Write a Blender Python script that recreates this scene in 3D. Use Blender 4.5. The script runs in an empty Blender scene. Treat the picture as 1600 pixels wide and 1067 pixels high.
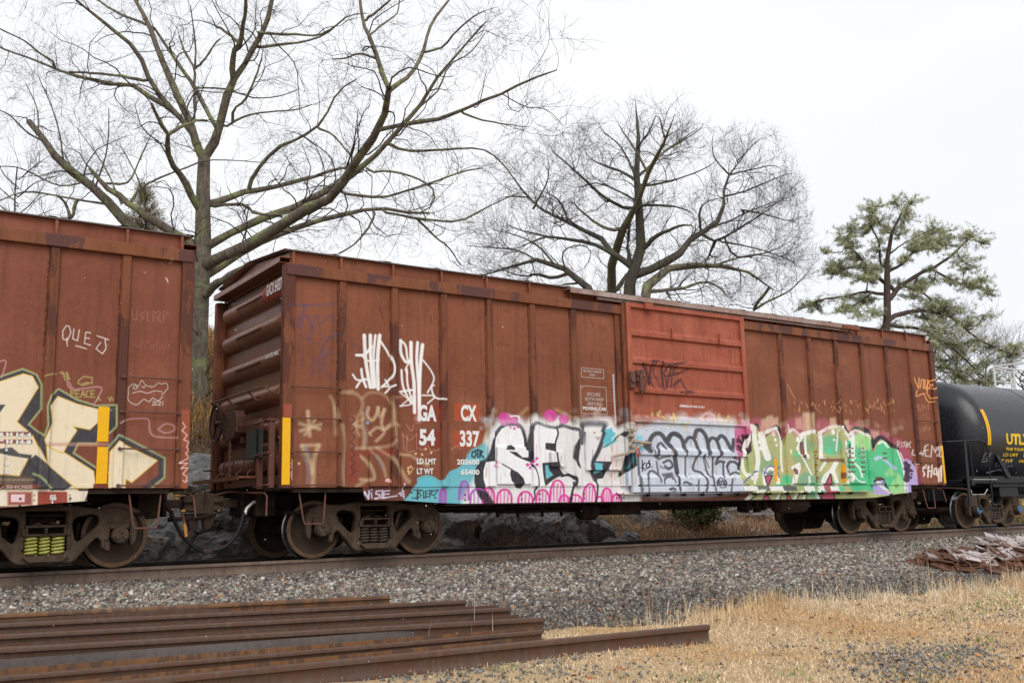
import bpy, math, random
import numpy as np
from mathutils import Vector, Matrix
R = math.radians
scene = bpy.context.scene
COL = scene.collection

# ------------------------------------------------------------------ camera
CX, CY, CZ, YAW, PIT, ROL, FPX = -5.051449, -14.620186, 0.568399, 0.597452, 0.171348, -0.022538, 1559.008224
fw = np.array([math.sin(YAW)*math.cos(PIT), math.cos(YAW)*math.cos(PIT), math.sin(PIT)])
r0 = np.array([math.cos(YAW), -math.sin(YAW), 0.0]); u0 = np.cross(r0, fw)
rt = math.cos(ROL)*r0 + math.sin(ROL)*u0
up = -math.sin(ROL)*r0 + math.cos(ROL)*u0
CAM = np.array([CX, CY, CZ])
cd = bpy.data.cameras.new("camera"); cam = bpy.data.objects.new("camera", cd); COL.objects.link(cam)
cam.matrix_world = Matrix(((rt[0], up[0], -fw[0], CX), (rt[1], up[1], -fw[1], CY), (rt[2], up[2], -fw[2], CZ), (0, 0, 0, 1)))
cd.sensor_width = 36.0; cd.lens = 36.0*FPX/1600.0; cd.clip_start = 0.1; cd.clip_end = 2000
scene.camera = cam

# ------------------------------------------------------------------ sky, sun, exposure
w = bpy.data.worlds.new("World"); scene.world = w; w.use_nodes = True
nt = w.node_tree; nt.nodes.clear()
wo = nt.nodes.new('ShaderNodeOutputWorld'); bg = nt.nodes.new('ShaderNodeBackground')
SUN_EL, SUN_AZ = R(44), R(200)
sky = nt.nodes.new('ShaderNodeTexSky'); sky.sky_type = 'NISHITA'; sky.sun_disc = False
sky.sun_elevation = SUN_EL; sky.sun_rotation = SUN_AZ; sky.air_density = 1.0; sky.dust_density = 6.0; sky.ozone_density = 1.0
hs = nt.nodes.new('ShaderNodeHueSaturation'); hs.inputs['Saturation'].default_value = 0.10; hs.inputs['Value'].default_value = 1.0
cl = nt.nodes.new('ShaderNodeMix'); cl.data_type = 'RGBA'; cl.inputs[0].default_value = 0.93      # a closed deck of cloud hides nearly all of the clear sky
tcw = nt.nodes.new('ShaderNodeTexCoord'); mpw = nt.nodes.new('ShaderNodeMapping'); mpw.inputs['Scale'].default_value = (1, 1, 2.6); nzw = nt.nodes.new('ShaderNodeTexNoise'); nzw.inputs['Scale'].default_value = 1.6; nzw.inputs['Detail'].default_value = 5
rpw = nt.nodes.new('ShaderNodeValToRGB'); rpw.color_ramp.elements[0].position = .3; rpw.color_ramp.elements[1].position = .7; rpw.color_ramp.elements[0].color = (.90, .92, .955, 1); rpw.color_ramp.elements[1].color = (1, 1, 1, 1)
mlw = nt.nodes.new('ShaderNodeMix'); mlw.data_type = 'RGBA'; mlw.blend_type = 'MULTIPLY'; mlw.inputs[0].default_value = 1; mlw.inputs[6].default_value = (9.7, 9.85, 10.1, 1)
nt.links.new(tcw.outputs['Generated'], mpw.inputs[0]); nt.links.new(mpw.outputs[0], nzw.inputs['Vector']); nt.links.new(nzw.outputs['Fac'], rpw.inputs[0]); nt.links.new(rpw.outputs[0], mlw.inputs[7]); nt.links.new(mlw.outputs[2], cl.inputs[7])
nt.links.new(sky.outputs[0], hs.inputs['Color']); nt.links.new(hs.outputs[0], cl.inputs[6])
nt.links.new(cl.outputs[2], bg.inputs['Color']); bg.inputs['Strength'].default_value = 0.090
nt.links.new(bg.outputs[0], wo.inputs['Surface'])
sd = bpy.data.lights.new("sun", 'SUN'); sd.energy = 1.4; sd.angle = R(40); sd.color = (1.0, 0.97, 0.93)
so = bpy.data.objects.new("sun", sd); COL.objects.link(so); so.location = (0, -20, 40)
so.rotation_euler = (R(90)-SUN_EL, 0, R(-25))
scene.view_settings.view_transform = 'Standard'; scene.view_settings.look = 'None'
scene.view_settings.exposure = 0.31; scene.view_settings.gamma = 1.0
scene.render.film_transparent = False
scene.cycles.max_bounces = 5; scene.cycles.diffuse_bounces = 3; scene.cycles.glossy_bounces = 2

# ------------------------------------------------------------------ measuring helpers (photo pixels, 1600 x 1067, to points on real planes)
def ray(px, py): return fw*FPX + rt*(px-800.0) - up*(py-533.5)
def onY(px, py, Y):
    d = ray(px, py); t = (Y-CY)/d[1]; return CAM+t*d
def onX(px, py, X):
    d = ray(px, py); t = (X-CX)/d[0]; return CAM+t*d
def atD(px, py, D): return CAM + ray(px, py)*(D/FPX)
def project(P):
    P = np.asarray(P, float)-CAM; z = P@fw; zz = np.where(np.abs(z) < 1e-6, 1e-6, z)
    return 800+FPX*(P@rt)/zz, 533.5-FPX*(P@up)/zz, z

# ------------------------------------------------------------------ terrain height
def sstep(a, b, x):
    t = np.clip((np.asarray(x, float)-a)/(b-a), 0, 1); return t*t*(3-2*t)
def vnoise(x, y, s=0):
    x = np.asarray(x, float); y = np.asarray(y, float)
    xi = np.floor(x).astype(np.int64); yi = np.floor(y).astype(np.int64)
    def h(a, b):
        n = (a*374761393+b*668265263+s*974711) & 0xffffffff
        n = ((n ^ (n >> 13))*1274126177) & 0xffffffff
        return ((n ^ (n >> 16)) & 0xffff)/65535.0
    fx = x-xi; fy = y-yi; fx = fx*fx*(3-2*fx); fy = fy*fy*(3-2*fy)
    return (h(xi, yi)*(1-fx)+h(xi+1, yi)*fx)*(1-fy)+(h(xi, yi+1)*(1-fx)+h(xi+1, yi+1)*fx)*fy
def fbm(x, y, s=0, o=4):
    v = 0; a = .5
    for i in range(o): v = v+a*vnoise(x*2**i, y*2**i, s+i); a *= .5
    return v
def hgt(x, y):
    x = np.asarray(x, float); y = np.asarray(y, float)
    front = np.interp(y, [-60, -14, -9, -6.6, -5.6, -4.0, -1.35, 0, 1.35, 2.3, 3.0], [-.95, -.80, -.70, -.555, -.45, -.32, -.205, -.215, -.205, -.42, -.40])
    n = (fbm(x*.9, y*.9, 3)-.5)*.07*sstep(-5.0, -7.5, y)
    big = np.interp(x, [-60, -12, 1, 7, 14, 24, 60], [4.2, 6.0, 7.2, 5.2, 2.6, 1.6, 1.2])
    prof = np.interp(y, [2.6, 3.6, 5.0, 7.4, 12.5, 22, 60, 300], [0, .13, .24, .40, .96, 1.08, 1.1, 1.2])
    back = prof*big*sstep(2.2, 4.4, y) + (fbm(x*.5, y*.5, 9)-.5)*.9*sstep(3.0, 7, y)+(fbm(x*2.1, y*2.1, 19)-.5)*.35*sstep(2.8, 4, y)
    return front+n+back
def onG(px, py, dz=0.0):                                   # the point where a pixel's ray meets the ground
    d = ray(px, py)/FPX; lo, hi = 2.0, 80.0
    ts = np.linspace(lo, hi, 1600); P = CAM[None]+ts[:, None]*d[None]
    k = np.nonzero(P[:, 2] < hgt(P[:, 0], P[:, 1])+dz)[0]
    return P[k[0]] if len(k) else P[-1]

# ------------------------------------------------------------------ scene helpers
def tag(o, label=None, cat=None, group=None, kind=None):
    if label: o['label'] = label
    if cat: o['category'] = cat
    if group: o['group'] = group
    if kind: o['kind'] = kind
    return o
def empty(name, loc, label, cat, group=None, rz=0.0):
    o = bpy.data.objects.new(name, None); COL.objects.link(o); o.location = loc; o.rotation_euler.z = rz
    o.empty_display_size = .3
    return tag(o, label, cat, group)
def mesh_np(name, V, F, mat, parent=None, smooth=False, color=None, n=None):
    """V (N,3); F (M,k) constant k"""
    V = np.ascontiguousarray(V, dtype=np.float32); F = np.ascontiguousarray(F, dtype=np.int32)
    me = bpy.data.meshes.new(name); k = F.shape[1]
    me.vertices.add(len(V)); me.vertices.foreach_set('co', V.ravel())
    me.loops.add(F.size); me.loops.foreach_set('vertex_index', F.ravel())
    me.polygons.add(len(F)); me.polygons.foreach_set('loop_start', np.arange(0, F.size, k, dtype=np.int32))
    me.polygons.foreach_set('loop_total', np.full(len(F), k, np.int32))
    if smooth: me.polygons.foreach_set('use_smooth', np.ones(len(F), bool))
    me.update(calc_edges=True)
    if color is not None:
        a = me.color_attributes.new('tint', 'FLOAT_COLOR', 'POINT')
        c = np.ones((len(V), 4), np.float32); c[:, :3] = color; a.data.foreach_set('color', c.ravel())
    if mat: me.materials.append(mat)
    o = bpy.data.objects.new(name, me); COL.objects.link(o)
    if parent: o.parent = parent
    return o
class MB:
    def __init__(s): s.v = []; s.f = []
    def add(s, V, F):
        b = len(s.v); s.v.extend([tuple(map(float, p)) for p in V]); s.f.extend([tuple(i+b for i in f) for f in F]); return s
    def box(s, x0, x1, y0, y1, z0, z1):
        x0, x1 = min(x0, x1), max(x0, x1); y0, y1 = min(y0, y1), max(y0, y1); z0, z1 = min(z0, z1), max(z0, z1)
        return s.add([(x0,y0,z0),(x1,y0,z0),(x1,y1,z0),(x0,y1,z0),(x0,y0,z1),(x1,y0,z1),(x1,y1,z1),(x0,y1,z1)],
                     [(0,3,2,1),(4,5,6,7),(0,1,5,4),(1,2,6,5),(2,3,7,6),(3,0,4,7)])
    def prism(s, poly, ax, a0, a1):
        """poly in the two other axes (x,z for ax=1; y,z for ax=0; x,y for ax=2)"""
        n = len(poly)
        def P(p, a): return (a, p[0], p[1]) if ax == 0 else ((p[0], a, p[1]) if ax == 1 else (p[0], p[1], a))
        V = [P(p, a0) for p in poly]+[P(p, a1) for p in poly]
        F = [tuple(range(n))[::-1], tuple(range(n, 2*n))]+[(i, (i+1) % n, n+(i+1) % n, n+i) for i in range(n)]
        return s.add(V, F)
    def tube(s, pts, r, n=8, cap=True):
        pts = [Vector(p) for p in pts]; rs = r if hasattr(r, '__len__') else [r]*len(pts)
        V = []; F = []; ref = None
        for i, p in enumerate(pts):
            t = (pts[min(i+1, len(pts)-1)]-pts[max(i-1, 0)])
            if t.length < 1e-9: t = Vector((0, 0, 1))
            t.normalize()
            if ref is None: ref = Vector((0, 0, 1)) if abs(t.z) < .9 else Vector((1, 0, 0))
            a = (ref - t*ref.dot(t))
            if a.length < 1e-4: a = t.orthogonal()
            a.normalize(); b = t.cross(a); ref = a
            for k in range(n):
                an = 2*math.pi*k/n; V.append(p+(a*math.cos(an)+b*math.sin(an))*rs[i])
        m = len(pts)
        for i in range(m-1):
            for k in range(n): F.append((i*n+k, i*n+(k+1) % n, (i+1)*n+(k+1) % n, (i+1)*n+k))
        if cap: F.append(tuple(range(n))[::-1]); F.append(tuple(range((m-1)*n, m*n)))
        return s.add(V, F)
    def lathe(s, prof, c, ax=1, n=32, close=True):
        """prof: list of (radius, along) ; axis through c"""
        V = []; F = []; m = len(prof)
        for k in range(n):
            an = 2*math.pi*k/n; ca, sa = math.cos(an), math.sin(an)
            for (r_, a) in prof:
                if ax == 1: V.append((c[0]+r_*ca, c[1]+a, c[2]+r_*sa))
                elif ax == 0: V.append((c[0]+a, c[1]+r_*ca, c[2]+r_*sa))
                else: V.append((c[0]+r_*ca, c[1]+r_*sa, c[2]+a))
        for k in range(n):
            for i in range(m-1): F.append((k*m+i, k*m+i+1, ((k+1) % n)*m+i+1, ((k+1) % n)*m+i))
        return s.add(V, F)
    def build(s, name, mat, parent=None, smooth=False, bevel=0.0, seg=1, fix=True):
        me = bpy.data.meshes.new(name); me.from_pydata(s.v, [], s.f)
        if mat: me.materials.append(mat)
        if fix:
            import bmesh
            bm = bmesh.new(); bm.from_mesh(me); bmesh.ops.recalc_face_normals(bm, faces=bm.faces); bm.to_mesh(me); bm.free()
        if smooth: me.polygons.foreach_set('use_smooth', np.ones(len(me.polygons), bool)); me.set_sharp_from_angle(angle=R(38))
        me.update()
        o = bpy.data.objects.new(name, me); COL.objects.link(o)
        if parent: o.parent = parent
        if bevel:
            m = o.modifiers.new('bevel', 'BEVEL'); m.width = bevel; m.segments = seg; m.limit_method = 'ANGLE'; m.angle_limit = R(40)
        return o

# ------------------------------------------------------------------ materials
def mat_new(name):
    m = bpy.data.materials.new(name); m.use_nodes = True; t = m.node_tree; t.nodes.clear()
    o = t.nodes.new('ShaderNodeOutputMaterial'); b = t.nodes.new('ShaderNodeBsdfPrincipled'); t.links.new(b.outputs[0], o.inputs[0])
    return m, t, b
class NT:
    def __init__(s, t): s.t = t
    def n(s, k, **kw):
        x = s.t.nodes.new(k)
        for a, b in kw.items(): setattr(x, a, b)
        return x
    def l(s, a, b): s.t.links.new(a, b)
    def coord(s, scale=(1, 1, 1), kind='Object'):
        c = s.n('ShaderNodeTexCoord'); m = s.n('ShaderNodeMapping'); m.inputs['Scale'].default_value = scale
        s.l(c.outputs[kind], m.inputs['Vector']); return m.outputs[0]
    def noise(s, vec, scale, detail=6, rough=.6, dist=0):
        x = s.n('ShaderNodeTexNoise'); x.inputs['Scale'].default_value = scale; x.inputs['Detail'].default_value = detail
        x.inputs['Roughness'].default_value = rough; x.inputs['Distortion'].default_value = dist
        s.l(vec, x.inputs['Vector']); return x.outputs['Fac']
    def ramp(s, fac, a, b, ca=(0, 0, 0, 1), cb=(1, 1, 1, 1)):
        x = s.n('ShaderNodeValToRGB'); e = x.color_ramp.elements; e[0].position = a; e[1].position = b
        e[0].color = ca if len(ca) == 4 else (*ca, 1); e[1].color = cb if len(cb) == 4 else (*cb, 1); s.l(fac, x.inputs[0]); return x.outputs[0]
    def mix(s, fac, a, b, mode='MIX'):
        x = s.n('ShaderNodeMix'); x.data_type = 'RGBA'; x.blend_type = mode
        for v, i in ((fac, 0), (a, 6), (b, 7)):
            if hasattr(v, 'links'): s.l(v, x.inputs[i])
            elif i == 0: x.inputs[0].default_value = v
            else: x.inputs[i].default_value = (*v, 1) if len(v) == 3 else v
        return x.outputs[2]
    def math(s, op, a, b=0.0):
        x = s.n('ShaderNodeMath'); x.operation = op
        for v, i in ((a, 0), (b, 1)):
            if hasattr(v, 'links'): s.l(v, x.inputs[i])
            else: x.inputs[i].default_value = v
        return x.outputs[0]
    def bump(s, h, strength, dist, bsdf):
        x = s.n('ShaderNodeBump'); x.inputs['Strength'].default_value = strength; x.inputs['Distance'].default_value = dist
        s.l(h, x.inputs['Height']); s.l(x.outputs[0], bsdf.inputs['Normal'])
def lin(c):
    c = np.asarray(c, float)/255.0
    return tuple(np.where(c <= .04045, c/12.92, ((c+.055)/1.055)**2.4))
def paint_mat(name, c1, c2, c3=None, rough=.55, streak=.35, scale=1.0, patch=None, image=None, ext=None, bump=.15, metal=0.0, clean=0.42, spec=.16, ps=1.0):
    """weathered painted steel; image = layer of applied paint laid on the side by object x and z"""
    m, t, b = mat_new(name); N = NT(t)
    v = N.coord()
    big = N.noise(v, .9*scale, 5, .6); fine = N.noise(v, 14*scale, 8, .7); sp = N.noise(v, 70*scale, 3, .6)
    c = N.mix(N.ramp(big, .38, .64), c1, c2)
    fade = N.noise(N.coord((.55, 1, .9)), 1.1, 6, .72, .6); c = N.mix(N.math('MULTIPLY', N.ramp(fade, .52, .66), .5), c, (c2[0]*1.30, c2[1]*1.42, c2[2]*1.5)); c = N.mix(N.math('MULTIPLY', N.ramp(N.noise(v, 3.2, 7, .75), .55, .70), .45), c, (c1[0]*.68, c1[1]*.62, c1[2]*.6))
    vs = N.coord((7, 7, .55)); stv = N.noise(vs, 1.6, 6, .65)
    c = N.mix(N.math('MULTIPLY', N.ramp(N.noise(N.coord((3.2, 3.2, .16)), 1.9, 6, .7), .52, .70), streak*.8), c, tuple(x*.62 for x in c1)); c = N.mix(N.math('MULTIPLY', N.ramp(stv, .50, .72), streak), c, c3 or tuple(x*.45 for x in c1))
    c = N.mix(N.math('MULTIPLY', N.ramp(fine, .45, .8), .35), c, tuple(min(1, x*1.35) for x in c2))
    c = N.mix(N.math('MULTIPLY', N.ramp(sp, .62, .74), .35), c, tuple(x*.4 for x in c1))
    if patch:
        pv = N.coord((1.1*ps, ps, .35*ps)); pn = N.noise(pv, 2.2, 5, .65, .4)
        c = N.mix(N.ramp(pn, .50, .54), c, patch)
    if image:
        tc = N.n('ShaderNodeTexCoord'); sx = N.n('ShaderNodeSeparateXYZ'); N.l(tc.outputs['Object'], sx.inputs[0])
        x0, x1, z0, z1 = ext
        uu = N.math('MULTIPLY', N.math('SUBTRACT', sx.outputs[0], x0), 1/(x1-x0))
        vv = N.math('MULTIPLY', N.math('SUBTRACT', sx.outputs[2], z0), 1/(z1-z0))
        cb = N.n('ShaderNodeCombineXYZ'); N.l(uu, cb.inputs[0]); N.l(vv, cb.inputs[1])
        im = N.n('ShaderNodeTexImage'); im.image = image; im.extension = 'CLIP'; im.interpolation = 'Linear'; N.l(cb.outputs[0], im.inputs[0])
        chip = N.ramp(N.noise(v, 34, 6, .75), .30, .40)
        wear = N.ramp(N.noise(N.coord((6, 6, 1.4)), 2.0, 5, .7), .22, .42)
        # the near side only: the far side carries none of this paint
        near = N.math('LESS_THAN', sx.outputs[1], -1.0)
        a = N.math('MULTIPLY', N.math('MULTIPLY', im.outputs['Alpha'], N.math('ADD', N.math('MULTIPLY', N.math('MULTIPLY', chip, wear), clean), 1-clean)), near)
        ic = N.mix(N.math('MULTIPLY', N.ramp(fine, .45, .8), .16), im.outputs['Color'], (.30, .29, .29))
        ic = N.mix(N.math('MULTIPLY', N.ramp(stv, .52, .74), .22), ic, (.30, .22, .17))
        c = N.mix(a, c, ic)
    t.links.new(c, b.inputs['Base Color'])
    rr = N.ramp(fine, .3, .8, (rough-.12,)*3, (rough+.18,)*3); t.links.new(rr, b.inputs['Roughness'])
    b.inputs['Metallic'].default_value = metal; b.inputs['Specular IOR Level'].default_value = spec
    N.bump(N.math('ADD', N.noise(v, 30*scale, 5, .7), N.math('MULTIPLY', N.noise(v, 2.2, 3, .5), 3.5)), bump, .01, b)
    return m
def simple_mat(name, c, rough=.6, var=.35, scale=8, bump=.2, metal=0, c2=None, spec=.22):
    m, t, b = mat_new(name); N = NT(t); v = N.coord()
    n = N.noise(v, scale, 6, .65)
    col = N.mix(N.ramp(n, .35, .7), c, c2 or tuple(x*(1-var) for x in c))
    t.links.new(col, b.inputs['Base Color']); b.inputs['Roughness'].default_value = rough; b.inputs['Metallic'].default_value = metal
    b.inputs['Specular IOR Level'].default_value = spec
    if bump: N.bump(N.noise(v, scale*4, 4, .6), bump, .01, b)
    return m
def tint_mat(name, rough=.8, bump=0, trans=0, noise=None, spec=.3):
    m, t, b = mat_new(name); N = NT(t)
    a = N.n('ShaderNodeVertexColor'); a.layer_name = 'tint'
    c = a.outputs[0]
    if noise:
        v = N.coord(); c = N.mix(N.math('MULTIPLY', N.ramp(N.noise(v, noise, 5, .7), .4, .7), .5), c, (.03, .028, .025))
    t.links.new(c, b.inputs['Base Color']); b.inputs['Roughness'].default_value = rough; b.inputs['Specular IOR Level'].default_value = spec
    return m
# ================================================================== rail cars
L = 15.34
LIV_X0, LIV_X1, LIV_Z0, LIV_Z1 = 0.0, L, 0.68, 4.25
M = {}
M['end'] = paint_mat('end_steel', (.165, .052, .028), (.22, .078, .040), (.06, .024, .014), .38, .6, 1, patch=None, spec=.5)
M['under'] = simple_mat('underframe_grime', (.024, .015, .012), .85, .5, 6, .3, c2=(.052, .033, .024), spec=.08)
M['truckm'] = simple_mat('truck_grime', (.105, .072, .050), .78, .4, 7, .4, c2=(.050, .033, .023), spec=.12)
M['wheel'] = simple_mat('wheel_dark', (.030, .021, .016), .6, .4, 3, .2, c2=(.075, .046, .030), spec=.2)
M['rim'] = simple_mat('wheel_rim_rust', (.17, .10, .055), .5, .4, 12, .2, c2=(.09, .055, .034))
M['tread'] = simple_mat('wheel_tread_steel', (.22, .22, .23), .28, .3, 10, 0, metal=1.0)
M['bar'] = simple_mat('bar_brown', (.15, .065, .048), .5, .3, 20, .2)
M['roof'] = simple_mat('wet_roof', (.36, .34, .34), .22, .5, 1.3, .1, c2=(.15, .075, .05), spec=.9)
M['roofedge'] = simple_mat('roof_lip', (.17, .13, .12), .4, .4, 5, .2)
M['yellow'] = simple_mat('reflective_yellow', (.88, .46, .010), .45, .12, 30, 0)
M['springy'] = simple_mat('yellow_spring', (.62, .60, .16), .5, .5, 20, .1, c2=(.35, .33, .08))
M['spring'] = simple_mat('grimy_spring', (.10, .072, .055), .6, .4, 20, .1)
M['white'] = simple_mat('stencil_white', (.78, .77, .75), .6, .12, 40, 0)
M['white2'] = simple_mat('faded_stencil', (.50, .38, .34), .6, .3, 40, 0)
M['seam'] = simple_mat('seam_rust', (.060, .022, .013), .7, .4, 30, .3, c2=(.095, .034, .018), spec=.1)
M['lay'] = simple_mat('stencil_yellow', (.80, .50, .03), .6, .15, 40, 0)
M['redpatch'] = simple_mat('red_patch', (.30, .055, .035), .55, .25, 8, .1)
M['rubber'] = simple_mat('rubber_hose', (.018, .017, .017), .5, .3, 20, .1)
M['brassy'] = simple_mat('bare_fitting', (.55, .52, .46), .35, .3, 20, .1, metal=.6)
M['orange'] = simple_mat('orange_handle', (.60, .26, .07), .5, .3, 20, .1)
M['blue'] = simple_mat('blue_cap', (.09, .25, .48), .5, .3, 20, .1)
M['black'] = paint_mat('tank_black', (.0075, .009, .013), (.013, .014, .018), (.032, .030, .028), .32, .22, bump=.05, spec=.5)
M['blackbar'] = simple_mat('black_bar', (.016, .018, .022), .4, .3, 5, .05)
M['whiterail'] = simple_mat('white_rail', (.72, .72, .70), .5, .15, 10, .05)
M['plate'] = simple_mat('dark_plate', (.035, .042, .042), .5, .5, 14, .1, c2=(.06, .07, .07))

def text(s, mat, parent, loc, size, rot=(R(90), 0, 0), sx=1.0, bold=0.0, align='LEFT', name='lettering', shear=0, space=1.0, flat=False):
    cu = bpy.data.curves.new(name, 'FONT'); cu.body = s; cu.size = size; cu.align_x = align; cu.offset = bold; cu.shear = shear
    cu.extrude = 0 if flat else 0.0008; cu.space_character = space; cu.resolution_u = 3
    tmp = bpy.data.objects.new('tmp', cu); COL.objects.link(tmp)
    dg = bpy.context.evaluated_depsgraph_get(); me = bpy.data.meshes.new_from_object(tmp.evaluated_get(dg))
    bpy.data.objects.remove(tmp); me.materials.clear(); me.materials.append(mat)
    me.transform(Matrix.Diagonal((sx, 1, 1, 1))); me.transform(Matrix.Translation(loc) @ Matrix.Rotation(rot[2], 4, 'Z') @ Matrix.Rotation(rot[0], 4, 'X'))
    o = bpy.data.objects.new(name, me); COL.objects.link(o); o.parent = parent
    return o

def shape_mesh(outer, holes, name, mat, parent, y0, y1, bevel=.012):
    """flat steel casting with openings, in the x-z plane, y0..y1 thick"""
    cu = bpy.data.curves.new(name, 'CURVE'); cu.dimensions = '2D'; cu.fill_mode = 'BOTH'
    for pl in [outer]+holes:
        sp = cu.splines.new('POLY'); sp.points.add(len(pl)-1); sp.use_cyclic_u = True
        for i, (a, b) in enumerate(pl): sp.points[i].co = (a, b, 0, 1)
    cu.extrude = abs(y1-y0)/2-bevel; cu.bevel_depth = bevel; cu.bevel_resolution = 1; cu.offset = -bevel
    tmp = bpy.data.objects.new('tmp', cu); COL.objects.link(tmp)
    me = bpy.data.meshes.new_from_object(tmp.evaluated_get(bpy.context.evaluated_depsgraph_get())); bpy.data.objects.remove(tmp)
    me.materials.clear(); me.materials.append(mat)
    me.transform(Matrix.Translation((0, (y0+y1)/2, 0)) @ Matrix.Rotation(R(90), 4, 'X'))
    o = bpy.data.objects.new(name, me); COL.objects.link(o)
    if parent: o.parent = parent
    return o
def rnd(pl, r=.03, n=3):
    """round the corners of a polygon"""
    out = []; m = len(pl)
    for i in range(m):
        p0, p, p1 = (np.array(pl[i-1], float), np.array(pl[i], float), np.array(pl[(i+1) % m], float))
        a = p0-p; b = p1-p; la, lb = np.linalg.norm(a), np.linalg.norm(b); q = min(r, la*.45, lb*.45)
        s = p+a/la*q; e = p+b/lb*q
        for k in range(n+1):
            t = k/n; out.append(tuple((1-t)**2*s+2*t*(1-t)*p+t*t*e))
    return out

def wheel_meshes():
    W = MB(); W.lathe([(.0, .03), (.10, .035), (.115, .0), (.12, -.015), (.19, .025), (.30, .045), (.352, .03)], (0, 0, 0), 1, 48)
    W.lathe([(.352, .16), (.30, .12), (.19, .10), (.12, .13), (.11, .18), (0, .18)], (0, 0, 0), 1, 48)
    Rm = MB(); Rm.lathe([(.352, .03), (.358, .004), (.402, 0.0), (.412, .006)], (0, 0, 0), 1, 64); Rm.lathe([(.352, .16), (.36, .145), (.41, .145), (.44, .14)], (0, 0, 0), 1, 64)
    T = MB(); T.lathe([(.412, .006), (.417, .02), (.421, .105), (.428, .115), (.444, .122), (.447, .130), (.44, .14)], (0, 0, 0), 1, 64)
    return W, Rm, T
_wm = None
def truck(parent, cx, spring_m, cap='bolts', axles=(-.8635, .8635)):
    """three piece freight truck; cx = x of its centre, local to the car"""
    global _wm
    root = None; cz = .42
    top = [(0, .80), (.30, .80), (.52, .765), (.70, .765), (.80, .775), (.92, .76), (1.02, .71), (1.07, .62), (1.09, .50), (1.07, .33), (1.03, .27), (1.00, .30), (.995, .56), (.76, .56), (.745, .30), (.70, .245), (.655, .27), (.655, .35), (.60, .40), (.555, .36), (.36, .13), (.30, .095), (0, .085)]
    out = top+[(-x, z) for x, z in top[::-1] if x > 0]
    win = [(-.62, .60), (-.60, .665), (-.53, .69), (-.34, .655), (-.305, .61), (-.30, .54), (-.335, .38), (-.365, .35), (-.40, .365), (-.60, .545)]
    ctr = [(-.235, .735), (.235, .735), (.225, .47), (.26, .45), (.26, .26), (.19, .19), (-.19, .19), (-.26, .26), (-.26, .45), (-.225, .47)]
    for side in (-1, 1):
        yo, yi = (-1.07, -.93) if side < 0 else (.93, 1.07)
        o = shape_mesh(rnd(out, .035), [rnd(win, .03)[::-1], rnd([(-x, z) for x, z in win[::-1]], .03)[::-1], rnd(ctr, .02)[::-1]], 'truck_side_frame', M['truckm'], parent, yo, yi, .02)
        o.location.x = cx
        if side < 0: root = o
        # flanges round the openings, journal bosses
        d = MB()
        d.prism([(-.26, .185), (-.19, .12), (.19, .12), (.26, .185), (.20, .20), (-.20, .20)], 1, side*1.075, side*1.13)
        for s in (-1, 1):
            d.tube([(s*.27, side*1.075, .47), (s*.27, side*1.075, .72)], .022, 6)
            d.tube([(s*.27, side*1.06, .27), (s*.27, side*1.06, .44)], .03, 6)
            d.box(s*.72-.03, s*.72+.03, side*.98, side*1.10, .24, .34)
            d.tube([(s*.70, side*1.03, .38), (s*.70, side*1.09, .38)], .028, 8)
            d.box(s*.8635-.135, s*.8635+.135, side*.97, side*1.09, .575, .60)
            d.box(s*.8635-.115, s*.8635+.115, side*.95, side*1.085, .50, .575)
        f = d.build('frame_boss', M['truckm'], o, bevel=.006)
        b = MB()                                                    # bolster end: a box with two pockets
        b.box(-.235, .235, side*.80, side*1.10, .535, .565); b.box(-.235, .235, side*.80, side*1.10, .435, .46)
        for xx in (-.235, -.015, .205): b.box(xx, xx+.03, side*.80, side*1.10, .46, .535)
        b.box(-.27, -.236, side*1.0, side*1.12, .44, .53); b.box(.236, .27, side*1.0, side*1.12, .44, .53)
        b.box(-.2, .2, side*.80, side*.84, .46, .535)
        b.prism([(-.17, .566), (.17, .566), (.10, .60), (.06, .60), (.02, .57), (-.02, .57), (-.06, .60), (-.10, .60)], 1, side*.90, side*1.0)
        b.build('bolster_end', M['truckm'], o, bevel=.006)
        for k, xx in enumerate((-.155, 0.0, .155)):
            s_ = MB(); n = 60; pts = []; turns = 5.5; rr = .068 if k != 1 else .055
            for i in range(n+1):
                a = 2*math.pi*turns*i/n; pts.append((xx+rr*math.cos(a), side*1.0+rr*math.sin(a), .205+(.435-.205)*i/n))
            s_.tube(pts, .0155, 6); s_.build('coil_spring', spring_m, o, smooth=True)
            if k != 1:
                s_ = MB(); s_.tube([(p[0], p[1]-side*.16, p[2]) for p in pts], .0155, 5); s_.build('coil_spring', M['spring'], o, smooth=True)
        for ax in axles:
            c = MB(); c.lathe([(.02, -.0), (.10, -.0), (.112, .012), (.115, .06), (.10, .10), (.06, .12), (0, .12)] if 0 else [(0, 0), (.085, 0), (.10, .012), (.105, .10), (.09, .12)], (ax, side*1.175 if side < 0 else 1.055, cz), 1, 28)
            cc = c.build('bearing_cap', M['truckm'], o, smooth=True)
            e = MB()
            for q in range(3):
                a = R(90+120*q)
                e.lathe([(0, -.028), (.022, -.028), (.027, 0)], (ax+.052*math.cos(a), (side*1.175), cz+.05*math.sin(a)), 1, 8)
            if cap == 'blue':
                e.lathe([(.030, -.012), (.075, -.012), (.08, 0), (.08, .01)], (ax, side*1.175, cz), 1, 24)
            e.build('bearing_end_cap', M['blue'] if cap == 'blue' else M['truckm'], o, smooth=False)
        if side > 0:
            for ob in (o,): pass
    if _wm is None:
        W, Rm, T = wheel_meshes()
        _wm = [W.build('wheel_plate', M['wheel'], None, True), Rm.build('wheel_rim', M['rim'], None, True), T.build('wheel_tread', M['tread'], None, True)]
        for q in _wm: COL.objects.unlink(q)
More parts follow.
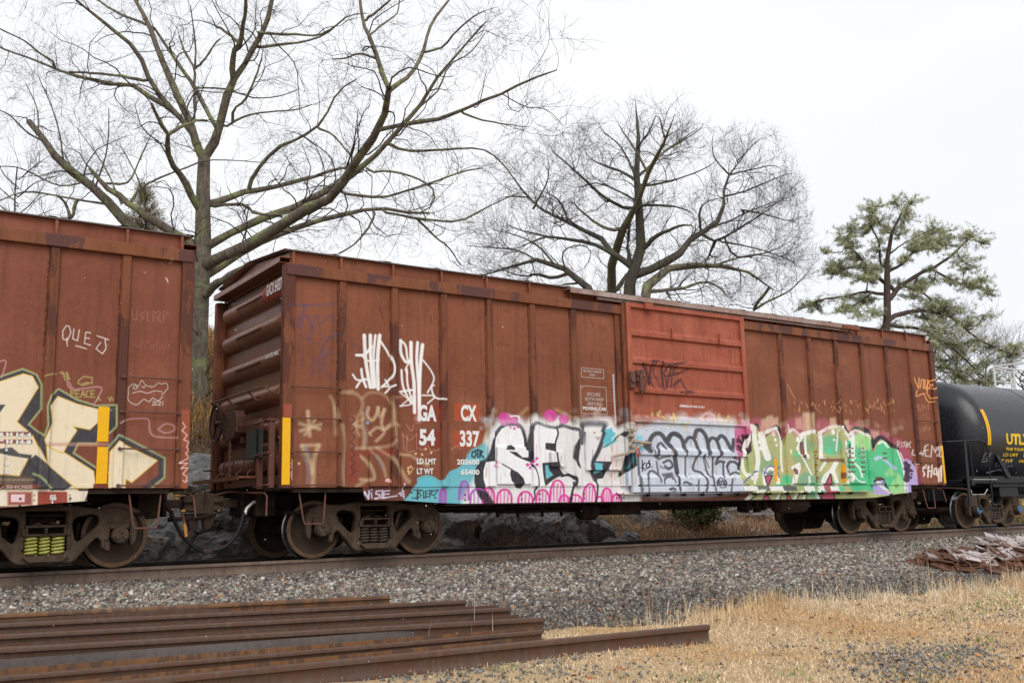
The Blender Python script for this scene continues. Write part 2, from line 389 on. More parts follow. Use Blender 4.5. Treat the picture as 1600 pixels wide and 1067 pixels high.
    for ax in axles:
        a = MB(); a.lathe([(.065, -1.1), (.065, -.92), (.085, -.90), (.085, .90), (.065, .92), (.065, 1.1)], (cx+ax, 0, cz), 1, 20)
        axo = a.build('axle', M['wheel'], parent, True)
        for side in (-1, 1):
            for q in _wm:
                c = q.copy(); COL.objects.link(c); c.parent = axo
                c.matrix_local = Matrix.Translation((cx+ax, side*.832, cz)) @ (Matrix.Identity(4) if side < 0 else Matrix.Rotation(R(180), 4, 'Z'))
    u = MB(); u.box(cx-.2, cx+.2, -.93, .93, .44, .56); u.box(cx-.16, cx+.16, -.80, .80, .56, .66)
    for s in (-1, 1):
        u.box(cx+s*.36-.04, cx+s*.36+.04, -.72, .72, .36, .42)
        for sd in (-1, 1): u.prism([(cx+s*.40, .22), (cx+s*.455, .22), (cx+s*.425, .42), (cx+s*.455, .58), (cx+s*.40, .58)], 1, sd*.70, sd*.80)
    u.build('truck_bolster', M['under'], parent, bevel=.01)

def end_wall(parent, x, s, mat, wheel_side):
    """corrugated end; s=-1 faces -x. x is the outermost plane"""
    zs = np.linspace(1.05, 4.10, 150); ys = np.concatenate([np.linspace(-1.44, -1.18, 9), np.linspace(-1.0, 1.0, 9), np.linspace(1.18, 1.44, 9)])
    zc = [3.86, 3.38, 2.87, 2.36, 1.85, 1.38]
    V = []
    for z in zs:
        b = 0
        for c in zc:
            d = z-c
            b = max(b, math.sqrt(max(0, 1-(d/(.12 if d > 0 else .17))**2)))
        b2 = b
        for y in ys:
            t = float(sstep(1.43, 1.22, abs(y))); V.append((x-s*(.17-.135*b2*t), y, z))
    ny = len(ys); F = [(i*ny+j, i*ny+j+1, (i+1)*ny+j+1, (i+1)*ny+j) for i in range(len(zs)-1) for j in range(ny-1)]
    m = MB(); m.add(V, F); ew = m.build('end_wall', mat, parent, True)
    sl = MB()
    for c in zc[:5]:
        sl.tube([(x-s*.045, -.55, c-.01), (x-s*.030, -.5, c-.01), (x-s*.030, .5, c-.01), (x-s*.045, .55, c-.01)], .022, 6)
    sl.build('stiffener_bead', mat, ew, True)
    # top plate: end of the roof, with the projecting bar
    p = MB(); p.prism([(-1.44, 4.10), (1.44, 4.10), (1.44, 4.32), (0, 4.47), (-1.44, 4.32)], 0, x-s*.16, x-s*.13); p.build('gable_plate', mat, parent)
    b = MB(); b.box(x-s*.13, x+s*.05, -1.47, 1.47, 4.225, 4.237); b.box(x+s*.038, x+s*.052, -1.47, 1.47, 4.15, 4.225); b.box(x-s*.13, x+s*.038, -1.47, 1.47, 4.15, 4.160)
    b.build('end_top_bar', mat, parent, bevel=.004)
    # corner posts and bottom sill
    for sd in (-1, 1):
        c = MB(); c.box(x, x-s*.165, sd*1.44, sd*1.558, .985, 4.118); c.build('corner_post', M['side_now'], parent, bevel=.012, seg=2)
    e = MB(); e.box(x-s*.02, x-s*.19, -1.44, 1.44, .96, 1.06); e.box(x-s*.05, x-s*.35, -.45, .45, .62, .96); e.build('end_sill', M['under'], parent, bevel=.01)

def coupler(parent, x, s):
    """coupler and draft gear at the end x, pointing s"""
    m = MB(); m.box(x-s*.30, x+s*.06, -.20, .20, .66, .95); m.box(x+s*.06, x+s*.12, -.26, .26, .64, .98)
    m.build('striker', M['under'], parent, bevel=.015)
    k = MB(); k.box(x+s*.10, x+s*.40, -.075, .075, .76, .88)
    k.prism([(x+s*.38, -.14), (x+s*.62, -.17), (x+s*.70, -.10), (x+s*.66, .02), (x+s*.60, .16), (x+s*.40, .13)], 2, .70, .93)
    k.prism([(x+s*.50, -.22), (x+s*.66, -.22), (x+s*.71, -.12), (x+s*.54, -.08)], 2, .67, .96)
    for zz in (.74, .86): k.box(x+s*.36, x+s*.56, -.20, -.13, zz-.03, zz+.03)
    k.tube([(x+s*.60, -.15, .62), (x+s*.60, -.15, 1.0)], .03, 8)
    k.prism([(x+s*.50, .45), (x+s*.60, .45), (x+s*.63, .68), (x+s*.42, .68)], 1, -.10, .0)
    k.build('coupler', M['truckm'], parent, bevel=.012)
    lv = MB(); lv.tube([(x+s*.52, -.05, .92), (x+s*.30, -.25, .98), (x+s*.14, -.5, .96), (x+s*.13, -1.25, .93), (x+s*.15, -1.38, .88), (x+s*.17, -1.42, .62)], .013, 6)
    lv.build('uncoupling_lever', M['bar'], parent, True)

def rung(m, x0, x1, z, y=-1.50, off=.075, r=.0105):
    m.tube([(x0, y, z), (x0, y-off, z-.005), (x0+.02, y-off-.006, z), (x1-.02, y-off-.006, z), (x1, y-off, z-.005), (x1, y, z)], r, 7)
    for xx in (x0, x1): m.lathe([(0, -.012), (.02, -.012), (.024, 0)], (xx, y-off+.008 if abs(y) > 2 else y-.066, z), 1, 8)

ST = [.897, 1.747, 2.591, 3.431, 4.266, 5.113]
POSTS = ST+[L-s+.035 for s in ST]
def boxcar(x0, mats, label, name='boxcar'):
    root = empty(name, (x0, 0, 0), label, 'boxcar', 'brown boxcars coupled in the train')
    M['side_now'] = mats['post']
    for sd in (-1, 1):
        s = MB(); s.box(.10, 6.20, sd*1.46, sd*1.50, 1.0, 3.97); s.box(9.17, L-.10, sd*1.46, sd*1.50, 1.0, 3.97)
        # bent lower edge of each panel stands a little proud, as the steel does
        s.box(.165, 6.18, sd*1.50, sd*1.507, 1.0, 1.045); s.box(9.2, L-.165, sd*1.50, sd*1.507, 1.0, 1.045)
        s.build('side_wall', mats['side'], root)
        for px_ in POSTS:
            p = MB(); z0 = 1.002
            V = [(px_-.070, sd*1.499), (px_-.048, sd*1.552), (px_+.048, sd*1.552), (px_+.070, sd*1.499)]
            p.prism(V, 2, z0, 3.962); po = p.build('side_post', mats['post'], root, bevel=.006)
            if sd < 0:
                q = MB(); rz = random.Random(int(px_*100)); z = 2.0 if x0 > -5 else 2.4
                while z < 3.9:
                    h_ = rz.uniform(.006, .035); q.box(px_-.070-rz.uniform(.001, .011), px_-.067, -1.504, -1.5, z, z+h_); z += h_+(rz.uniform(0, .012) if rz.random() < .8 else rz.uniform(.02, .12))
                q.build('weld_seam', M['seam'], po)
                q = MB(); q.box(px_-.152, px_-.146, -1.5025, -1.5, 1.05, 3.95); q.build('sheet_lap', mats['side'], po)
        # door posts
        for a, b in ((6.02, 6.12), (9.16, 9.25)):
            p = MB(); p.box(a, b, sd*1.5, sd*1.545, 1.0, 3.97); p.build('side_post', mats['post'], root, bevel=.006)
        c = MB(); c.box(.03, 6.22, sd*1.45, sd*1.578, 3.962, 4.125); c.box(9.16, L-.03, sd*1.45, sd*1.578, 3.962, 4.125); c.build('top_chord', mats['chord'], root, bevel=.008)
        f = MB(); f.box(.12, L-.12, sd*1.40, sd*1.43, 4.10, 4.335); fo = f.build('roof_fascia', mats['side'], root)
        g = MB()
        for px_ in [.16]+[q-.0 for q in POSTS]+[6.15, 7.0, 8.2, 9.2, L-.16]:
            g = MB(); g.prism([(px_-.018, sd*1.43), (px_+.018, sd*1.43), (px_+.018, sd*1.485), (px_-.018, sd*1.485)], 2, 4.126, 4.33); g.build('fascia_rib', mats['side'], fo)
        l = MB(); l.box(.05, L-.05, sd*1.40, sd*1.50, 4.336, 4.35); l.build('roof_lip', M['roofedge'], root)
        # floor sill (fish belly) below the side between the trucks
        y0 = sd*1.47; y1 = sd*1.492
        sp = [(1.235, 1.0), (1.30, .815), (1.95, .80), (2.45, .765), (2.9, .745), (12.4, .735), (12.9, .745), (13.4, .79), (13.75, .82), (14.14, .845), (14.15, 1.0)]
        k = MB(); k.prism(sp, 1, y0, y1); ks = k.build('side_sill', mats['sill'], root)
        k = MB(); k.box(2.6, 12.7, sd*1.40, sd*1.50, .722, .734); k.box(.2, L-.2, sd*1.35, sd*1.47, .93, .998); k.build('sill_flange', M['under'], root)
        if sd < 0:
            bl = MB()
            for bx in (2.95, 3.35, 4.0, 4.35, 5.0, 5.25, 5.95, 6.1, 13.4, 13.95):
                for bz in (.80, .88): bl.lathe([(0, -.012), (.011, -.012), (.014, 0)], (bx, -1.492, bz), 1, 6)
            bl.build('sill_bolt', M['under'], ks)
            # jacking pads and small pockets on the lower side
            for a_, b_, c_, d_, e_ in ((1.33, 1.655, 1.545, 1.005, 1.47), (1.845, 2.02, 1.545, 1.005, 1.47), (3.525, 4.17, 1.545, 1.03, 1.62), (10.3, 11.02, 1.54, 1.03, 1.60), (11.18, 11.75, 1.54, 1.03, 1.60), (12.1, 12.6, 1.54, 1.03, 1.55), (12.8, 13.2, 1.54, 1.03, 1.55)):
                jk = MB(); jk.box(a_, b_, -c_, -1.50, d_, e_); jk.build('reinforcing_plate', mats['side'], root, bevel=.01)
            # card boards / placard holder
            pb = MB(); pb.box(5.30, 6.0, -1.558, -1.545, 1.27, 1.29); pb.box(5.30, 5.32, -1.558, -1.545, 1.29, 1.88); pb.box(5.98, 6.0, -1.558, -1.545, 1.29, 1.88); pb.box(5.28, 6.02, -1.545, -1.52, 1.26, 1.9)
            pb.build('placard_board', mats['side'], root)
            pb = MB(); pb.box(4.56, 4.82, -1.55, -1.50, 1.33, 1.55); pb.box(4.55, 4.83, -1.56, -1.5, 1.315, 1.33); pb.box(4.55, 4.565, -1.565, -1.55, 1.33, 1.56); pb.box(4.815, 4.83, -1.565, -1.55, 1.33, 1.56)
            pb.build('card_pocket', mats['side'], root)
    # ends
    end_wall(root, 0.0, -1, mats['end'], 1); end_wall(root, L, 1, mats['end'], -1)
    # roof
    r = MB(); V = []; xs = []; x = .02
    while x < L-.03:
        xs += [(x, 0), (x+.70, 0), (x+.74, .045), (x+.81, .045), (x+.85, 0)]; x += .852
    xs.append((L-.02, 0)); ys = [-1.50, -1.3, 0, 1.3, 1.50]
    for (xx, h) in xs:
        for y in ys: V.append((xx, y, 4.352+h*(.3 if abs(y) > 1.4 else 1)+(1.5-abs(y))*.096))
    F = [(i*5+j, i*5+j+1, (i+1)*5+j+1, (i+1)*5+j) for i in range(len(xs)-1) for j in range(4)]
    r.add(V, F); ro = r.build('roof', M['roof'], root)
    # door on both sides
    for sd in (-1, 1):
        D = MB(); x0_, x1_ = 6.215, 9.15; z0, z1 = .885, 4.185; ya, yb = sd*1.555, sd*1.60
        D.box(x0_+.05, x1_-.05, ya, sd*1.575, z0+.04, z1-.04)
        d = D.build('sliding_door', mats['door'], root)
        fr = MB(); fr.box(x0_, x0_+.10, sd*1.55, sd*1.635, z0, z1); fr.box(x1_-.10, x1_, sd*1.55, sd*1.635, z0, z1); fr.box(x0_+.10, x1_-.10, sd*1.55, sd*1.63, z1-.085, z1); fr.box(x0_+.10, x1_-.10, sd*1.55, sd*1.63, z0, z0+.10)
        fr.build('door_frame', mats['door'], d, bevel=.008)
        for (a, b) in ((3.605, 3.672), (3.118, 3.182), (2.608, 2.668), (2.095, 2.165), (1.535, 1.605), (1.02, 1.135)):
            q = MB(); q.prism([(sd*1.574, a-.03), (sd*1.622, a), (sd*1.622, b), (sd*1.574, b+.06)], 0, x0_+.10, x1_-.10); q.build('door_rib', mats['door'], d)
        q = MB()                                                    # angle stops, hasps and lock rods
        q.box(7.25, 7.28, sd*1.63, sd*1.66, 3.62, 3.80); q.box(7.25, 7.32, sd*1.63, sd*1.66, 3.60, 3.62); q.box(7.28, 7.32, sd*1.63, sd*1.66, 3.78, 3.80)
        q.box(8.44, 8.47, sd*1.63, sd*1.66, 3.62, 3.80); q.box(8.44, 8.51, sd*1.63, sd*1.66, 3.60, 3.62)
        q.box(6.62, 6.80, sd*1.63, sd*1.68, 4.09, 4.20); q.build('door_bracket', mats['door'], d)
        if sd < 0:
            q = MB()
            q.box(6.19, 6.30, -1.70, -1.635, 2.66, 2.95); q.box(6.36, 6.52, -1.68, -1.62, 2.78, 2.98); q.box(6.40, 6.47, -1.71, -1.68, 2.62, 2.92)
            q.tube([(6.36, -1.69, 2.9), (6.56, -1.69, 2.86), (6.50, -1.68, 2.6)], .018, 6); q.lathe([(0, -.03), (.05, -.03), (.055, 0)], (6.24, -1.70, 2.8), 1, 12)
            q.tube([(6.44, -1.70, 3.0), (6.44, -1.70, 2.55)], .016, 6)
            q.build('door_latch', M['bar'], d, bevel=.004)
            q = MB()
            for a in range(5): q.box(6.12+.035*(a % 3), 6.20+.04*(a % 3), -1.70-.012*a, -1.62, 1.55+.09*a, 1.60+.09*a)
            q.tube([(5.82, -1.60, 1.49), (6.0, -1.66, 1.53), (6.2, -1.68, 1.58), (6.4, -1.68, 1.70)], .022, 6)
            q.tube([(6.05, -1.66, 2.0), (6.2, -1.70, 1.8), (6.1, -1.69, 1.66)], .018, 6); q.tube([(6.12, -1.66, 2.05), (6.24, -1.68, 2.02), (6.2, -1.69, 1.9)], .014, 6)
            q.tube([(6.3, -1.67, 1.74), (6.62, -1.67, 1.72)], .03, 8)
            q.build('hasp', mats['door_light'], d, bevel=.004)
            q = MB(); q.tube([(6.24, -1.73, 1.62), (6.22, -1.73, 1.54), (6.26, -1.74, 1.48), (6.30, -1.73, 1.55), (6.27, -1.73, 1.62)], .012, 6); q.build('cable_seal', simple_mat('red_seal', (.7, .08, .03), .4), d)
            q = MB()
            for xx in (6.55, 7.0, 7.4, 7.85, 8.3, 8.75, 9.2, 9.6, 10.1, 10.6, 11.1, 11.6, 12.0): q.box(xx, xx+.03, -1.60, -1.49, .845, .875); q.box(xx+.05, xx+.07, -1.58, -1.49, .82, .875)
            q.build('track_bracket', M['under'], root)
            q = MB(); q.box(5.95, 12.6, -1.60, -1.49, .862, .872); q.box(9.15, 12.62, -1.60, -1.585, .872, .985) ; q.build('lower_door_track', mats['sill'], root)
            q = MB(); q.box(4.98, 12.6, -1.66, -1.43, 4.285, 4.297); q.box(4.98, 12.6, -1.66, -1.648, 4.215, 4.285); q.box(5.6, 12.3, -1.60, -1.578, 4.17, 4.215)
            q.build('upper_door_track', mats['track'], root)
            q = MB(); q.box(12.05, 12.6, -1.70, -1.60, 4.20, 4.28); q.tube([(12.1, -1.69, 4.24), (12.75, -1.67, 4.22)], .02, 6); q.build('track_stop', mats['chord'], root)
            q = MB(); q.box(6.135, 6.20, -1.60, -1.5, 1.0, 4.19); q.build('door_guard', mats['post'], root, bevel=.006)
    # side ladders and stirrups
    for (xa, xb) in ((.145, .86), (L-.86, L-.145)):
        for z in (2.385, 1.945, 1.482, 1.028): m = MB(); rung(m, xa, xb, z); m.build('ladder_rung', M['bar'], root, True)
        for sd in (-1, 1):
            m = MB(); y = sd*1.40
            m.tube([(xa+.18, y, .99), (xa+.17, y-.02, .92), (xa+.22, sd*1.46, .56), (xa+.24, sd*1.47, .50), (xa+.50, sd*1.47, .50), (xa+.52, sd*1.46, .55), (xa+.56, y-.02, .92), (xa+.56, y, .99)], .013, 7)
            m.build('stirrup_step', M['bar'], root, True)
    # underframe
    u = MB(); u.box(.25, L-.25, -.22, -.12, .62, .96); u.box(.25, L-.25, .12, .22, .62, .96); u.box(.25, L-.25, -.22, .22, .93, .97); u.box(.1, L-.1, -1.46, 1.46, .97, 1.03)
    u.box(1.45, 1.85, -1.42, 1.42, .78, .97); u.box(L-1.85, L-1.45, -1.42, 1.42, .78, .97)
    for xx in (3.3, 4.9, 6.4, 7.7, 9.0, 10.5, 12.1): u.prism([(xx-.05, -1.44), (xx+.05, -1.44), (xx+.05, 1.44), (xx-.05, 1.44)], 2, .74, .97)
    u.build('underframe', M['under'], root)
    u = MB(); u.tube([(.3, -.9, .66), (5.5, -.9, .70), (L-.3, -.9, .68)], .022, 6)
    for a, b, z in ((3.2, 7.6, .62), (4.0, 9.2, .60), (5.2, 10.4, .66), (6.1, 6.9, .55)): u.tube([(a, -.75, z), (b, -.72, z)], .016, 6)
    for xx in (4.0, 4.4, 4.9, 5.3, 6.1, 6.35, 7.9, 8.6, 9.6): u.box(xx, xx+.02, -.8, -.74, .52, .8)
    u.build('brake_rigging', M['under'], root)
    u = MB(); u.lathe([(0, 0), (.10, .02), (.17, .07), (.19, .14), (.19, .80), (.17, .87), (.10, .92), (0, .94)], (10.35, -1.0, .66), 0, 24); u.build('air_reservoir', simple_mat('reservoir', (.07, .035, .028), .55), root, True)
    u = MB(); u.lathe([(0, 0), (.14, .0), (.15, .05), (.16, .3), (.12, .34), (.04, .36), (.04, .7)], (5.6, -.9, .60), 0, 18); u.box(6.2, 6.9, -1.0, -.6, .52, .72); u.build('brake_cylinder', M['under'], root)
    u = MB()
    for k in range(6): u.box(9.55+.12*k, 9.63+.12*k, -1.05+.04*(k % 2), -.85, .50+.04*(k % 3), .74)
    u.tube([(9.4, -1.0, .60), (10.3, -1.0, .60)], .03, 8); u.build('brake_valve', M['under'], root, bevel=.01)
    coupler(root, 0.02, -1); coupler(root, L-.02, 1)
    return root

def end_gear(root, x, s):
    """hand brake, ladders, walkway on the end at x that faces s"""
    def X(d): return x+s*d
    W = MB(); c = (X(.19), .72, 2.055); n = 28
    W.tube([(c[0], c[1]+.285*math.cos(2*math.pi*k/n), c[2]+.285*math.sin(2*math.pi*k/n)) for k in range(n+1)], .017, 7)
    for k in range(5):
        a = 2*math.pi*k/5+.3; W.tube([c, (c[0]-s*.02, c[1]+.14*math.cos(a), c[2]+.14*math.sin(a)), (c[0], c[1]+.28*math.cos(a), c[2]+.28*math.sin(a))], .012, 6)
    W.lathe([(0, .03), (.045, .02), (.05, -.03)], c, 0, 12); W.build('brake_wheel', simple_mat('brake_wheel_dark', (.05, .032, .028), .5), root, True)
    b = MB(); b.prism([(.52, 1.76), (.34, 1.72), (.02, 1.78), (-.08, 1.86), (-.10, 2.10), (-.02, 2.19), (.44, 2.19), (.53, 2.10)], 0, X(.0), X(.15)); b.box(X(-.1), X(.04), .0, .6, 1.70, 2.1)
    b.tube([(X(.1), .40, 2.05), (X(.2), .71, 2.055)], .035, 8); b.build('brake_housing', simple_mat('housing_rust', (.12, .055, .038), .6, .4, 9), root, bevel=.02, seg=2)
    ch = MB(); z = 1.74; k = 0
    while z > 1.20:
        pts = []
        for q in range(9):
            a = 2*math.pi*q/8; dx = .017*math.cos(a); dz = .030*math.sin(a)
            pts.append((X(.14)+(dx if k % 2 else 0), 0.18+(0 if k % 2 else dx), z+dz))
        ch.tube(pts, .0065, 5, cap=False); z -= .045; k += 1
    ch.box(X(.12), X(.16), .14, .21, 1.10, 1.21); ch.build('brake_chain', simple_mat('chain_rust', (.22, .10, .07), .6), root, True)
    g = MB()                                                         # long grab irons and end ladder at the near corner
    g.tube([(X(-.03), -1.36, 2.29), (X(.10), -1.34, 2.33), (X(.12), -1.22, 2.41), (X(.12), -.6, 2.42), (X(.12), 1.22, 2.42), (X(.0), 1.36, 2.38)], .013, 7)
    for yy in (-.5, .45): g.tube([(X(.12), yy, 2.42), (X(.03), yy-.06, 2.30), (X(-.02), yy-.1, 2.28)], .016, 6)
    g.tube([(X(.0), -1.38, 1.93), (X(.10), -1.36, 1.93), (X(.10), .0, 1.935), (X(0), .06, 1.92)], .013, 7)
    g.build('grab_iron', M['bar'], root, True)
    l = MB()
    for yy in (-1.33, -.88): l.box(X(.02), X(.10), yy-.025, yy+.025, 1.0, 1.95)
    for z in (1.93, 1.48, 1.04): l.tube([(X(.10), -1.38, z), (X(.13), -1.36, z), (X(.13), -.82, z-.02), (X(.10), -.8, z-.02)], .012, 7)
    l.box(X(.04), X(.07), -1.3, -.9, 1.58, 1.63)
    l.build('end_ladder', M['bar'], root, bevel=.004)
    l = MB()
    for z in (1.36, 1.02): l.tube([(X(.0), 1.5, z), (X(.12), 1.45, z), (X(.12), 1.12, z), (X(0), 1.1, z)], .012, 7)
    l.tube([(X(.05), 1.12, 1.0), (X(.05), 1.12, 1.75)], .016, 6)
    l.build('end_ladder', M['bar'], root, True)
    p = MB(); p.box(X(.07), X(.10), -1.02, -.42, 1.43, 1.84); p.build('placard_board', M['plate'], root, bevel=.003)
    p = MB(); p.prism([(-.85, 1.84), (.62, 1.84), (.62, 2.0), (-.82, 2.0)], 0, X(.0), X(.05)); p.box(X(.0), X(.07), -.8, -.74, 1.1, 1.86); p.build('end_bracket', M['bar'], root, bevel=.006)
    p = MB()                                                         # crossover walkway
    p.box(X(.02), X(.34), -.80, 1.32, 1.155, 1.18)
    for k in range(9): p.box(X(.02), X(.34), -.78+.25*k, -.75+.25*k, 1.181, 1.187)
    p.box(X(.33), X(.345), -.8, 1.32, 1.13, 1.19)
    p.build('end_walkway', M['end'], root)
    p = MB()
    for yy in (-.5, .0, .45, .9): p.tube([(X(-.02), yy, 1.45), (X(.03), yy, 1.30), (X(.10), yy, 1.24), (X(.10), yy, 1.17)], .012, 6)
    p.build('walkway_bracket', M['bar'], root, True)

def hose_pair():
    a = onY(352, 770, -.25); z0 = .74
    xa, xb = -1.12, -.10
    for nm, pts, par in (('air_hose', [(xa, -.42, .66), (xa+.02, -.44, .60), (xa+.12, -.46, .40), (xa+.28, -.46, .23), (xa+.42, -.45, .16), (xa+.52, -.44, .155)], 0),
                         ('air_hose', [(xb, -.42, .68), (xb-.03, -.44, .62), (xb-.10, -.46, .42), (xb-.24, -.46, .24), (xb-.38, -.45, .17), (xb-.52, -.44, .155)], 1)):
        P = [Vector(p) for p in pts]; out = []
        for i in range(len(P)-1):
            for k in range(4):
                t = k/4; q0 = P[max(i-1, 0)]; q3 = P[min(i+2, len(P)-1)]; q1, q2 = P[i], P[i+1]
                out.append(.5*((2*q1)+(-q0+q2)*t+(2*q0-5*q1+4*q2-q3)*t*t+(-q0+3*q1-3*q2+q3)*t**3))
        out.append(P[-1]); yield nm, out, par
# ================================================================== paint on the car sides (rasterised in metres on the side plane)
class Canvas:
    def __init__(s, xoff, ppm=150):
        s.ppm = ppm; s.xoff = xoff; s.W = int((LIV_X1-LIV_X0)*ppm); s.H = int((LIV_Z1-LIV_Z0)*ppm)
        s.c = np.zeros((s.H, s.W, 3), np.float32)+.5; s.a = np.zeros((s.H, s.W), np.float32)
        s.Y = -1.51; s.org = (0, 0); s.sc = 1.0; s.gain = 1.0; s.sm = True; s.fat = 1.12
    def crop(s, ox, oy, sc): s.org = (ox, oy); s.sc = sc; return s
    def tx(s, pts):
        out = []
        for x, y in pts:
            p = onY(s.org[0]+x/s.sc, s.org[1]+y/s.sc, s.Y); out.append(((p[0]-s.xoff-LIV_X0)*s.ppm, (p[2]-LIV_Z0)*s.ppm))
        return np.array(out)
    def unit(s, x, y):
        """texture pixels per crop unit at this spot"""
        q = s.tx([(x, y-2), (x, y+2)]); return np.linalg.norm(q[1]-q[0])/4
    def _grid(s, q, m):
        x0 = max(int(q[:, 0].min()-m), 0); x1 = min(int(q[:, 0].max()+m)+2, s.W); y0 = max(int(q[:, 1].min()-m), 0); y1 = min(int(q[:, 1].max()+m)+2, s.H)
        if x1 <= x0 or y1 <= y0: return None
        gy, gx = np.mgrid[y0:y1, x0:x1]; return x0, x1, y0, y1, gx+.5, gy+.5
    @staticmethod
    def _seg(gx, gy, q, closed):
        d = np.full(gx.shape, 1e9); n = len(q)
        for i in range(n if closed else n-1):
            a = q[i]; b = q[(i+1) % n]; ab = b-a; L2 = max(ab@ab, 1e-9)
            t = np.clip(((gx-a[0])*ab[0]+(gy-a[1])*ab[1])/L2, 0, 1)
            d = np.minimum(d, (gx-a[0]-t*ab[0])**2+(gy-a[1]-t*ab[1])**2)
        return np.sqrt(d)
    def _put(s, g, al, col):
        x0, x1, y0, y1 = g[:4]; al = al[..., None].astype(np.float32); c = np.array(col, np.float32)/255*s.gain
        A0 = s.a[y0:y1, x0:x1, None]; An = al+A0*(1-al)
        s.c[y0:y1, x0:x1] = np.where(An > 1e-4, (c*al+s.c[y0:y1, x0:x1]*A0*(1-al))/np.maximum(An, 1e-4), s.c[y0:y1, x0:x1]); s.a[y0:y1, x0:x1] = An[..., 0]
    @staticmethod
    def smooth(q, closed, k=5):
        n = len(q); out = []
        if n < 3: return q
        for i in range(n if closed else n-1):
            if closed: p0, p1, p2, p3 = q[i-1], q[i], q[(i+1) % n], q[(i+2) % n]
            else: p0, p1, p2, p3 = q[max(i-1, 0)], q[i], q[i+1], q[min(i+2, n-1)]
            for j in range(k):
                t = j/k; out.append(.5*((2*p1)+(-p0+p2)*t+(2*p0-5*p1+4*p2-p3)*t*t+(-p0+3*p1-3*p2+p3)*t**3))
        if not closed: out.append(q[-1])
        return np.array(out)
    def fill(s, pts, col, a=1.0, soft=1.2, sm=False):
        q = s.tx(pts)
        if sm: q = s.smooth(q, True)
        g = s._grid(q, soft+2)
        if g is None: return
        gx, gy = g[4], g[5]; ins = np.zeros(gx.shape, bool); n = len(q)
        for i in range(n):
            x1, y1 = q[i]; x2, y2 = q[(i+1) % n]
            if y1 == y2: continue
            c = ((y1 > gy) != (y2 > gy)) & (gx < (x2-x1)*(gy-y1)/(y2-y1)+x1); ins ^= c
        d = s._seg(gx, gy, q, True); sd = np.where(ins, d, -d)
        s._put(g, np.clip(.5+sd/soft, 0, 1)*a, col)
    def line(s, pts, w, col, a=1.0, soft=1.2, sm=None, closed=False, u=None):
        q = s.tx(pts); m_ = pts[len(pts)//2]; u = s.unit(*m_); hx = s.tx([(m_[0]-2, m_[1]), (m_[0]+2, m_[1])]); k = abs(hx[1, 0]-hx[0, 0])/4/u; w = w*u/2*s.fat
        sm = s.sm if sm is None else sm
        if sm and len(q) > 2: q = s.smooth(q, closed)
        g = s._grid(q, (w+soft+2)*max(k, 1))
        if g is None: return
        d = s._seg(g[4]/k, g[5], q/np.array([k, 1.0]), closed); al = np.clip(.5+(w-d)/soft, 0, 1); s._put(g, al*a, col)
    def dot(s, x, y, r, col, a=1.0, soft=1.2):
        q = s.tx([(x, y)]); u = s.unit(x, y); rr = r*u; hx = s.tx([(x-2, y), (x+2, y)]); k = abs(hx[1, 0]-hx[0, 0])/4/u; g = s._grid(q, (rr+soft+2)*max(k, 1))
        if g is None: return
        d = np.hypot((g[4]-q[0, 0])/k, g[5]-q[0, 1]); s._put(g, np.clip(.5+(rr-d)/soft, 0, 1)*a, col)
    def image(s, name):
        im = bpy.data.images.new(name, s.W, s.H, alpha=True); px = np.ones((s.H, s.W, 4), np.float32)
        px[..., :3] = s.c; px[..., 3] = s.a; im.pixels.foreach_set(np.clip(px, 0, 1).ravel()); im.alpha_mode = 'CHANNEL_PACKED'; im.update(); im.pack(); return im

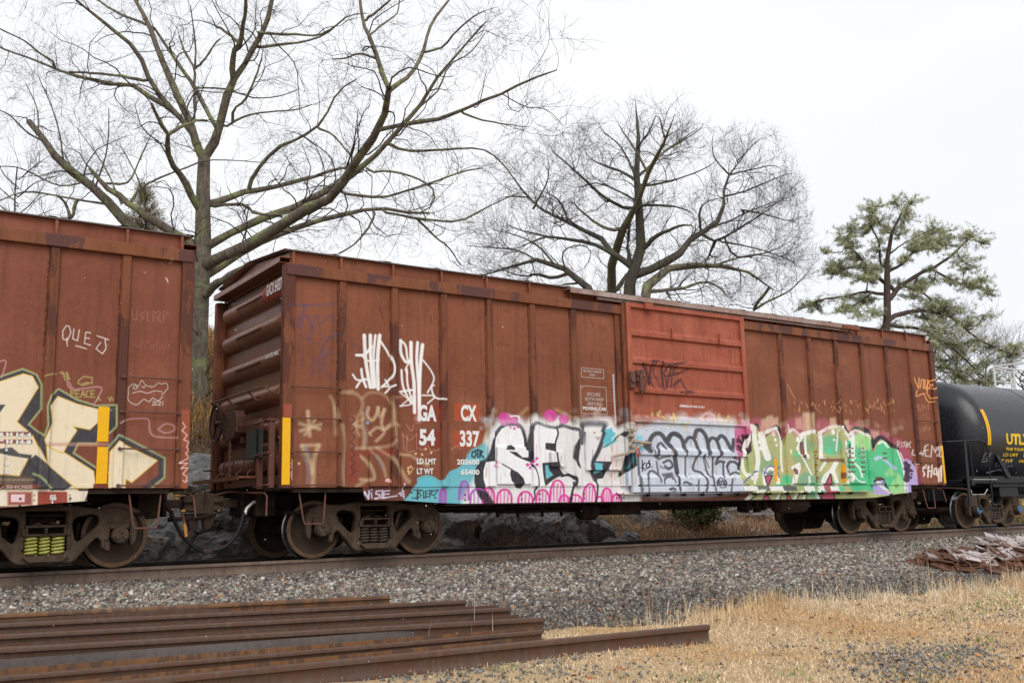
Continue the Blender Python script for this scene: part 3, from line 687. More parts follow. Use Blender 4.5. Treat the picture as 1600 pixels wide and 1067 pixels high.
K = (40, 42, 48); KG = (70, 72, 80); W_ = (240, 239, 240); CY_ = (108, 186, 198); MG = (220, 52, 146); SV = (204, 214, 226)
def make_livery_main():
    c = Canvas(0.0); rn = random.Random(11)
    # darker stencil fields behind the numbers
    c.crop(0, 0, 1)
    for x0, y0, x1, y1, col in ((646, 632, 690, 660, (138, 56, 38)), (710, 630, 751, 658, (176, 76, 44)), (648, 672, 690, 700, (134, 54, 36)), (708, 672, 752, 700, (172, 74, 44)), (540, 703, 563, 752, (140, 62, 46)), (441, 632, 454, 652, (170, 78, 56)), (565, 702, 616, 712, (132, 58, 40))):
        c.fill([(x0, y0), (x1, y0), (x1, y1), (x0, y1)], col, .75, 2.5)
    c.fill([(548, 648), (558, 648), (560, 700), (549, 700)], (176, 110, 92), .35, 3)
    c.fill([(565, 560), (700, 560), (700, 700), (565, 700)], (110, 52, 40), .15, 25)
    c.sm = True
    # faded cream writing on the first panels
    c.crop(320, 380, 3.5575); CR = (196, 166, 128)
    for p, w_, a in (([(790, 830), (850, 840), (880, 900), (840, 1000), (860, 1067)], 16, .45), ([(880, 860), (920, 830), (990, 840), (1040, 900), (1040, 990), (1000, 1030)], 14, .45), ([(700, 850), (720, 890)], 16, .45), ([(720, 900), (728, 1060)], 12, .5), ([(760, 830), (820, 822)], 18, .35), ([(1060, 860), (1100, 850)], 14, .35), ([(1040, 930), (1060, 1067)], 10, .4)): c.line(p, w_, CR, a, 6)
    BL = (52, 60, 104)
    for p, w_, a in (([(470, 345), (530, 345), (660, 345), (720, 335)], 12, .35), ([(545, 345), (560, 360), (520, 430), (530, 470), (560, 400), (600, 470), (570, 540)], 10, .5), ([(600, 470), (620, 400), (640, 450), (700, 400), (720, 440)], 8, .4), ([(560, 500), (600, 560), (650, 540), (640, 480)], 5, .35), ([(740, 510), (690, 530), (655, 590), (660, 640), (700, 600)], 12, .5), ([(530, 480), (525, 600), (540, 680)], 7, .3), ([(600, 740), (615, 640), (640, 720), (660, 660), (690, 740), (715, 760)], 10, .35), ([(820, 560), (860, 580), (830, 680)], 12, .2)): c.line(p, w_, BL, a, 4)
    WT = (240, 238, 236)
    for p, w_ in (([(888, 512), (895, 640), (908, 730), (922, 800)], 17), ([(922, 512), (925, 650), (938, 800)], 17), ([(950, 512), (940, 640), (950, 800)], 12), ([(974, 512), (962, 650), (966, 810)], 17), ([(845, 622), (890, 618), (930, 575)], 13), ([(878, 628), (912, 655), (970, 648)], 8), ([(975, 540), (1020, 610), (1048, 680), (1040, 740), (985, 800)], 10), ([(1005, 760), (1030, 795), (1055, 790)], 9), ([(990, 795), (1030, 800), (1005, 832)], 9), ([(872, 700), (878, 745), (898, 798)], 13), ([(825, 730), (850, 760), (900, 755)], 9), ([(905, 755), (870, 765), (845, 800)], 10),
                  ([(1090, 540), (1092, 610), (1120, 660), (1145, 650)], 14), ([(1090, 540), (1118, 570), (1128, 640), (1140, 665)], 10), ([(1148, 552), (1150, 660), (1165, 780), (1168, 940)], 17), ([(1185, 552), (1180, 650), (1190, 800), (1195, 960)], 14), ([(1212, 565), (1200, 680), (1195, 820), (1195, 980)], 17), ([(1095, 705), (1105, 800), (1150, 890)], 11), ([(1125, 700), (1130, 790), (1160, 890)], 10), ([(1085, 825), (1120, 820), (1155, 815)], 10), ([(1140, 660), (1118, 700), (1128, 720)], 8), ([(1215, 650), (1260, 710), (1275, 760), (1240, 830)], 8), ([(1275, 790), (1262, 800), (1280, 855), (1335, 868)], 9), ([(1210, 845), (1280, 850), (1240, 890)], 7), ([(1155, 850), (1090, 905)], 6), ([(1090, 830), (1150, 890), (1085, 905)], 6)): c.line(p, w_, WT, .95, 2.6)
    c.dot(1190, 975, 22, WT, .4, 10)
    for p in ([(970, 350), (985, 390), (992, 425)], [(1260, 400), (1262, 440)]): c.line(p, 5, (80, 34, 26), .8, 1.5)
    c.crop(320, 620, 3.5575)
    for p, w_, a in (([(575, 80), (585, 215)], 12, .95), ([(530, 148), (640, 178)], 12, .95), ([(535, 188), (645, 152)], 12, .95), ([(560, 210), (615, 125)], 10, .9), ([(570, 85), (572, 110)], 6, .6), ([(540, 270), (600, 268), (635, 268)], 12, .8), ([(545, 275), (600, 400), (600, 490)], 22, .6), ([(635, 270), (610, 340), (600, 420)], 20, .7), ([(912, 60), (905, 100), (930, 130), (955, 100), (965, 60)], 13, .95), ([(965, 60), (975, 110), (1000, 70)], 10, .8), ([(1000, 70), (985, 140), (1000, 180), (1030, 160)], 13, .9), ([(920, 200), (960, 170), (1000, 195), (955, 245)], 11, .9), ([(918, 200), (925, 215)], 8, .8),
                    ([(835, 160), (880, 170), (890, 220), (885, 285)], 20, .6), ([(880, 90), (880, 150)], 14, .6), ([(830, 150), (885, 120)], 10, .5), ([(845, 285), (960, 280), (1030, 270), (1060, 240)], 12, .55), ([(870, 330), (915, 380), (935, 455), (865, 458)], 12, .8), ([(920, 290), (980, 370), (1000, 440)], 10, .6), ([(960, 285), (1050, 350), (1110, 450), (1130, 470)], 16, .6), ([(1090, 320), (1150, 330), (1240, 380)], 13, .6), ([(760, 160), (775, 260), (765, 400), (770, 490)], 16, .45), ([(725, 60), (735, 110)], 16, .5), ([(1050, 150), (1080, 160)], 16, .5), ([(845, 495), (900, 465)], 12, .6), ([(1040, 0), (1055, 160), (1060, 280)], 8, .35)): c.line(p, w_, (212, 184, 146), a*.85, 7)
    for p, w_, a in (([(545, 320), (575, 400), (570, 480)], 10, .4), ([(900, 60), (905, 260)], 10, .25), ([(930, 300), (985, 400)], 8, .35), ([(560, 280), (590, 330)], 14, .35)): c.line(p, w_, (120, 150, 170), a, 5)
    for x, y in ((1125, 395), (1140, 388), (1155, 398), (1125, 412), (1145, 415), (1130, 425), (1175, 315), (1230, 290), (1260, 310), (525, 370), (1210, 320)): c.dot(x, y, 7, (226, 190, 130), .9)
    c.fill([(995, 470), (1000, 455), (1025, 452), (1035, 462), (1035, 478)], (240, 180, 180), .95); c.dot(907, 143, 9, (130, 170, 200), .8, 2)
    for i in range(7): c.line([(818, 108+rn.random()*6+i*48), (835, 125+i*48), (815, 150+i*48)], 8, (74, 40, 34), .55)
    for i in range(12): c.line([(470+rn.random()*12, 350+i*10), (476+rn.random()*10, 358+i*10)], 4, (230, 190, 150), .9)
    for p in ([(1100, 200), (1110, 295)], [(1180, 200), (1180, 290)], [(1100, 205), (1140, 240), (1180, 205)], [(1130, 210), (1125, 300), (1165, 300)], [(1120, 150), (1150, 190), (1165, 150)], [(1195, 280), (1210, 295), (1240, 270), (1260, 300), (1310, 290)], [(1370, 280), (1380, 290), (1400, 270), (1420, 290)]): c.line(p, 3.4, (200, 150, 140), .7)
    # far right faded marks
    c.crop(1200, 440, 3.5575); OR = (232, 160, 96)
    c.sm = False
    for p in ([(815, 600), (812, 530), (840, 595), (842, 535)], [(850, 590), (855, 545), (868, 545), (866, 595)], [(875, 545), (873, 590), (888, 590), (890, 545)], [(905, 548), (893, 560), (905, 575), (897, 595)], [(880, 600), (892, 555), (920, 545), (935, 580), (920, 600), (890, 590), (885, 620), (905, 650), (935, 645), (940, 620)], [(820, 640), (870, 620), (880, 650)], [(820, 640), (832, 605)], [(880, 650), (895, 670), (915, 668)]): c.line(p, 5, OR, .95)
    for k in range(60):
        x = 140+rn.random()*560; y = 650+rn.random()*70; c.line([(x, y), (x+rn.uniform(-10, 12), y+rn.uniform(6, 26))], rn.uniform(2, 4.5), (224, 160, 110), rn.uniform(.3, .8))
    for x0, y0 in ((570, 690), (830, 690), (840, 810)):
        for k in range(9): c.line([(x0+k*8, y0+rn.random()*30), (x0+k*8+4, y0-14+rn.random()*30)], 3, (205, 140, 110), .6)
    c.line([(110, 570), (140, 630), (155, 650)], 3, (220, 160, 120), .7)
    c.sm = True
    # --- green piece backgrounds
    c.crop(1080, 600, 3.5575); PK = (178, 90, 108); TN = (222, 192, 158)
    for x, y, r in ((370, 230, 44), (450, 225, 30), (560, 230, 44), (620, 225, 40), (735, 240, 50), (900, 250, 40), (940, 280, 60), (1010, 300, 36), (1070, 300, 34), (1140, 360, 60), (1180, 400, 50)): c.dot(x, y, r, PK, .7, 12)
    c.fill([(330, 240), (500, 250), (880, 260), (1000, 300), (1150, 300), (1230, 430), (1250, 570), (320, 600)], (158, 74, 92), .62, 14, True)
    for x, y, h_ in ((410, 195, 70), (440, 180, 80), (600, 190, 60), (640, 160, 110), (660, 165, 100), (790, 190, 60), (862, 205, 50), (1030, 265, 40), (470, 190, 60)): c.fill([(x-18, y), (x+16, y-6), (x+20, y+h_), (x-18, y+h_)], TN, .6, 9)
    # --- white / cyan fields of the first piece
    c.crop(0, 0, 1)
    c.fill([(640, 792), (642, 770), (655, 752), (672, 746), (690, 750), (700, 738), (720, 728), (736, 706), (748, 700), (760, 712), (765, 795)], CY_, .95, 3, True)
    c.fill([(652, 748), (668, 742), (684, 748), (676, 760), (660, 762)], (96, 190, 206), .8, 3, True)
    c.fill([(753, 720), (757, 690), (765, 672), (775, 662), (790, 652), (810, 652), (822, 660), (835, 648), (850, 656), (880, 652), (897, 662), (905, 658), (950, 652), (965, 668), (978, 662), (986, 680), (988, 800), (740, 800), (745, 740)], (230, 228, 226), .96, 14, True)
    c.fill([(942, 672), (956, 668), (962, 690), (944, 700)], (96, 190, 204), .9, 4)
    c.fill([(984, 680), (996, 668), (1030, 660), (1060, 654), (1100, 656), (1135, 660), (1150, 672), (1166, 694), (1172, 740), (1162, 768), (984, 768)], SV, .93, 16, True)
    for k in range(90):
        x = rn.uniform(990, 1160); y = rn.uniform(668, 762); c.line([(x, y), (x+rn.uniform(-3, 3), y+rn.uniform(4, 14))], rn.uniform(1.5, 5), rn.choice([(176, 188, 204), (228, 236, 244), (190, 200, 212), (170, 176, 190)]), rn.uniform(.2, .5), 5)
    for k in range(80):
        x = rn.uniform(760, 980); y = rn.uniform(660, 775); c.line([(x, y), (x+rn.uniform(-3, 3), y+rn.uniform(4, 16))], rn.uniform(1.5, 6), rn.choice([(204, 202, 200), (246, 246, 246), (214, 206, 196)]), rn.uniform(.2, .5), 6)
    c.fill([(986, 682), (1000, 680), (1001, 705), (988, 705)], (116, 200, 214), .8, 4)
    for p in ([(757, 690), (770, 640)], [(870, 640), (900, 655)], [(930, 650), (940, 632)], [(812, 650), (824, 638)]): c.line(p, 4, (226, 190, 140), .3, 7)
    # letters, crop A
    c.fat = 1.5
    c.crop(720, 620, 5.928)
    c.fill([(330, 325), (320, 480), (320, 600), (240, 600), (215, 680), (215, 760), (235, 850), (325, 1000), (225, 1000), (160, 900), (130, 800), (130, 700), (165, 600), (245, 560), (285, 400)], K, .93, 3)
    c.line([(325, 350), (380, 285), (430, 262), (520, 255), (565, 290), (590, 370), (600, 480)], 26, KG, .95, 4)
    c.fill([(590, 330), (615, 420), (640, 330), (655, 250), (672, 250), (668, 520), (600, 500)], K, .85, 6)
    c.fill([(315, 470), (325, 400), (345, 345), (380, 295), (430, 270), (520, 268), (560, 300), (586, 380), (595, 490), (615, 500), (615, 560), (545, 560), (500, 510), (440, 500), (640, 600), (690, 690), (712, 760), (712, 830), (560, 840), (585, 800), (560, 750), (460, 670), (330, 600), (315, 540)], W_, 1, 1.5)
    c.fill([(235, 605), (325, 592), (455, 668), (448, 740), (480, 790), (530, 842), (285, 835), (240, 835), (215, 760), (215, 680)], W_, 1, 1.5)
    for p in ([(410, 488), (425, 457), (470, 445), (488, 458), (490, 492)], [(455, 668), (520, 700), (570, 755), (585, 810), (560, 848), (520, 842), (460, 775), (446, 712)], [(435, 505), (505, 512), (560, 562), (615, 562), (617, 500), (667, 512), (667, 602), (640, 608), (560, 578), (500, 548)]): c.fill(p, K, .95, 2)
    c.line([(325, 595), (440, 660), (470, 680)], 7, K, .9); c.line([(650, 620), (690, 680), (712, 760), (710, 835), (690, 870), (692, 930), (665, 985)], 9, K, .95)
    c.fill([(662, 285), (700, 248), (740, 262), (830, 282), (890, 290), (903, 345), (880, 430), (790, 425), (785, 482), (870, 500), (890, 600), (760, 612), (765, 700), (780, 815), (735, 832), (700, 700), (668, 600)], W_, 1, 1.5)
    for p in ([(790, 425), (882, 432), (872, 500), (845, 497), (788, 482)], [(758, 612), (900, 600), (905, 660), (955, 722), (900, 742), (850, 772), (785, 825), (768, 720)]): c.fill(p, K, .95, 2)
    c.fill([(785, 630), (813, 630), (825, 680), (862, 722), (792, 765)], CY_, 1, 1.5)
    c.line([(657, 300), (665, 262), (710, 240), (800, 270), (885, 282), (965, 268), (1067, 305)], 17, KG, .95, 4)
    c.line([(890, 285), (905, 340), (880, 430), (885, 560), (912, 660), (955, 722), (1005, 715), (1067, 765)], 10, K, .95)
    c.line([(1048, 790), (1045, 860), (1030, 985)], 8, K, .9)
    for x, y, r, a in ((410, 205, 60, .9), (500, 220, 37, .9), (835, 175, 60, .9), (958, 208, 46, .85), (463, 283, 11, .9), (498, 292, 13, .9), (530, 273, 12, .9), (308, 637, 12, .9), (338, 648, 13, .9), (333, 609, 12, .9), (607, 630, 16, .9), (632, 658, 14, .9), (642, 620, 15, .9), (665, 597, 12, .9), (690, 572, 14, .9), (693, 628, 14, .9)): c.dot(x, y, r, (206, 66, 150), a, 2)
    c.line([(465, 178), (540, 180), (540, 230)], 7, W_, .95)
    c.fill([(330, 540), (372, 540), (372, 788), (330, 788)], (240, 240, 238), .8)
    # loops along the sill
    def loop(cx, cy, rx, ry, col, st=True, w_=12):
        pts = [(cx+rx*math.cos(R(q)), cy+ry*math.sin(R(q))) for q in range(170, 375, 15)]
        c.line(pts+[(pts[-1][0], cy+80)], w_, col, .92, 2.2); c.line([(cx-rx, cy-5), (cx-rx-3, cy+80)], w_, col, .92, 2.2)
        if st:
            for k in (-.45, 0, .45):
                c.line([(cx+rx*k*1.25, cy-ry*.72), (cx+rx*k-4, cy+75)], 8, col, .7, 3)
    PU = (172, 78, 172)
    loop(-160, 900, 26, 50, PU); loop(35, 870, 42, 90, PU); loop(170, 930, 75, 80, PU); loop(265, 920, 50, 78, MG); loop(410, 935, 66, 78, MG); loop(605, 955, 66, 78, MG); loop(765, 940, 60, 80, MG); loop(900, 880, 62, 108, MG); loop(965, 975, 48, 66, MG)
    # crop B
    c.crop(880, 620, 5.928)
    loop(120, 965, 58, 60, MG); loop(250, 910, 56, 104, MG); loop(345, 970, 30, 48, MG, False); loop(410, 920, 44, 74, MG); loop(500, 965, 46, 64, MG)
    c.line([(-20, 255), (60, 285), (135, 300)], 15, KG, .95, 4)
    c.fill([(130, 300), (165, 300), (162, 420), (137, 500), (130, 590), (157, 675), (120, 632), (95, 560), (100, 450), (137, 380)], K, .93, 3)
    c.fill([(195, 280), (372, 275), (355, 340), (345, 400), (300, 520), (280, 590), (195, 580), (180, 470)], (228, 226, 226), 1, 2)
    c.line([(165, 255), (280, 245), (395, 250)], 34, KG, .8, 8); c.line([(185, 260), (180, 360), (176, 430)], 20, K, .7, 4)
    c.line([(388, 262), (370, 330), (352, 400), (315, 500), (268, 600), (268, 690), (300, 765)], 24, K, .88, 4)
    c.line([(300, 765), (325, 830), (322, 900), (308, 975)], 10, K, .95)
    c.fill([(262, 596), (440, 600), (372, 752), (305, 760), (272, 700)], K, .95, 2); c.fill([(275, 606), (355, 616), (350, 695), (288, 712)], CY_, 1, 1.5)
    c.fill([(395, 300), (455, 290), (470, 345), (400, 430), (358, 445), (355, 405)], (90, 184, 200), .85, 5)
    c.fill([(358, 462), (440, 420), (490, 360), (560, 320), (600, 340), (602, 385), (510, 352), (470, 402), (352, 478)], K, .9, 3)
    c.fill([(560, 545), (628, 518), (640, 638), (508, 746), (535, 650)], K, .95, 2.5); c.line([(605, 540), (600, 600), (570, 660)], 12, (60, 150, 160), .8, 4)
    c.line([(-10, 735), (50, 722), (110, 745), (116, 795), (92, 870), (70, 980)], 12, K, .95)
    c.line([(0, 725), (60, 728), (110, 760)], 12, K, .9)
    for p in ([(535, 540), (540, 800)], [(620, 680), (625, 830)], [(480, 600), (482, 760)]): c.line(p, 10, (216, 160, 90), .4, 5)
    c.dot(278, 330, 10, (170, 110, 50), .9, 3); c.fill([(280, 372), (345, 372), (310, 405)], (150, 120, 110), .6, 5)
    # door piece
    for p, w_, col, a in (([(770, 480), (785, 395), (830, 345), (885, 350), (935, 420), (985, 480), (1010, 560), (1032, 700)], 26, KG, .95), ([(1030, 700), (1040, 860)], 10, K, .9), ([(940, 400), (990, 345), (1060, 370)], 26, KG, .95), ([(755, 430), (745, 470), (770, 500)], 34, KG, .9), ([(850, 570), (848, 470), (880, 430), (925, 480)], 15, KG, .85), ([(805, 470), (830, 560), (860, 480)], 10, KG, .7), ([(665, 530), (670, 640), (690, 870)], 20, KG, .75), ([(905, 610), (960, 590), (990, 640), (950, 670), (920, 640)], 14, KG, .85), ([(860, 580), (900, 560), (960, 550)], 10, KG, .8), ([(880, 640), (900, 660), (985, 650)], 8, KG, .7), ([(840, 600), (870, 790)], 10, KG, .8), ([(750, 760), (780, 690), (830, 700), (860, 740)], 12, KG, .85), ([(750, 760), (755, 880)], 9, KG, .8), ([(905, 800), (905, 760), (960, 740), (1000, 790)], 12, KG, .9), ([(945, 860), (970, 845), (1000, 862)], 9, KG, .9), ([(940, 850), (990, 880)], 6, KG, .8)): c.line(p, w_, col, a, 3)
    c.fill([(885, 715), (990, 700), (1005, 745), (890, 745)], KG, .85, 6); c.dot(935, 790, 30, SV, .9, 2); c.dot(975, 790, 22, SV, .9, 2)
    for p in ([(710, 590), (712, 690)], [(735, 610), (713, 645), (738, 680)], [(770, 612), (748, 625), (752, 665), (778, 640), (770, 612)], [(778, 590), (770, 600), (782, 625), (775, 655)], [(700, 655), (703, 656)], [(795, 650), (797, 652)]): c.line(p, 7, K, .95)
    for x, y in ((850, 160), (870, 140), (890, 190), (860, 175), (905, 210), (1000, 170), (990, 200), (1015, 215), (960, 220), (980, 250), (940, 260), (800, 160)): c.fill([(x-14, y+22), (x-4, y-18), (x+12, y-6), (x+16, y+20)], (206, 190, 130), .6, 5)
    # crop C
    c.crop(1040, 620, 5.928)
    for x, y in ((50, 170), (20, 200), (60, 205), (180, 235), (150, 260), (170, 290), (120, 250), (465, 190), (480, 215), (545, 200), (560, 185), (520, 230), (500, 250), (470, 170)): c.fill([(x-16, y+20), (x-5, y-20), (x+14, y-8), (x+18, y+18)], (206, 190, 134), .6, 5)
    c.line([(290, 240), (320, 180), (380, 155), (430, 190), (455, 250)], 20, (230, 200, 196), .6, 6); c.line([(340, 240), (380, 185), (425, 240)], 12, (220, 190, 186), .6, 5)
    for p, w_ in (([(5, 400), (30, 350), (80, 345), (130, 400), (150, 480), (155, 500)], 24), ([(160, 420), (190, 380), (235, 390), (268, 460), (280, 520)], 20), ([(245, 375), (265, 315), (310, 315), (350, 370), (372, 460), (370, 530)], 24), ([(375, 420), (400, 385), (440, 395), (470, 460), (480, 530)], 20), ([(455, 400), (490, 363), (530, 390), (570, 465), (590, 500), (602, 440), (605, 400)], 22)): c.line(p, w_, KG, .95, 3)
    for p, w_ in (([(50, 530), (62, 640), (78, 740)], 11), ([(160, 500), (158, 740)], 9), ([(278, 520), (232, 640), (240, 682), (300, 700), (332, 740), (352, 800), (335, 870)], 13), ([(325, 540), (350, 670), (385, 740), (410, 720), (412, 560)], 11), ([(335, 560), (380, 660)], 5), ([(485, 520), (440, 620), (475, 600), (520, 605)], 15), ([(545, 645), (570, 605), (625, 610), (655, 650)], 16), ([(545, 645), (560, 700)], 12), ([(570, 722), (615, 700), (665, 715)], 12), ([(510, 620), (512, 740)], 12), ([(600, 560), (650, 580)], 10), ([(90, 740), (95, 870)], 10), ([(268, 770), (262, 870)], 9), ([(402, 750), (425, 870)], 10), ([(582, 760), (565, 870)], 10), ([(130, 800), (150, 790), (195, 810)], 12), ([(0, 860), (30, 845), (50, 865)], 10)): c.line(p, w_, KG, .92, 2.5)
    c.line([(430, 790), (470, 750), (520, 780), (520, 830), (470, 840), (430, 790)], 5, K, .9)
    for p in ([(440, 810), (450, 770), (465, 790), (445, 795), (470, 815)], [(475, 815), (485, 770), (500, 815)], [(505, 770), (508, 810), (525, 795), (505, 770)]): c.line(p, 6, K, .95)
    # pink corner of the door
    c.fill([(612, 262), (700, 235), (775, 245), (800, 320), (760, 420), (715, 520), (640, 590), (620, 500)], (200, 96, 140), .9, 6)
    for p, w_ in (([(650, 400), (690, 430), (730, 400)], 22), ([(690, 360), (700, 430), (670, 500)], 18), ([(740, 390), (720, 450), (690, 495)], 26), ([(650, 460), (690, 490), (740, 470)], 20), ([(660, 500), (700, 470)], 16), ([(720, 360), (700, 400)], 14)): c.line(p, w_, (58, 32, 44), .92, 4)
    for x, y in ((655, 370), (640, 420), (745, 380), (640, 490), (755, 430)): c.dot(x, y, 8, (58, 32, 44), .9, 3)
    # --- green piece
    c.fat = 1.3
    c.crop(1080, 600, 3.5575); OL = (176, 182, 126); GR = (82, 196, 140); LG = (176, 222, 150)
    body = [(252, 520), (256, 460), (275, 405), (330, 355), (348, 262), (375, 250), (398, 312), (470, 248), (500, 335), (537, 240), (560, 250), (612, 292), (645, 268), (690, 258), (705, 400), (722, 288), (785, 240), (832, 240), (880, 308), (935, 258), (1000, 305), (1012, 380), (1030, 330), (1055, 305), (1090, 325), (1120, 360), (1148, 360), (1180, 450), (1196, 600), (1222, 612), (1110, 618), (1000, 640), (330, 660), (322, 600), (270, 560)]
    c.line([(250, 470), (262, 420), (300, 372), (325, 345), (318, 300), (345, 262), (370, 225), (388, 290), (478, 235), (500, 310)], 13, K, .95, 2)
    c.line([(848, 232), (885, 290), (905, 252), (950, 248), (1000, 292), (1012, 345), (1032, 308), (1062, 295), (1095, 322), (1118, 350), (1150, 352)], 17, K, .95, 2)
    c.fill(body, OL, .97, 2)
    c.fill([(868, 320), (900, 290), (935, 262), (1000, 308), (1012, 385), (1055, 310), (1090, 330), (1120, 362), (1148, 362), (1180, 450), (1194, 590), (1100, 612), (1000, 600), (870, 575)], GR, .95, 3)
    c.fill([(900, 290), (935, 262), (990, 300), (985, 370), (930, 360)], LG, .9, 6)
    c.fill([(1150, 480), (1190, 560), (1196, 606), (1100, 606), (1110, 560)], LG, .8, 8)
    for x, y, r, col, a in ((455, 370, 26, (168, 176, 120), .8), (430, 450, 60, (126, 164, 122), .7), (560, 470, 60, (190, 176, 120), .7), (600, 420, 40, (146, 170, 122), .8), (640, 340, 40, (130, 168, 124), .8), (640, 540, 50, (110, 168, 140), .7), (780, 340, 55, (104, 184, 140), .85), (740, 560, 60, (110, 176, 130), .5), (770, 490, 50, (196, 190, 130), .7), (530, 530, 24, GR, .9), (500, 570, 24, GR, .8), (680, 590, 40, (90, 190, 140), .7), (340, 500, 50, (196, 200, 140), .7), (300, 470, 40, (160, 180, 110), .7), (1110, 480, 14, LG, .8), (1090, 500, 12, LG, .8), (1120, 500, 12, LG, .8), (1000, 500, 24, (60, 180, 120), .7), (900, 560, 40, (70, 186, 130), .9), (585, 390, 16, GR, .7), (770, 370, 20, (90, 206, 160), .8), (370, 560, 30, (150, 184, 110), .6)): c.dot(x, y, r, col, a, 10)
    c.crop(1180, 620, 5.928)
    for p, w_ in (([(-140, 560), (-120, 440), (-60, 330)], 26), ([(-60, 330), (-40, 270), (0, 285)], 30), ([(-10, 300), (0, 400), (30, 560), (20, 680), (-10, 790)], 34), ([(-140, 560), (-130, 690), (-40, 770)], 26), ([(60, 350), (90, 470), (120, 560)], 50), ([(65, 350), (130, 315), (195, 288)], 26), ([(195, 288), (238, 400), (245, 600), (255, 690)], 14), ([(300, 262), (312, 320), (360, 305), (435, 375)], 22), ([(435, 375), (400, 480), (460, 620), (512, 720)], 12), ([(440, 345), (530, 322)], 28), ([(462, 350), (470, 470), (480, 560)], 18), ([(602, 335), (612, 480), (595, 560)], 32), ([(620, 320), (700, 282), (765, 275)], 24), ([(775, 300), (762, 400), (755, 500)], 10), ([(800, 280), (850, 340), (885, 395)], 22), ([(905, 330), (912, 450), (905, 560)], 30), ([(880, 345), (930, 312), (1000, 335), (1067, 385)], 20), ([(840, 410), (850, 490), (900, 600), (955, 660), (980, 740)], 14), ([(855, 700), (905, 745), (850, 790)], 28), ([(610, 820), (640, 740), (700, 680), (742, 600)], 34), ([(705, 670), (730, 740), (755, 820)], 28), ([(340, 825), (365, 740), (392, 650)], 34), ([(395, 625), (335, 655)], 24), ([(100, 825), (90, 710), (140, 655), (195, 700), (215, 790)], 30), ([(585, 560), (640, 590), (590, 680)], 18), ([(490, 740), (495, 820)], 14)): c.line(p, w_, (240, 240, 232), .95, 2)
    for x, y, r in ((175, 350, 16), (190, 400, 12), (203, 450, 9), (400, 400, 18), (395, 480, 13), (725, 330, 18), (735, 400, 9), (40, 420, 12), (52, 480, 14), (845, 430, 13), (330, 510, 16)): c.dot(x, y, r, (244, 244, 238), .95); c.dot(x-2, y-r*.9, r*.8, (244, 244, 238), .95)
    for p in ([(98, 735), (157, 730), (120, 822)], [(640, 825), (686, 718), (702, 825)], [(70, 975), (108, 900), (160, 975)], [(300, 975), (312, 890), (352, 975)], [(620, 950), (645, 865), (722, 865), (745, 950)], [(425, 430), (436, 425), (455, 560), (440, 555)], [(355, 670), (375, 680), (378, 710), (368, 705)]):
        c.line(p, 14, K, .95, 1.5, False, True); c.fill(p, (190, 84, 112), 1)
    c.fill([(870, 440), (885, 430), (890, 560), (874, 560)], K, .9)
    for p, w_ in (([(-60, 640), (-20, 700), (20, 685)], 7), ([(85, 720), (110, 660), (160, 640), (205, 690), (225, 745)], 8), ([(75, 690), (130, 710), (190, 680), (235, 645)], 7), ([(-150, 800), (-90, 740), (-20, 695), (30, 690)], 7)): c.line(p, w_, (74, 74, 156), .9)
    c.fill([(178, 572), (207, 572), (210, 788), (186, 788)], (244, 160, 8), 1); c.fill([(797, 632), (818, 632), (828, 788), (806, 788)], (236, 156, 20), 1)
    c.fill([(590, 572), (810, 572), (820, 640), (800, 600), (595, 602)], (126, 84, 62), .85, 3); c.fill([(797, 700), (830, 700), (830, 755), (797, 755)], (110, 70, 56), .8, 4)
    for k in range(16):
        x = 545+rn.random()*22; y = 330+k*30; c.dot(x, y, 5+rn.random()*9, (128, 72, 40), .7, 3)
    for k in range(10): c.dot(285+rn.random()*15, 270+k*40, 5, (170, 120, 60), .6, 3)
    # bars on the lower door track
    cols = [(240, 240, 236), (110, 118, 104), (240, 240, 236), (90, 96, 92), (160, 178, 120), (236, 236, 230), (150, 170, 118), (240, 240, 236), (170, 92, 100), (238, 238, 232), (96, 196, 150)]
    xs_ = [-140, 0, 110, 235, 360, 430, 525, 560, 615, 670, 750, 800]
    for i, col in enumerate(cols): c.fill([(xs_[i]-14, 826), (xs_[i+1]-14, 826), (xs_[i+1], 870), (xs_[i], 870)], col, .95, 2)
    for p in ([(-100, 980), (0, 880), (60, 870)], [(200, 975), (240, 880)], [(370, 950), (400, 880)], [(470, 880), (455, 950)], [(560, 870), (600, 950)]): c.line(p, 22, (240, 240, 234), .8, 3); c.line([(p[0][0]+22, p[0][1]), (p[-1][0]+24, p[-1][1])], 7, K, .85, 2)
    # right end
    c.fat = 1.1
    c.crop(1080, 600, 3.5575)
    c.fill([(1182, 430), (1215, 420), (1250, 470), (1262, 560), (1228, 615), (1196, 612), (1196, 560)], (186, 172, 224), .92, 5, True)
    c.fill([(1010, 540), (1060, 530), (1085, 570), (1110, 615), (1020, 612)], (180, 170, 226), .95, 2); c.line([(1010, 540), (1060, 528), (1088, 570), (1118, 615)], 12, K, .9); c.line([(1030, 545), (1110, 600)], 16, (240, 240, 236), .8)
    c.line([(1150, 370), (1180, 460), (1196, 600)], 8, (240, 240, 236), .95); c.line([(1165, 380), (1196, 470), (1208, 600)], 5, (240, 240, 236), .9)
    c.line([(1020, 420), (1050, 405), (1090, 430), (1130, 470)], 14, (198, 200, 236), .85, 5); c.line([(1045, 330), (1070, 320), (1095, 350)], 12, (240, 240, 236), .9)
    c.line([(870, 470), (890, 500), (930, 540), (960, 545)], 8, (240, 240, 236), .9)
    for p, w_ in (([(1195, 440), (1205, 480), (1195, 530)], 24), ([(1190, 470), (1225, 480)], 16), ([(1215, 450), (1200, 500), (1220, 520)], 14), ([(1200, 540), (1210, 520)], 12)): c.line(p, w_, (62, 44, 66), .9, 4)
    for k in range(10): c.dot(1185+rn.random()*50, 430+rn.random()*110, 3+rn.random()*4, (62, 44, 66), .85, 2)
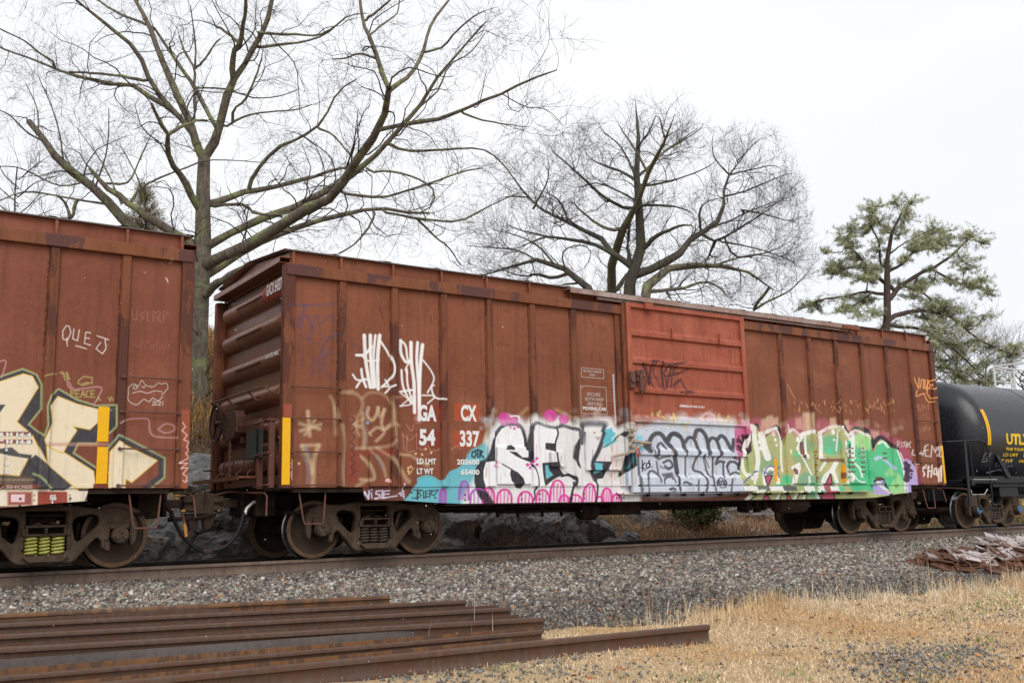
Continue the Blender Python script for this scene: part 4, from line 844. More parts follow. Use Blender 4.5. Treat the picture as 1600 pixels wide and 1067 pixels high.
    for y in range(6):
        c.fill([(862, 353+y*26), (902+rn.random()*10, 353+y*26), (902, 361+y*26), (862, 361+y*26)], (112, 52, 38), .9, 1); c.fill([(938, 353+y*26), (958+rn.random()*14, 353+y*26), (970, 361+y*26), (938, 361+y*26)], (112, 52, 38), .9, 1)
    c.fill([(1017, 516), (1054, 516), (1054, 527), (1017, 527)], (112, 52, 38), .9, 1); c.fill([(1066, 380), (1090, 380), (1090, 388), (1066, 388)], (112, 52, 38), .85, 1); c.fill([(1064, 408), (1092, 408), (1092, 416), (1064, 416)], (112, 52, 38), .85, 1)
    c.fill([(985, 592), (1100, 592), (1100, 600), (985, 600)], (230, 130, 120), .4, 2)
    WH = (238, 220, 210); c.sm = False
    for p, w_ in (([(1148, 352), (1148, 316), (1162, 320), (1160, 332), (1149, 335), (1164, 352)], 4), ([(1173, 322), (1173, 350)], 4), ([(1192, 320), (1182, 324), (1192, 338), (1181, 346)], 4), ([(1195, 320), (1205, 350)], 5), ([(1210, 325), (1195, 350)], 5), ([(1222, 320), (1212, 340), (1222, 352)], 5), ([(1235, 365), (1230, 390), (1245, 395)], 6), ([(1262, 385), (1264, 388)], 8),
                  ([(1272, 365), (1290, 395), (1305, 340)], 6), ([(1320, 335), (1300, 350), (1305, 400), (1325, 400)], 6), ([(1300, 370), (1320, 365)], 5), ([(1335, 405), (1340, 340), (1360, 380), (1365, 350)], 6), ([(1375, 345), (1368, 400), (1385, 405), (1388, 350)], 6), ([(1396, 345), (1392, 400)], 6), ([(1392, 345), (1412, 355), (1395, 375)], 6)): c.line(p, w_, (216, 200, 196), .9, 1.5)
    for p, w_ in (([(1310, 450), (1285, 470), (1300, 500), (1285, 520)], 8), ([(1322, 455), (1318, 515)], 8), ([(1318, 485), (1340, 480)], 6), ([(1342, 450), (1336, 515)], 8), ([(1355, 470), (1350, 500), (1368, 500), (1365, 465), (1355, 470)], 7), ([(1372, 510), (1380, 455), (1378, 540)], 8), ([(1290, 470), (1330, 460)], 5)): c.line(p, w_, WH, .95, 1.5)
    for k in range(10): c.line([(1246+(k % 2)*10, 440+k*8), (1258-(k % 2)*8, 446+k*8)], 4, (230, 190, 170), .8)
    # lettered tags
    c.crop(720, 620, 5.928)
    c.fill([(60, 560), (90, 500), (170, 450), (235, 430), (245, 520), (230, 580), (120, 590)], CY_, .8, 8, True)
    for p in ([(110, 510), (105, 550), (130, 562), (145, 530), (130, 502), (110, 510)], [(140, 495), (170, 488)], [(158, 492), (162, 560)], [(180, 560), (182, 495), (205, 505), (184, 530), (215, 560)]): c.line(p, 12, K, .95)
    c.fill([(165, 870), (235, 870), (320, 990), (230, 990)], K, .8, 4)
    c.crop(520, 740, 7.115); c.sm = False
    for p, w_ in (([(356, 280), (360, 198)], 14), ([(360, 198), (402, 275)], 14), ([(402, 275), (412, 188)], 14), ([(435, 210), (440, 270)], 10), ([(440, 175), (442, 180)], 12), ([(540, 188), (490, 192), (486, 222), (528, 232), (526, 264), (474, 274)], 13), ([(560, 180), (550, 270), (590, 265)], 12), ([(640, 185), (575, 192), (570, 268), (720, 244)], 11), ([(574, 228), (634, 222)], 10), ([(790, 105), (780, 180), (800, 230), (740, 220), (800, 190)], 10), ([(760, 240), (800, 250), (795, 270)], 10), ([(470, 276), (500, 278)], 8)): c.line(p, w_, (222, 212, 236), .95, 2)
    for p, w_ in (([(950, 175), (945, 280)], 14), ([(900, 180), (1000, 180), (950, 215), (990, 235), (950, 275), (890, 265)], 9), ([(1015, 190), (1015, 270), (1045, 262)], 9), ([(1065, 185), (1035, 195), (1040, 225), (1035, 255), (1070, 250)], 9), ([(1040, 222), (1065, 215)], 7), ([(1085, 265), (1085, 180), (1120, 190), (1090, 225), (1130, 240), (1180, 180), (1100, 190)], 9), ([(870, 205), (890, 210)], 12), ([(1140, 265), (1150, 265)], 14)): c.line(p, w_, (34, 36, 42), .95, 1.5)
    c.sm = False
    # black tag on the door
    c.crop(880, 440, 5.928); DK = (62, 34, 38)
    for p, w_ in (([(705, 765), (740, 830), (770, 950)], 22), ([(735, 770), (775, 900), (815, 990)], 12), ([(800, 735), (785, 830), (775, 950)], 20), ([(825, 740), (810, 860), (840, 900), (880, 990)], 12), ([(885, 755), (890, 860), (905, 1000)], 24), ([(900, 770), (960, 780), (910, 850), (945, 980)], 14), ([(960, 775), (1067, 770)], 14), ([(980, 790), (960, 870), (930, 985)], 14), ([(960, 860), (1060, 850)], 12), ([(1060, 900), (1000, 960), (1010, 1010)], 8), ([(770, 900), (850, 890)], 8), ([(780, 745), (850, 745)], 16)): c.line(p, w_, DK, .88, 4)
    c.crop(700, 420, 3.5575)
    for p, w_ in (([(1200, 600), (1260, 590), (1320, 560)], 8), ([(1240, 650), (1280, 620), (1310, 680), (1340, 690)], 9), ([(1270, 690), (1330, 685), (1300, 700)], 10), ([(1250, 540), (1230, 600), (1225, 660)], 10), ([(1230, 535), (1310, 520)], 7)): c.line(p, w_, DK, .85, 4)
    c.sm = True; c.line([(921, 590), (926, 700), (934, 860)], 7, (206, 206, 214), .95)
    for k in range(14): c.line([(921+k*.9, 600+k*18), (925+k*.9, 604+k*18)], 4, (120, 100, 110), .7)
    for p in ([(840, 470), (858, 530)], [(785, 260), (810, 320)], [(798, 480), (800, 500)]): c.line(p, 5, (90, 36, 26), .7, 2)
    # rust runs and edge wear on the paint
    c.crop(0, 0, 1)
    for k in range(260):
        x = rn.uniform(752, 1412); yb_ = 660 if x < 1180 else 672; y = yb_+rn.gauss(0, 7); c.dot(x, y, rn.uniform(2, 7), rn.choice([(238, 236, 234), (222, 214, 206), (206, 214, 224)]) if x < 1165 else rn.choice([(206, 160, 150), (214, 196, 160), (190, 110, 128)]), rn.uniform(.08, .26), 7)
    for k in range(60):
        x = rn.uniform(760, 1400); y = rn.uniform(690, 740); c.line([(x, y), (x+rn.uniform(-.6, .6), y+rn.uniform(8, 30))], rn.uniform(.5, .9), rn.choice([(60, 60, 66), (230, 228, 226), (150, 120, 100), (96, 180, 140) if x > 1180 else (200, 80, 150)]), rn.uniform(.3, .6), 1.2, False)
    for k in range(70):
        x = rn.uniform(760, 1400); y = rn.uniform(655, 750); c.line([(x, y), (x+rn.uniform(-1, 1), y+rn.uniform(3, 16))], rn.uniform(.5, 1.5), (150, 90, 52), rn.uniform(.2, .6), 2, False)
    for k in range(140):
        x = rn.uniform(455, 1450); y = rn.uniform(560, 770); c.dot(x, y, rn.uniform(.3, 1.0), (140, 84, 56), rn.uniform(.3, .8), 1.5)
    return c.image('side_paint_main')

def make_livery_left():
    c = Canvas(-1.25-L); CRM = (232, 216, 186); YE = (222, 176, 60); DG = (62, 62, 68); LM = (176, 186, 130); rn = random.Random(3)
    c.crop(0, 560, 5.335)
    dark = [(-600, 300), (0, 160), (190, 95), (300, 140), (340, 215), (335, 420), (230, 550), (370, 660), (405, 560), (400, 400), (430, 320), (490, 262), (640, 350), (800, 400), (960, 395), (960, 560), (940, 590), (800, 700), (650, 700), (605, 790), (790, 910), (900, 960), (1000, 1180), (-600, 1200)]
    c.line(dark, 24, LM, .85, 3, False, True); c.fill(dark, DG, .95, 2)
    def L_(p, w_=13): c.line(p, w_, YE, .95, 1.5, False, True); c.fill(p, CRM, 1, 1.5)
    L_([(-600, 330), (0, 195), (195, 130), (270, 150), (318, 240), (140, 528), (270, 640), (380, 860), (640, 1080), (700, 1180), (520, 1180), (300, 900), (250, 800), (160, 975), (60, 965), (-600, 960)])
    L_([(485, 318), (640, 380), (818, 425), (815, 530), (750, 590), (605, 562), (640, 600), (560, 720), (530, 780), (500, 780), (385, 720), (370, 680), (440, 535), (420, 400)])
    L_([(385, 735), (500, 785), (545, 790), (780, 940), (800, 1080), (640, 1080), (395, 880)])
    c.fill([(-100, 400), (0, 385), (45, 385), (0, 450), (-100, 470)], DG, .95, 2)
    c.fill([(100, 740), (160, 790), (270, 805), (255, 835), (60, 805), (-60, 780), (-60, 760)], DG, .9, 2)
    c.fill([(-300, 985), (270, 985), (270, 1050), (-300, 1050)], (150, 118, 84), .5, 6)
    for q in range(-300, 270, 40): c.fill([(q, 1008), (q+30, 1004), (q+30, 1012), (q, 1016)], (210, 180, 140), .7, 2)
    c.fill([(240, 850), (300, 800), (330, 830), (600, 1060), (540, 1100), (380, 1100)], DG, .95, 2)
    c.line([(280, 960), (340, 990), (430, 1080)], 18, LM, .8, 3)
    # arrow on the right
    p = [(920, 780), (990, 690), (1080, 740), (1310, 850), (1100, 1030), (1050, 1000), (1030, 1150), (900, 1150)]
    c.line([(920, 740), (985, 660), (1060, 690), (1350, 840), (1350, 980), (1180, 1110), (1000, 1180)], 50, DG, .93, 3, False); c.line([(905, 745), (985, 640), (1070, 670), (1375, 830), (1372, 990), (1200, 1130)], 14, LM, .85, 3, False)
    c.line(p, 13, YE, .95, 1.5, False, True); c.fill(p, CRM, 1, 1.5)
    c.fill([(795, 1048), (890, 1048), (890, 700), (820, 700)], (122, 52, 38), .9, 2); c.fill([(780, 1045), (900, 1045), (905, 1100), (775, 1100)], (122, 52, 38), .95, 2)
    c.fill([(-100, 610), (270, 610), (272, 645), (-100, 645)], (118, 60, 48), .8, 2); c.fill([(-100, 675), (270, 675), (272, 710), (-100, 710)], (118, 60, 48), .8, 2)
    c.fill([(-300, 1048), (320, 1048), (322, 1085), (-300, 1085)], (140, 66, 50), .9, 2); c.fill([(390, 700), (910, 700), (910, 730), (390, 730)], (196, 150, 130), .6, 2)
    c.sm = True
    for p in ([(580, 200), (615, 255), (700, 250), (850, 245), (780, 390)], [(560, 175), (570, 230), (590, 250)], [(1000, 540), (1060, 510), (1150, 500), (1240, 510), (1250, 600), (1300, 650), (1470, 660)], [(1320, 590), (1380, 545), (1450, 560), (1450, 600), (1380, 620), (1320, 590)], [(0, 25), (50, 25), (15, 160)]): c.line(p, 12, (190, 140, 140), .75, 2)
    c.sm = False
    for p in ([(520, 110), (545, 180)], [(560, 115), (580, 175), (540, 140)], [(594, 322), (592, 264), (618, 268), (616, 292), (594, 296)], [(664, 268), (636, 266), (636, 322), (664, 322)], [(636, 294), (658, 294)], [(676, 322), (692, 264), (710, 322)], [(682, 300), (704, 300)], [(746, 268), (722, 272), (722, 318), (748, 322)], [(790, 268), (762, 266), (762, 322), (792, 322)], [(762, 294), (784, 294)], [(660, 180), (650, 205), (690, 225), (770, 200), (770, 160), (700, 150), (655, 185)], [(370, 150), (440, 130), (470, 130)], [(500, 120), (560, 125), (575, 170)], [(690, 210), (735, 200)], [(810, 355), (820, 320), (840, 350)], [(905, 325), (920, 355), (930, 320), (945, 350)], [(910, 430), (935, 430), (915, 425)]): c.line(p, 8, (178, 170, 104), .8, 2)
    c.fill([(-80, 1085), (420, 1085), (420, 1230), (-80, 1230)], CRM, .9, 2)
    c.crop(0, 740, 5.93)
    c.fill([(-600, 158), (822, 158), (770, 292), (-600, 300)], (236, 222, 200), .97, 1.5)
    c.fill([(352, 165), (625, 165), (625, 290), (352, 290)], (150, 62, 50), .97, 1.5); c.fill([(75, 168), (300, 168), (300, 290), (75, 290)], (142, 66, 54), .9, 5)
    c.fill([(102, 188), (235, 188), (230, 262), (102, 262)], (236, 206, 210), .95, 1.5); c.line([(488, 245), (488, 270)], 10, W_, .95); c.fill([(476, 262), (500, 262), (488, 280)], W_, .95)
    for x in (318, 645):
        for y in (198, 243): c.dot(x, y, 11, (120, 90, 60), .8, 3); c.dot(x-2, y-3, 6, (240, 220, 190), .9, 2)
    # white chalk tags
    c.crop(0, 320, 3.5575); Q = (222, 206, 196); c.sm = False
    for p, w_ in (([(370, 672), (350, 700), (350, 745), (375, 755), (395, 710), (385, 675), (370, 672)], 5), ([(372, 740), (375, 785)], 5), ([(412, 690), (405, 745), (432, 755), (442, 695)], 5), ([(505, 712), (478, 708), (470, 770), (505, 780)], 5), ([(474, 740), (498, 742)], 5), ([(540, 728), (605, 750)], 5), ([(585, 745), (590, 800), (570, 828), (535, 800), (560, 765)], 5), ([(422, 783), (482, 800)], 5)): c.line(p, w_, Q, .95, 1.4)
    for p in ([(735, 590), (740, 635), (760, 640), (765, 590)], [(800, 600), (780, 610), (798, 630), (780, 645)], [(820, 600), (822, 645), (835, 650)], [(860, 600), (855, 590), (850, 650)], [(865, 605), (885, 590), (895, 610), (870, 625), (900, 655)], [(910, 650), (912, 590), (938, 605), (915, 620)]): c.line(p, 5, (160, 108, 92), .6, 2)
    for k in range(12): c.line([(750+k*17, 760+rn.random()*50), (758+k*17, 740+rn.random()*80)], 3, (170, 110, 92), .45, 2)
    for x in (945, 953): c.line([(x, 312), (x, 328)], 5, (190, 150, 130), .8)
    c.line([(922, 408), (930, 415), (934, 430)], 6, (214, 196, 160), .9)
    c.crop(0, 600, 3.5575); c.sm = True
    cl_ = [(715, 50), (715, 25), (730, 5), (750, 0), (770, 10), (790, -20), (810, 5), (850, 15), (880, -5), (900, 0), (925, -5), (935, 20), (920, 40), (900, 60)]
    for p in (cl_, [(715, 50), (715, 90), (760, 115), (800, 85), (830, 98), (850, 78), (880, 92), (905, 70)], [(740, 20), (750, 8), (765, 18), (752, 28), (740, 20)], [(790, 10), (800, 20), (812, 8)], [(740, 50), (780, 40), (820, 50), (860, 38), (900, 42)], [(849, 98), (860, 96), (862, 103), (849, 116), (864, 116)], [(872, 95), (868, 118)], [(880, 98), (892, 96), (894, 103), (880, 116), (896, 116)], [(906, 97), (906, 117)]): c.line(p, 3.6, Q, .9, 1.2)
    z = [(1010, 215), (1025, 240), (1005, 260), (1035, 285), (1015, 310), (1045, 325), (1030, 350), (1045, 370), (1025, 385), (1045, 410), (990, 440), (1035, 440), (1000, 470), (1040, 465), (1010, 500), (1035, 515)]
    c.line(z, 5, W_, .95, 1.2, False); c.line([(1035, 515), (1025, 545)], 5, W_, .95); c.line([(1045, 530), (1022, 545), (1012, 535)], 5, W_, .95)
    c.fill([(1003, 145), (1062, 145), (1058, 580), (1000, 580)], (196, 98, 70), .35, 2)
    return c.image('side_paint_left')
# ------------------------------------------------------------------ the train
liv1 = make_livery_main(); liv0 = make_livery_left()
def matset(img, tone):
    ext = (LIV_X0, LIV_X1, LIV_Z0, LIV_Z1); k = dict(image=img, ext=ext)
    if tone == 1:
        s1, s2, s3 = (.192, .062, .032), (.240, .084, .044), (.080, .030, .018)
        d = paint_mat('door_paint', (.315, .080, .046), (.375, .110, .066), (.18, .050, .030), .5, .75, **k)
    else:
        s1, s2, s3 = (.196, .061, .034), (.235, .079, .046), (.090, .032, .020)
        d = paint_mat('door_paint', s1, s2, s3, .5, .3, **k)
    return dict(side=paint_mat('side_paint', s1, s2, s3, .5, .42, **k),
                post=paint_mat('post_rust', (.192, .068, .032), (.165, .055, .028), (.07, .026, .015), .55, .6, patch=(.10, .036, .024), **k),
                chord=paint_mat('chord_rust', (.215, .080, .034), (.18, .062, .030), (.07, .028, .016), .5, .45, patch=(.105, .045, .038), **k),
                sill=paint_mat('sill_rust', (.12, .045, .030), (.17, .065, .040), (.04, .02, .014), .55, .4, **k),
                door=d, door_light=paint_mat('hasp_paint', (.45, .38, .30), (.28, .18, .12), (.1, .05, .03), .55, .4),
                track=paint_mat('track_paint', (.26, .15, .12), (.38, .30, .27), (.09, .035, .02), .3, .4), end=M['end'])
m1 = matset(liv1, 1); m0 = matset(liv0, 0)
car1 = boxcar(0.0, m1, 'long brown boxcar in the middle with a coral red sliding door and bright graffiti')
end_gear(car1, 0.0, -1)
car0 = boxcar(-1.25-L, m0, 'brown boxcar cut by the photo edge with big cream angular graffiti and yellow chevron strips')
XC0 = -1.25-L
for c, sp in ((car1, M['spring']), (car0, M['springy'])):
    truck(c, 1.653, M['spring']); truck(c, L-1.57, sp if c is car0 else M['spring'])
for nm, pts, par in hose_pair():
    c = car0 if par == 0 else car1; off = c.location.x
    h = MB(); h.tube([(p.x-off, p.y, p.z) for p in pts], .026, 8); h = h.build('air_hose', M['rubber'], c, True)
    f = MB(); q = pts[0]
    if par: f.tube([(q.x-off, q.y, q.z-.03), (q.x-off+.03, q.y, q.z+.06), (q.x-off+.12, q.y, q.z+.14), (q.x-off+.30, q.y, q.z+.19)], [.034, .03, .026, .022], 8)
    else: f.tube([(q.x-off, q.y, q.z-.04), (q.x-off-.02, q.y, q.z+.05), (q.x-off-.1, q.y, q.z+.12)], [.034, .03, .03], 8)
    f.build('hose_fitting', M['brassy'] if par else M['under'], h, True)
    f = MB(); q = pts[-1]; f.tube([(q.x-off-(.05 if par else .09), q.y, q.z), (q.x-off+(.09 if par else .05), q.y+.01, q.z)], [.04, .035], 8); f.build('glad_hand', M['truckm'], h, True)
f = MB(); p = onY(285, 797, -1.15); q = onY(291, 838, -1.15)
f.tube([(p[0]-XC0, -1.15, p[2]), ((p[0]+q[0])/2-XC0, -1.15, (p[2]+q[2])/2)], .017, 7); hd = f.build('angle_cock_handle', M['bar'], car0, True)
f = MB(); f.tube([((p[0]+q[0])/2-XC0, -1.15, (p[2]+q[2])/2), (q[0]-XC0, -1.15, q[2])], .020, 7); f.box(p[0]-XC0-.02, p[0]-XC0+.03, -1.18, -1.12, p[2]-.02, p[2]+.01); f.build('handle_grip', M['orange'], hd, True)
# pipes hanging between the cars
f = MB(); f.tube([(L+.1, -.3, .60), (L+.5, -.45, .62), (L+.75, -.3, .66)], .03, 8); f.build('brake_pipe', M['under'], car0, True)
# yellow reflector strips and stencils
def strip(root, x0, x1, z0, z1, y=-1.5625, m='yellow', nm='reflector_strip'):
    b = MB(); b.box(x0, x1, y, y+.003, z0, z1); return b.build(nm, M[m], root)
a = onY(440.5, 652, -1.56); b = onY(452.5, 757, -1.56)
strip(car1, .004, b[0], 1.035, a[2])
p = onY(1463, 695, -1.56); strip(car1, L-.075, L-.004, 1.035, 1.86)
def T(car, s, px, py, h, Y=-1.504, sx=1.0, bold=.004, mat='white', shear=0, px2=None, space=1.0):
    """lettering whose lower left corner sits where pixel (px,py) falls on the car side; h pixels tall"""
    p = onY(px, py, Y); q = onY(px, py-h, Y); size = (q[2]-p[2])/.70
    o = text(s, M[mat], car, (0, 0, 0), size, (R(90), 0, 0), sx, bold, shear=shear, space=space)
    if px2:
        e = onY(px2, py, Y); wd = max(v.co.x for v in o.data.vertices)-min(v.co.x for v in o.data.vertices); k = (e[0]-p[0])/wd
        for v in o.data.vertices: v.co.x *= k
    x_off = car.location.x
    for v in o.data.vertices: v.co.x += p[0]-x_off; v.co.y += Y; v.co.z += p[2]
    return o
T(car1, 'GA', 654, 656, 23, px2=682, bold=.014); T(car1, 'CX', 720, 656, 23, px2=745, bold=.014)
T(car1, '54', 655, 694, 23, px2=680, bold=.014); T(car1, '337', 718, 696, 23, px2=749, bold=.012)
T(car1, 'LD LMT', 651, 724.5, 8.5, px2=681, bold=.004); T(car1, 'LT WT', 651, 740, 8.5, px2=677, bold=.004)
T(car1, '202600', 714, 725, 7.6, px2=749, bold=.004); T(car1, '65400', 720, 741, 7.6, px2=749, bold=.004)
for i, (s, x, y, x2, m) in enumerate((('SECURE', 917, 618, 938, 'white2'), ('BOTH HASP', 914, 625.5, 943, 'white2'), ('BEFORE', 918, 633, 939, 'white2'), ('MOVING CAR', 910.5, 640, 947, 'white'), ('SECURITY DEVICE', 911, 581, 940, 'white2'), ('ONLY', 921, 587, 931, 'white2'))):
    T(car1, s, x, y, 5.2 if i < 4 else 3.4, px2=x2, mat=m, bold=.002)
def frame_px(car, x0, y0, x1, y1, m='white2', w_=.012, Y=-1.504):
    a = onY(x0, y0, Y); b = onY(x1, y1, Y); X0, X1 = a[0]-car.location.x, b[0]-car.location.x; zt, zb = a[2], b[2]
    q = MB(); q.box(X0, X1, Y, Y+.003, zt-w_, zt); q.box(X0, X1, Y, Y+.003, zb, zb+w_); q.box(X0, X0+w_, Y, Y+.003, zb+w_, zt-w_); q.box(X1-w_, X1, Y, Y+.003, zb+w_, zt-w_)
    q.build('stencil_box', M[m], car)
frame_px(car1, 908, 574, 944, 592); frame_px(car1, 906.5, 602, 949, 648)
T(car1, 'OPENING W 10-0  H 10-7', 1062, 635.5, 3.2, Y=-1.577, px2=1101, bold=.002)
for i, s in enumerate(('EXW', 'EH', 'H', 'IW', 'IL', 'CUFT')): T(car1, s, 1322+(i % 2), 703+i*7.4, 3.2, px2=1322+3+3*len(s), bold=.001)
for i, s in enumerate(('10-8', '15-3', '13-10', '9-6', '50-6', '5287')): T(car1, s, 1343+(i % 2), 703+i*7.4, 3.2, px2=1343+9, bold=.001)
o = text('GACX 54337', M['white'], car1, (0, 0, 0), .30, (R(90), 0, R(-90)), .62, .006, flat=True); 
ys = [v.co.y for v in o.data.vertices]; y0, y1 = min(ys), max(ys)
for v in o.data.vertices: v.co.y = -1.43+(v.co.y-y0)/(y1-y0)*.80; v.co.x += -.0-.004; v.co.z += 3.77; v.co.x += .045
b = MB()
zz = np.linspace(3.72, 3.99, 12); V = []
for z in zz:
    d = z-3.86; bb = math.sqrt(max(0, 1-(d/(.15 if d > 0 else .20))**2))
    for y in (-1.44, -.62): V.append((.17-.135*bb-.008, y, z))
b.add(V, [(2*i, 2*i+1, 2*i+3, 2*i+2) for i in range(11)]); b.build('number_panel', M['redpatch'], car1)
for v in o.data.vertices:
    v.co.x = .020; v.co.y = -1.40+(v.co.y+1.43)*.76; v.co.z = 3.79+(v.co.z-3.77)*.80
o = text('36 IN. STL. WHSL.', M['white'], car1, (.0, -.80, 2.86), .085, (R(90), 0, R(-90)), .8, .002, flat=True)
for v in o.data.vertices: v.co.x = .022
# left car
a = onY(154, 635, -1.504); b = onY(169, 690, -1.504); strip(car0, a[0]-XC0, b[0]-XC0, b[2], a[2], y=-1.5055)
a = onY(152, 698, -1.504); b = onY(166.5, 755.5, -1.504); strip(car0, a[0]-XC0, b[0]-XC0, b[2], a[2], y=-1.512)
for s, x, y, h, x2 in (('50-6 H 14-4', -20, 680.5, 5.5, 49), ('50-0 H 14-8', -20, 692, 5.5, 49), ('50-6', -20, 704, 5.5, 13), ('9-6', -8, 715.5, 5.5, 13), ('11-0', -12, 727, 5.5, 13), ('5295', -18, 739.5, 6, 14)):
    T(car0, s, x, y, h, px2=x2, bold=.004, Y=-1.5055)
T(car0, '2 COND SHOES', -50, 763, 5, px2=51, bold=.002, mat='white2', Y=-1.5105)
T(car0, 'JACK', 78, 776.5, 4, px2=88, bold=.002, Y=-1.497); T(car0, 'HERE', 78, 781, 4, px2=88, bold=.002, Y=-1.497)

# ------------------------------------------------------------------ tank car
TX = L+1.22
tank = empty('tank_car', (TX, 0, 0), 'glossy black tank car behind the boxcar with yellow lettering and blue bearing caps', 'tank car')
def TL(px, py, Y): p = onY(px, py, Y); return p[0]-TX, p[2]
R_T, Z_T, S0, S1 = 1.40, 2.18, .92, 15.2
prof = []
for k in range(15):
    a = math.pi/2*k/14; prof.append((max(R_T*math.sin(a), .001), S0-.66*math.cos(a)))
prof += [(R_T, S0+.001), (R_T, S1)]
for k in range(15):
    a = math.pi/2*k/14; prof.append((max(R_T*math.cos(a), .001), S1+.66*math.sin(a)))
t = MB(); t.lathe(prof, (0, 0, Z_T), 0, 96); shell = t.build('tank_shell', M['black'], tank, True)
s = MB()
for xx in (S0+.02, S0+2.45, S0+4.9, S0+7.3, S0+9.8, S0+12.2): s.lathe([(R_T-.01, -.018), (R_T+.006, -.006), (R_T+.006, .006), (R_T-.01, .018)], (xx, 0, Z_T), 0, 96)
s.build('weld_seam', M['black'], shell, True)
# reflector, curved onto the shell
def on_shell(V, off=.004):
    return [(x, -math.sqrt(max((R_T+off)**2-(z-Z_T)**2, .01)), z) for x, z in V]
def curved_rect(x0, x1, z0, z1, nm, m, off=.005, n=14):
    b = MB(); V = []
    for k in range(n+1):
        z = z0+(z1-z0)*k/n; V += on_shell([(x0, z), (x1, z)], off)
    b.add(V, [(2*i, 2*i+1, 2*i+3, 2*i+2) for i in range(n)]); return b.build(nm, M[m], tank)
x_a, z_a = TL(1545, 695, -1.36); curved_rect(x_a-.08, x_a+.06, z_a, 2.78, 'reflector_strip', 'yellow')
def TT(s, px, py, h, px2=None, bold=.004, m='lay', sx=1.0):
    Y = -1.40; p = onY(px, py, Y); q = onY(px, py-h, Y); size = (q[2]-p[2])/.70
    o = text(s, M[m], tank, (0, 0, 0), size, (R(90), 0, 0), sx, bold, flat=True)
    k = 1
    if px2: e = onY(px2, py, Y); k = (e[0]-p[0])/(max(v.co.x for v in o.data.vertices))
    for v in o.data.vertices:
        v.co.x = v.co.x*k+p[0]-TX; z = v.co.z+p[2]; v.co.z = z; v.co.y = -math.sqrt(max((R_T+.006)**2-(z-Z_T)**2, .01))
TT('UTLX', 1573, 693, 15.5, px2=1611, bold=.016); TT('THE TANK CAR PEOPLE', 1574, 703, 4.2, px2=1636, bold=.003)
TT('LD LMT    218900 LB', 1572, 712, 4.6, px2=1632, bold=.003); TT('LT WT     068300 LB', 1569, 721, 4.4, px2=1630, bold=.003)
# frame, walkway, saddle
f = MB(); f.box(.0, 2.7, -1.30, -1.18, 1.03, 1.20); f.box(.0, 2.7, 1.18, 1.30, 1.03, 1.20); f.box(13.4, 16.1, -1.3, -1.18, 1.03, 1.2); f.box(.0, .12, -1.42, 1.42, .98, 1.12)
f.box(.05, 3.2, -.25, .25, .65, .98); f.box(.05, 16.1, -.22, .22, .68, .92); f.box(1.4, 2.2, -1.25, 1.25, .72, 1.0); f.box(13.9, 14.7, -1.25, 1.25, .72, 1.0)
f.build('tank_frame', M['blackbar'], tank, bevel=.01)
f = MB(); f.prism([(1.05, -1.3), (2.9, -1.3), (2.9, 1.3), (1.05, 1.3)], 2, .95, 1.02)
for yy in (-1.0, 1.0): f.prism([(1.2, .98), (2.6, .98), (2.35, 1.5), (1.45, 1.5)], 1, yy-.02, yy+.02)
x_s, z_s = TL(1556, 738, -1.3); f.prism([(x_s, 1.72), (x_s+.16, 1.70), (x_s+.62, 1.16), (x_s+.42, 1.16)], 1, -1.34, -1.29)
f.build('tank_saddle', M['blackbar'], tank, bevel=.006)
f = MB(); f.box(2.72, 3.75, -1.42, -1.18, 1.02, 1.13); f.build('side_step_board', simple_mat('grey_board', (.10, .11, .12), .5), tank, bevel=.01)
f = MB(); f.box(.95, 13.6, -1.42, -1.39, 1.05, 1.08); f.box(3.7, 13.3, -1.42, -1.39, 1.00, 1.02)
f.build('running_board', M['blackbar'], tank)
# end platform handrail
h = MB(); Y = -1.42
A = [TL(x, y, Y) for x, y in ((1474, 690), (1527, 687.5), (1538, 691), (1543, 702), (1547, 745), (1555, 822), (1549, 832))]
h.tube([(TL(1474, 690, 0)[0]+.1, .9, TL(1474, 690, Y)[1]), (A[0][0], -1.1, A[0][1]), (A[0][0]+.12, Y, A[0][1])]+[(a, Y, b) for a, b in A[1:5]]+[(A[5][0], Y, .72), (A[5][0], Y, .52), (A[5][0]-.05, Y, .45), (A[5][0]-.52, Y, .45), (A[5][0]-.57, Y, .52), (A[5][0]-.58, Y, .80)], .020, 8)
a0 = TL(1507, 689, Y); a1 = TL(1516, 790, Y)
h.prism([(a0[0]-.045, a0[1]), (a0[0]+.045, a0[1]), (a1[0]+.045, .5), (a1[0]-.045, .5)], 1, Y-.012, Y+.012)
a0 = TL(1514, 692, Y); h.tube([(a0[0], Y+.06, a0[1]), (a0[0]+.1, Y+.06, a0[1]-.06), (a0[0]+.14, Y+.06, 1.0)], .016, 7)
h.build('platform_handrail', M['blackbar'], tank, True)
h = MB(); h.tube([(.02, -1.0, .93), (.0, -1.35, .9), (-.05, -1.42, .86), (-.05, -1.42, .78), (.45, -1.42, .78), (.6, -1.42, .9)], .013, 6); h.tube([(.02, -1.44, 1.12), (1.0, -1.44, 1.12)], .012, 6)
h.build('uncoupling_lever', M['brassy'], tank, True)
h = MB()
def WR(px, py, Y=.75): return onY(px, py, Y)
wx = [WR(1553, 578)[0]-TX, WR(1575, 580)[0]-TX, WR(1593, 582)[0]-TX]; zt = 4.34; zb = 3.3
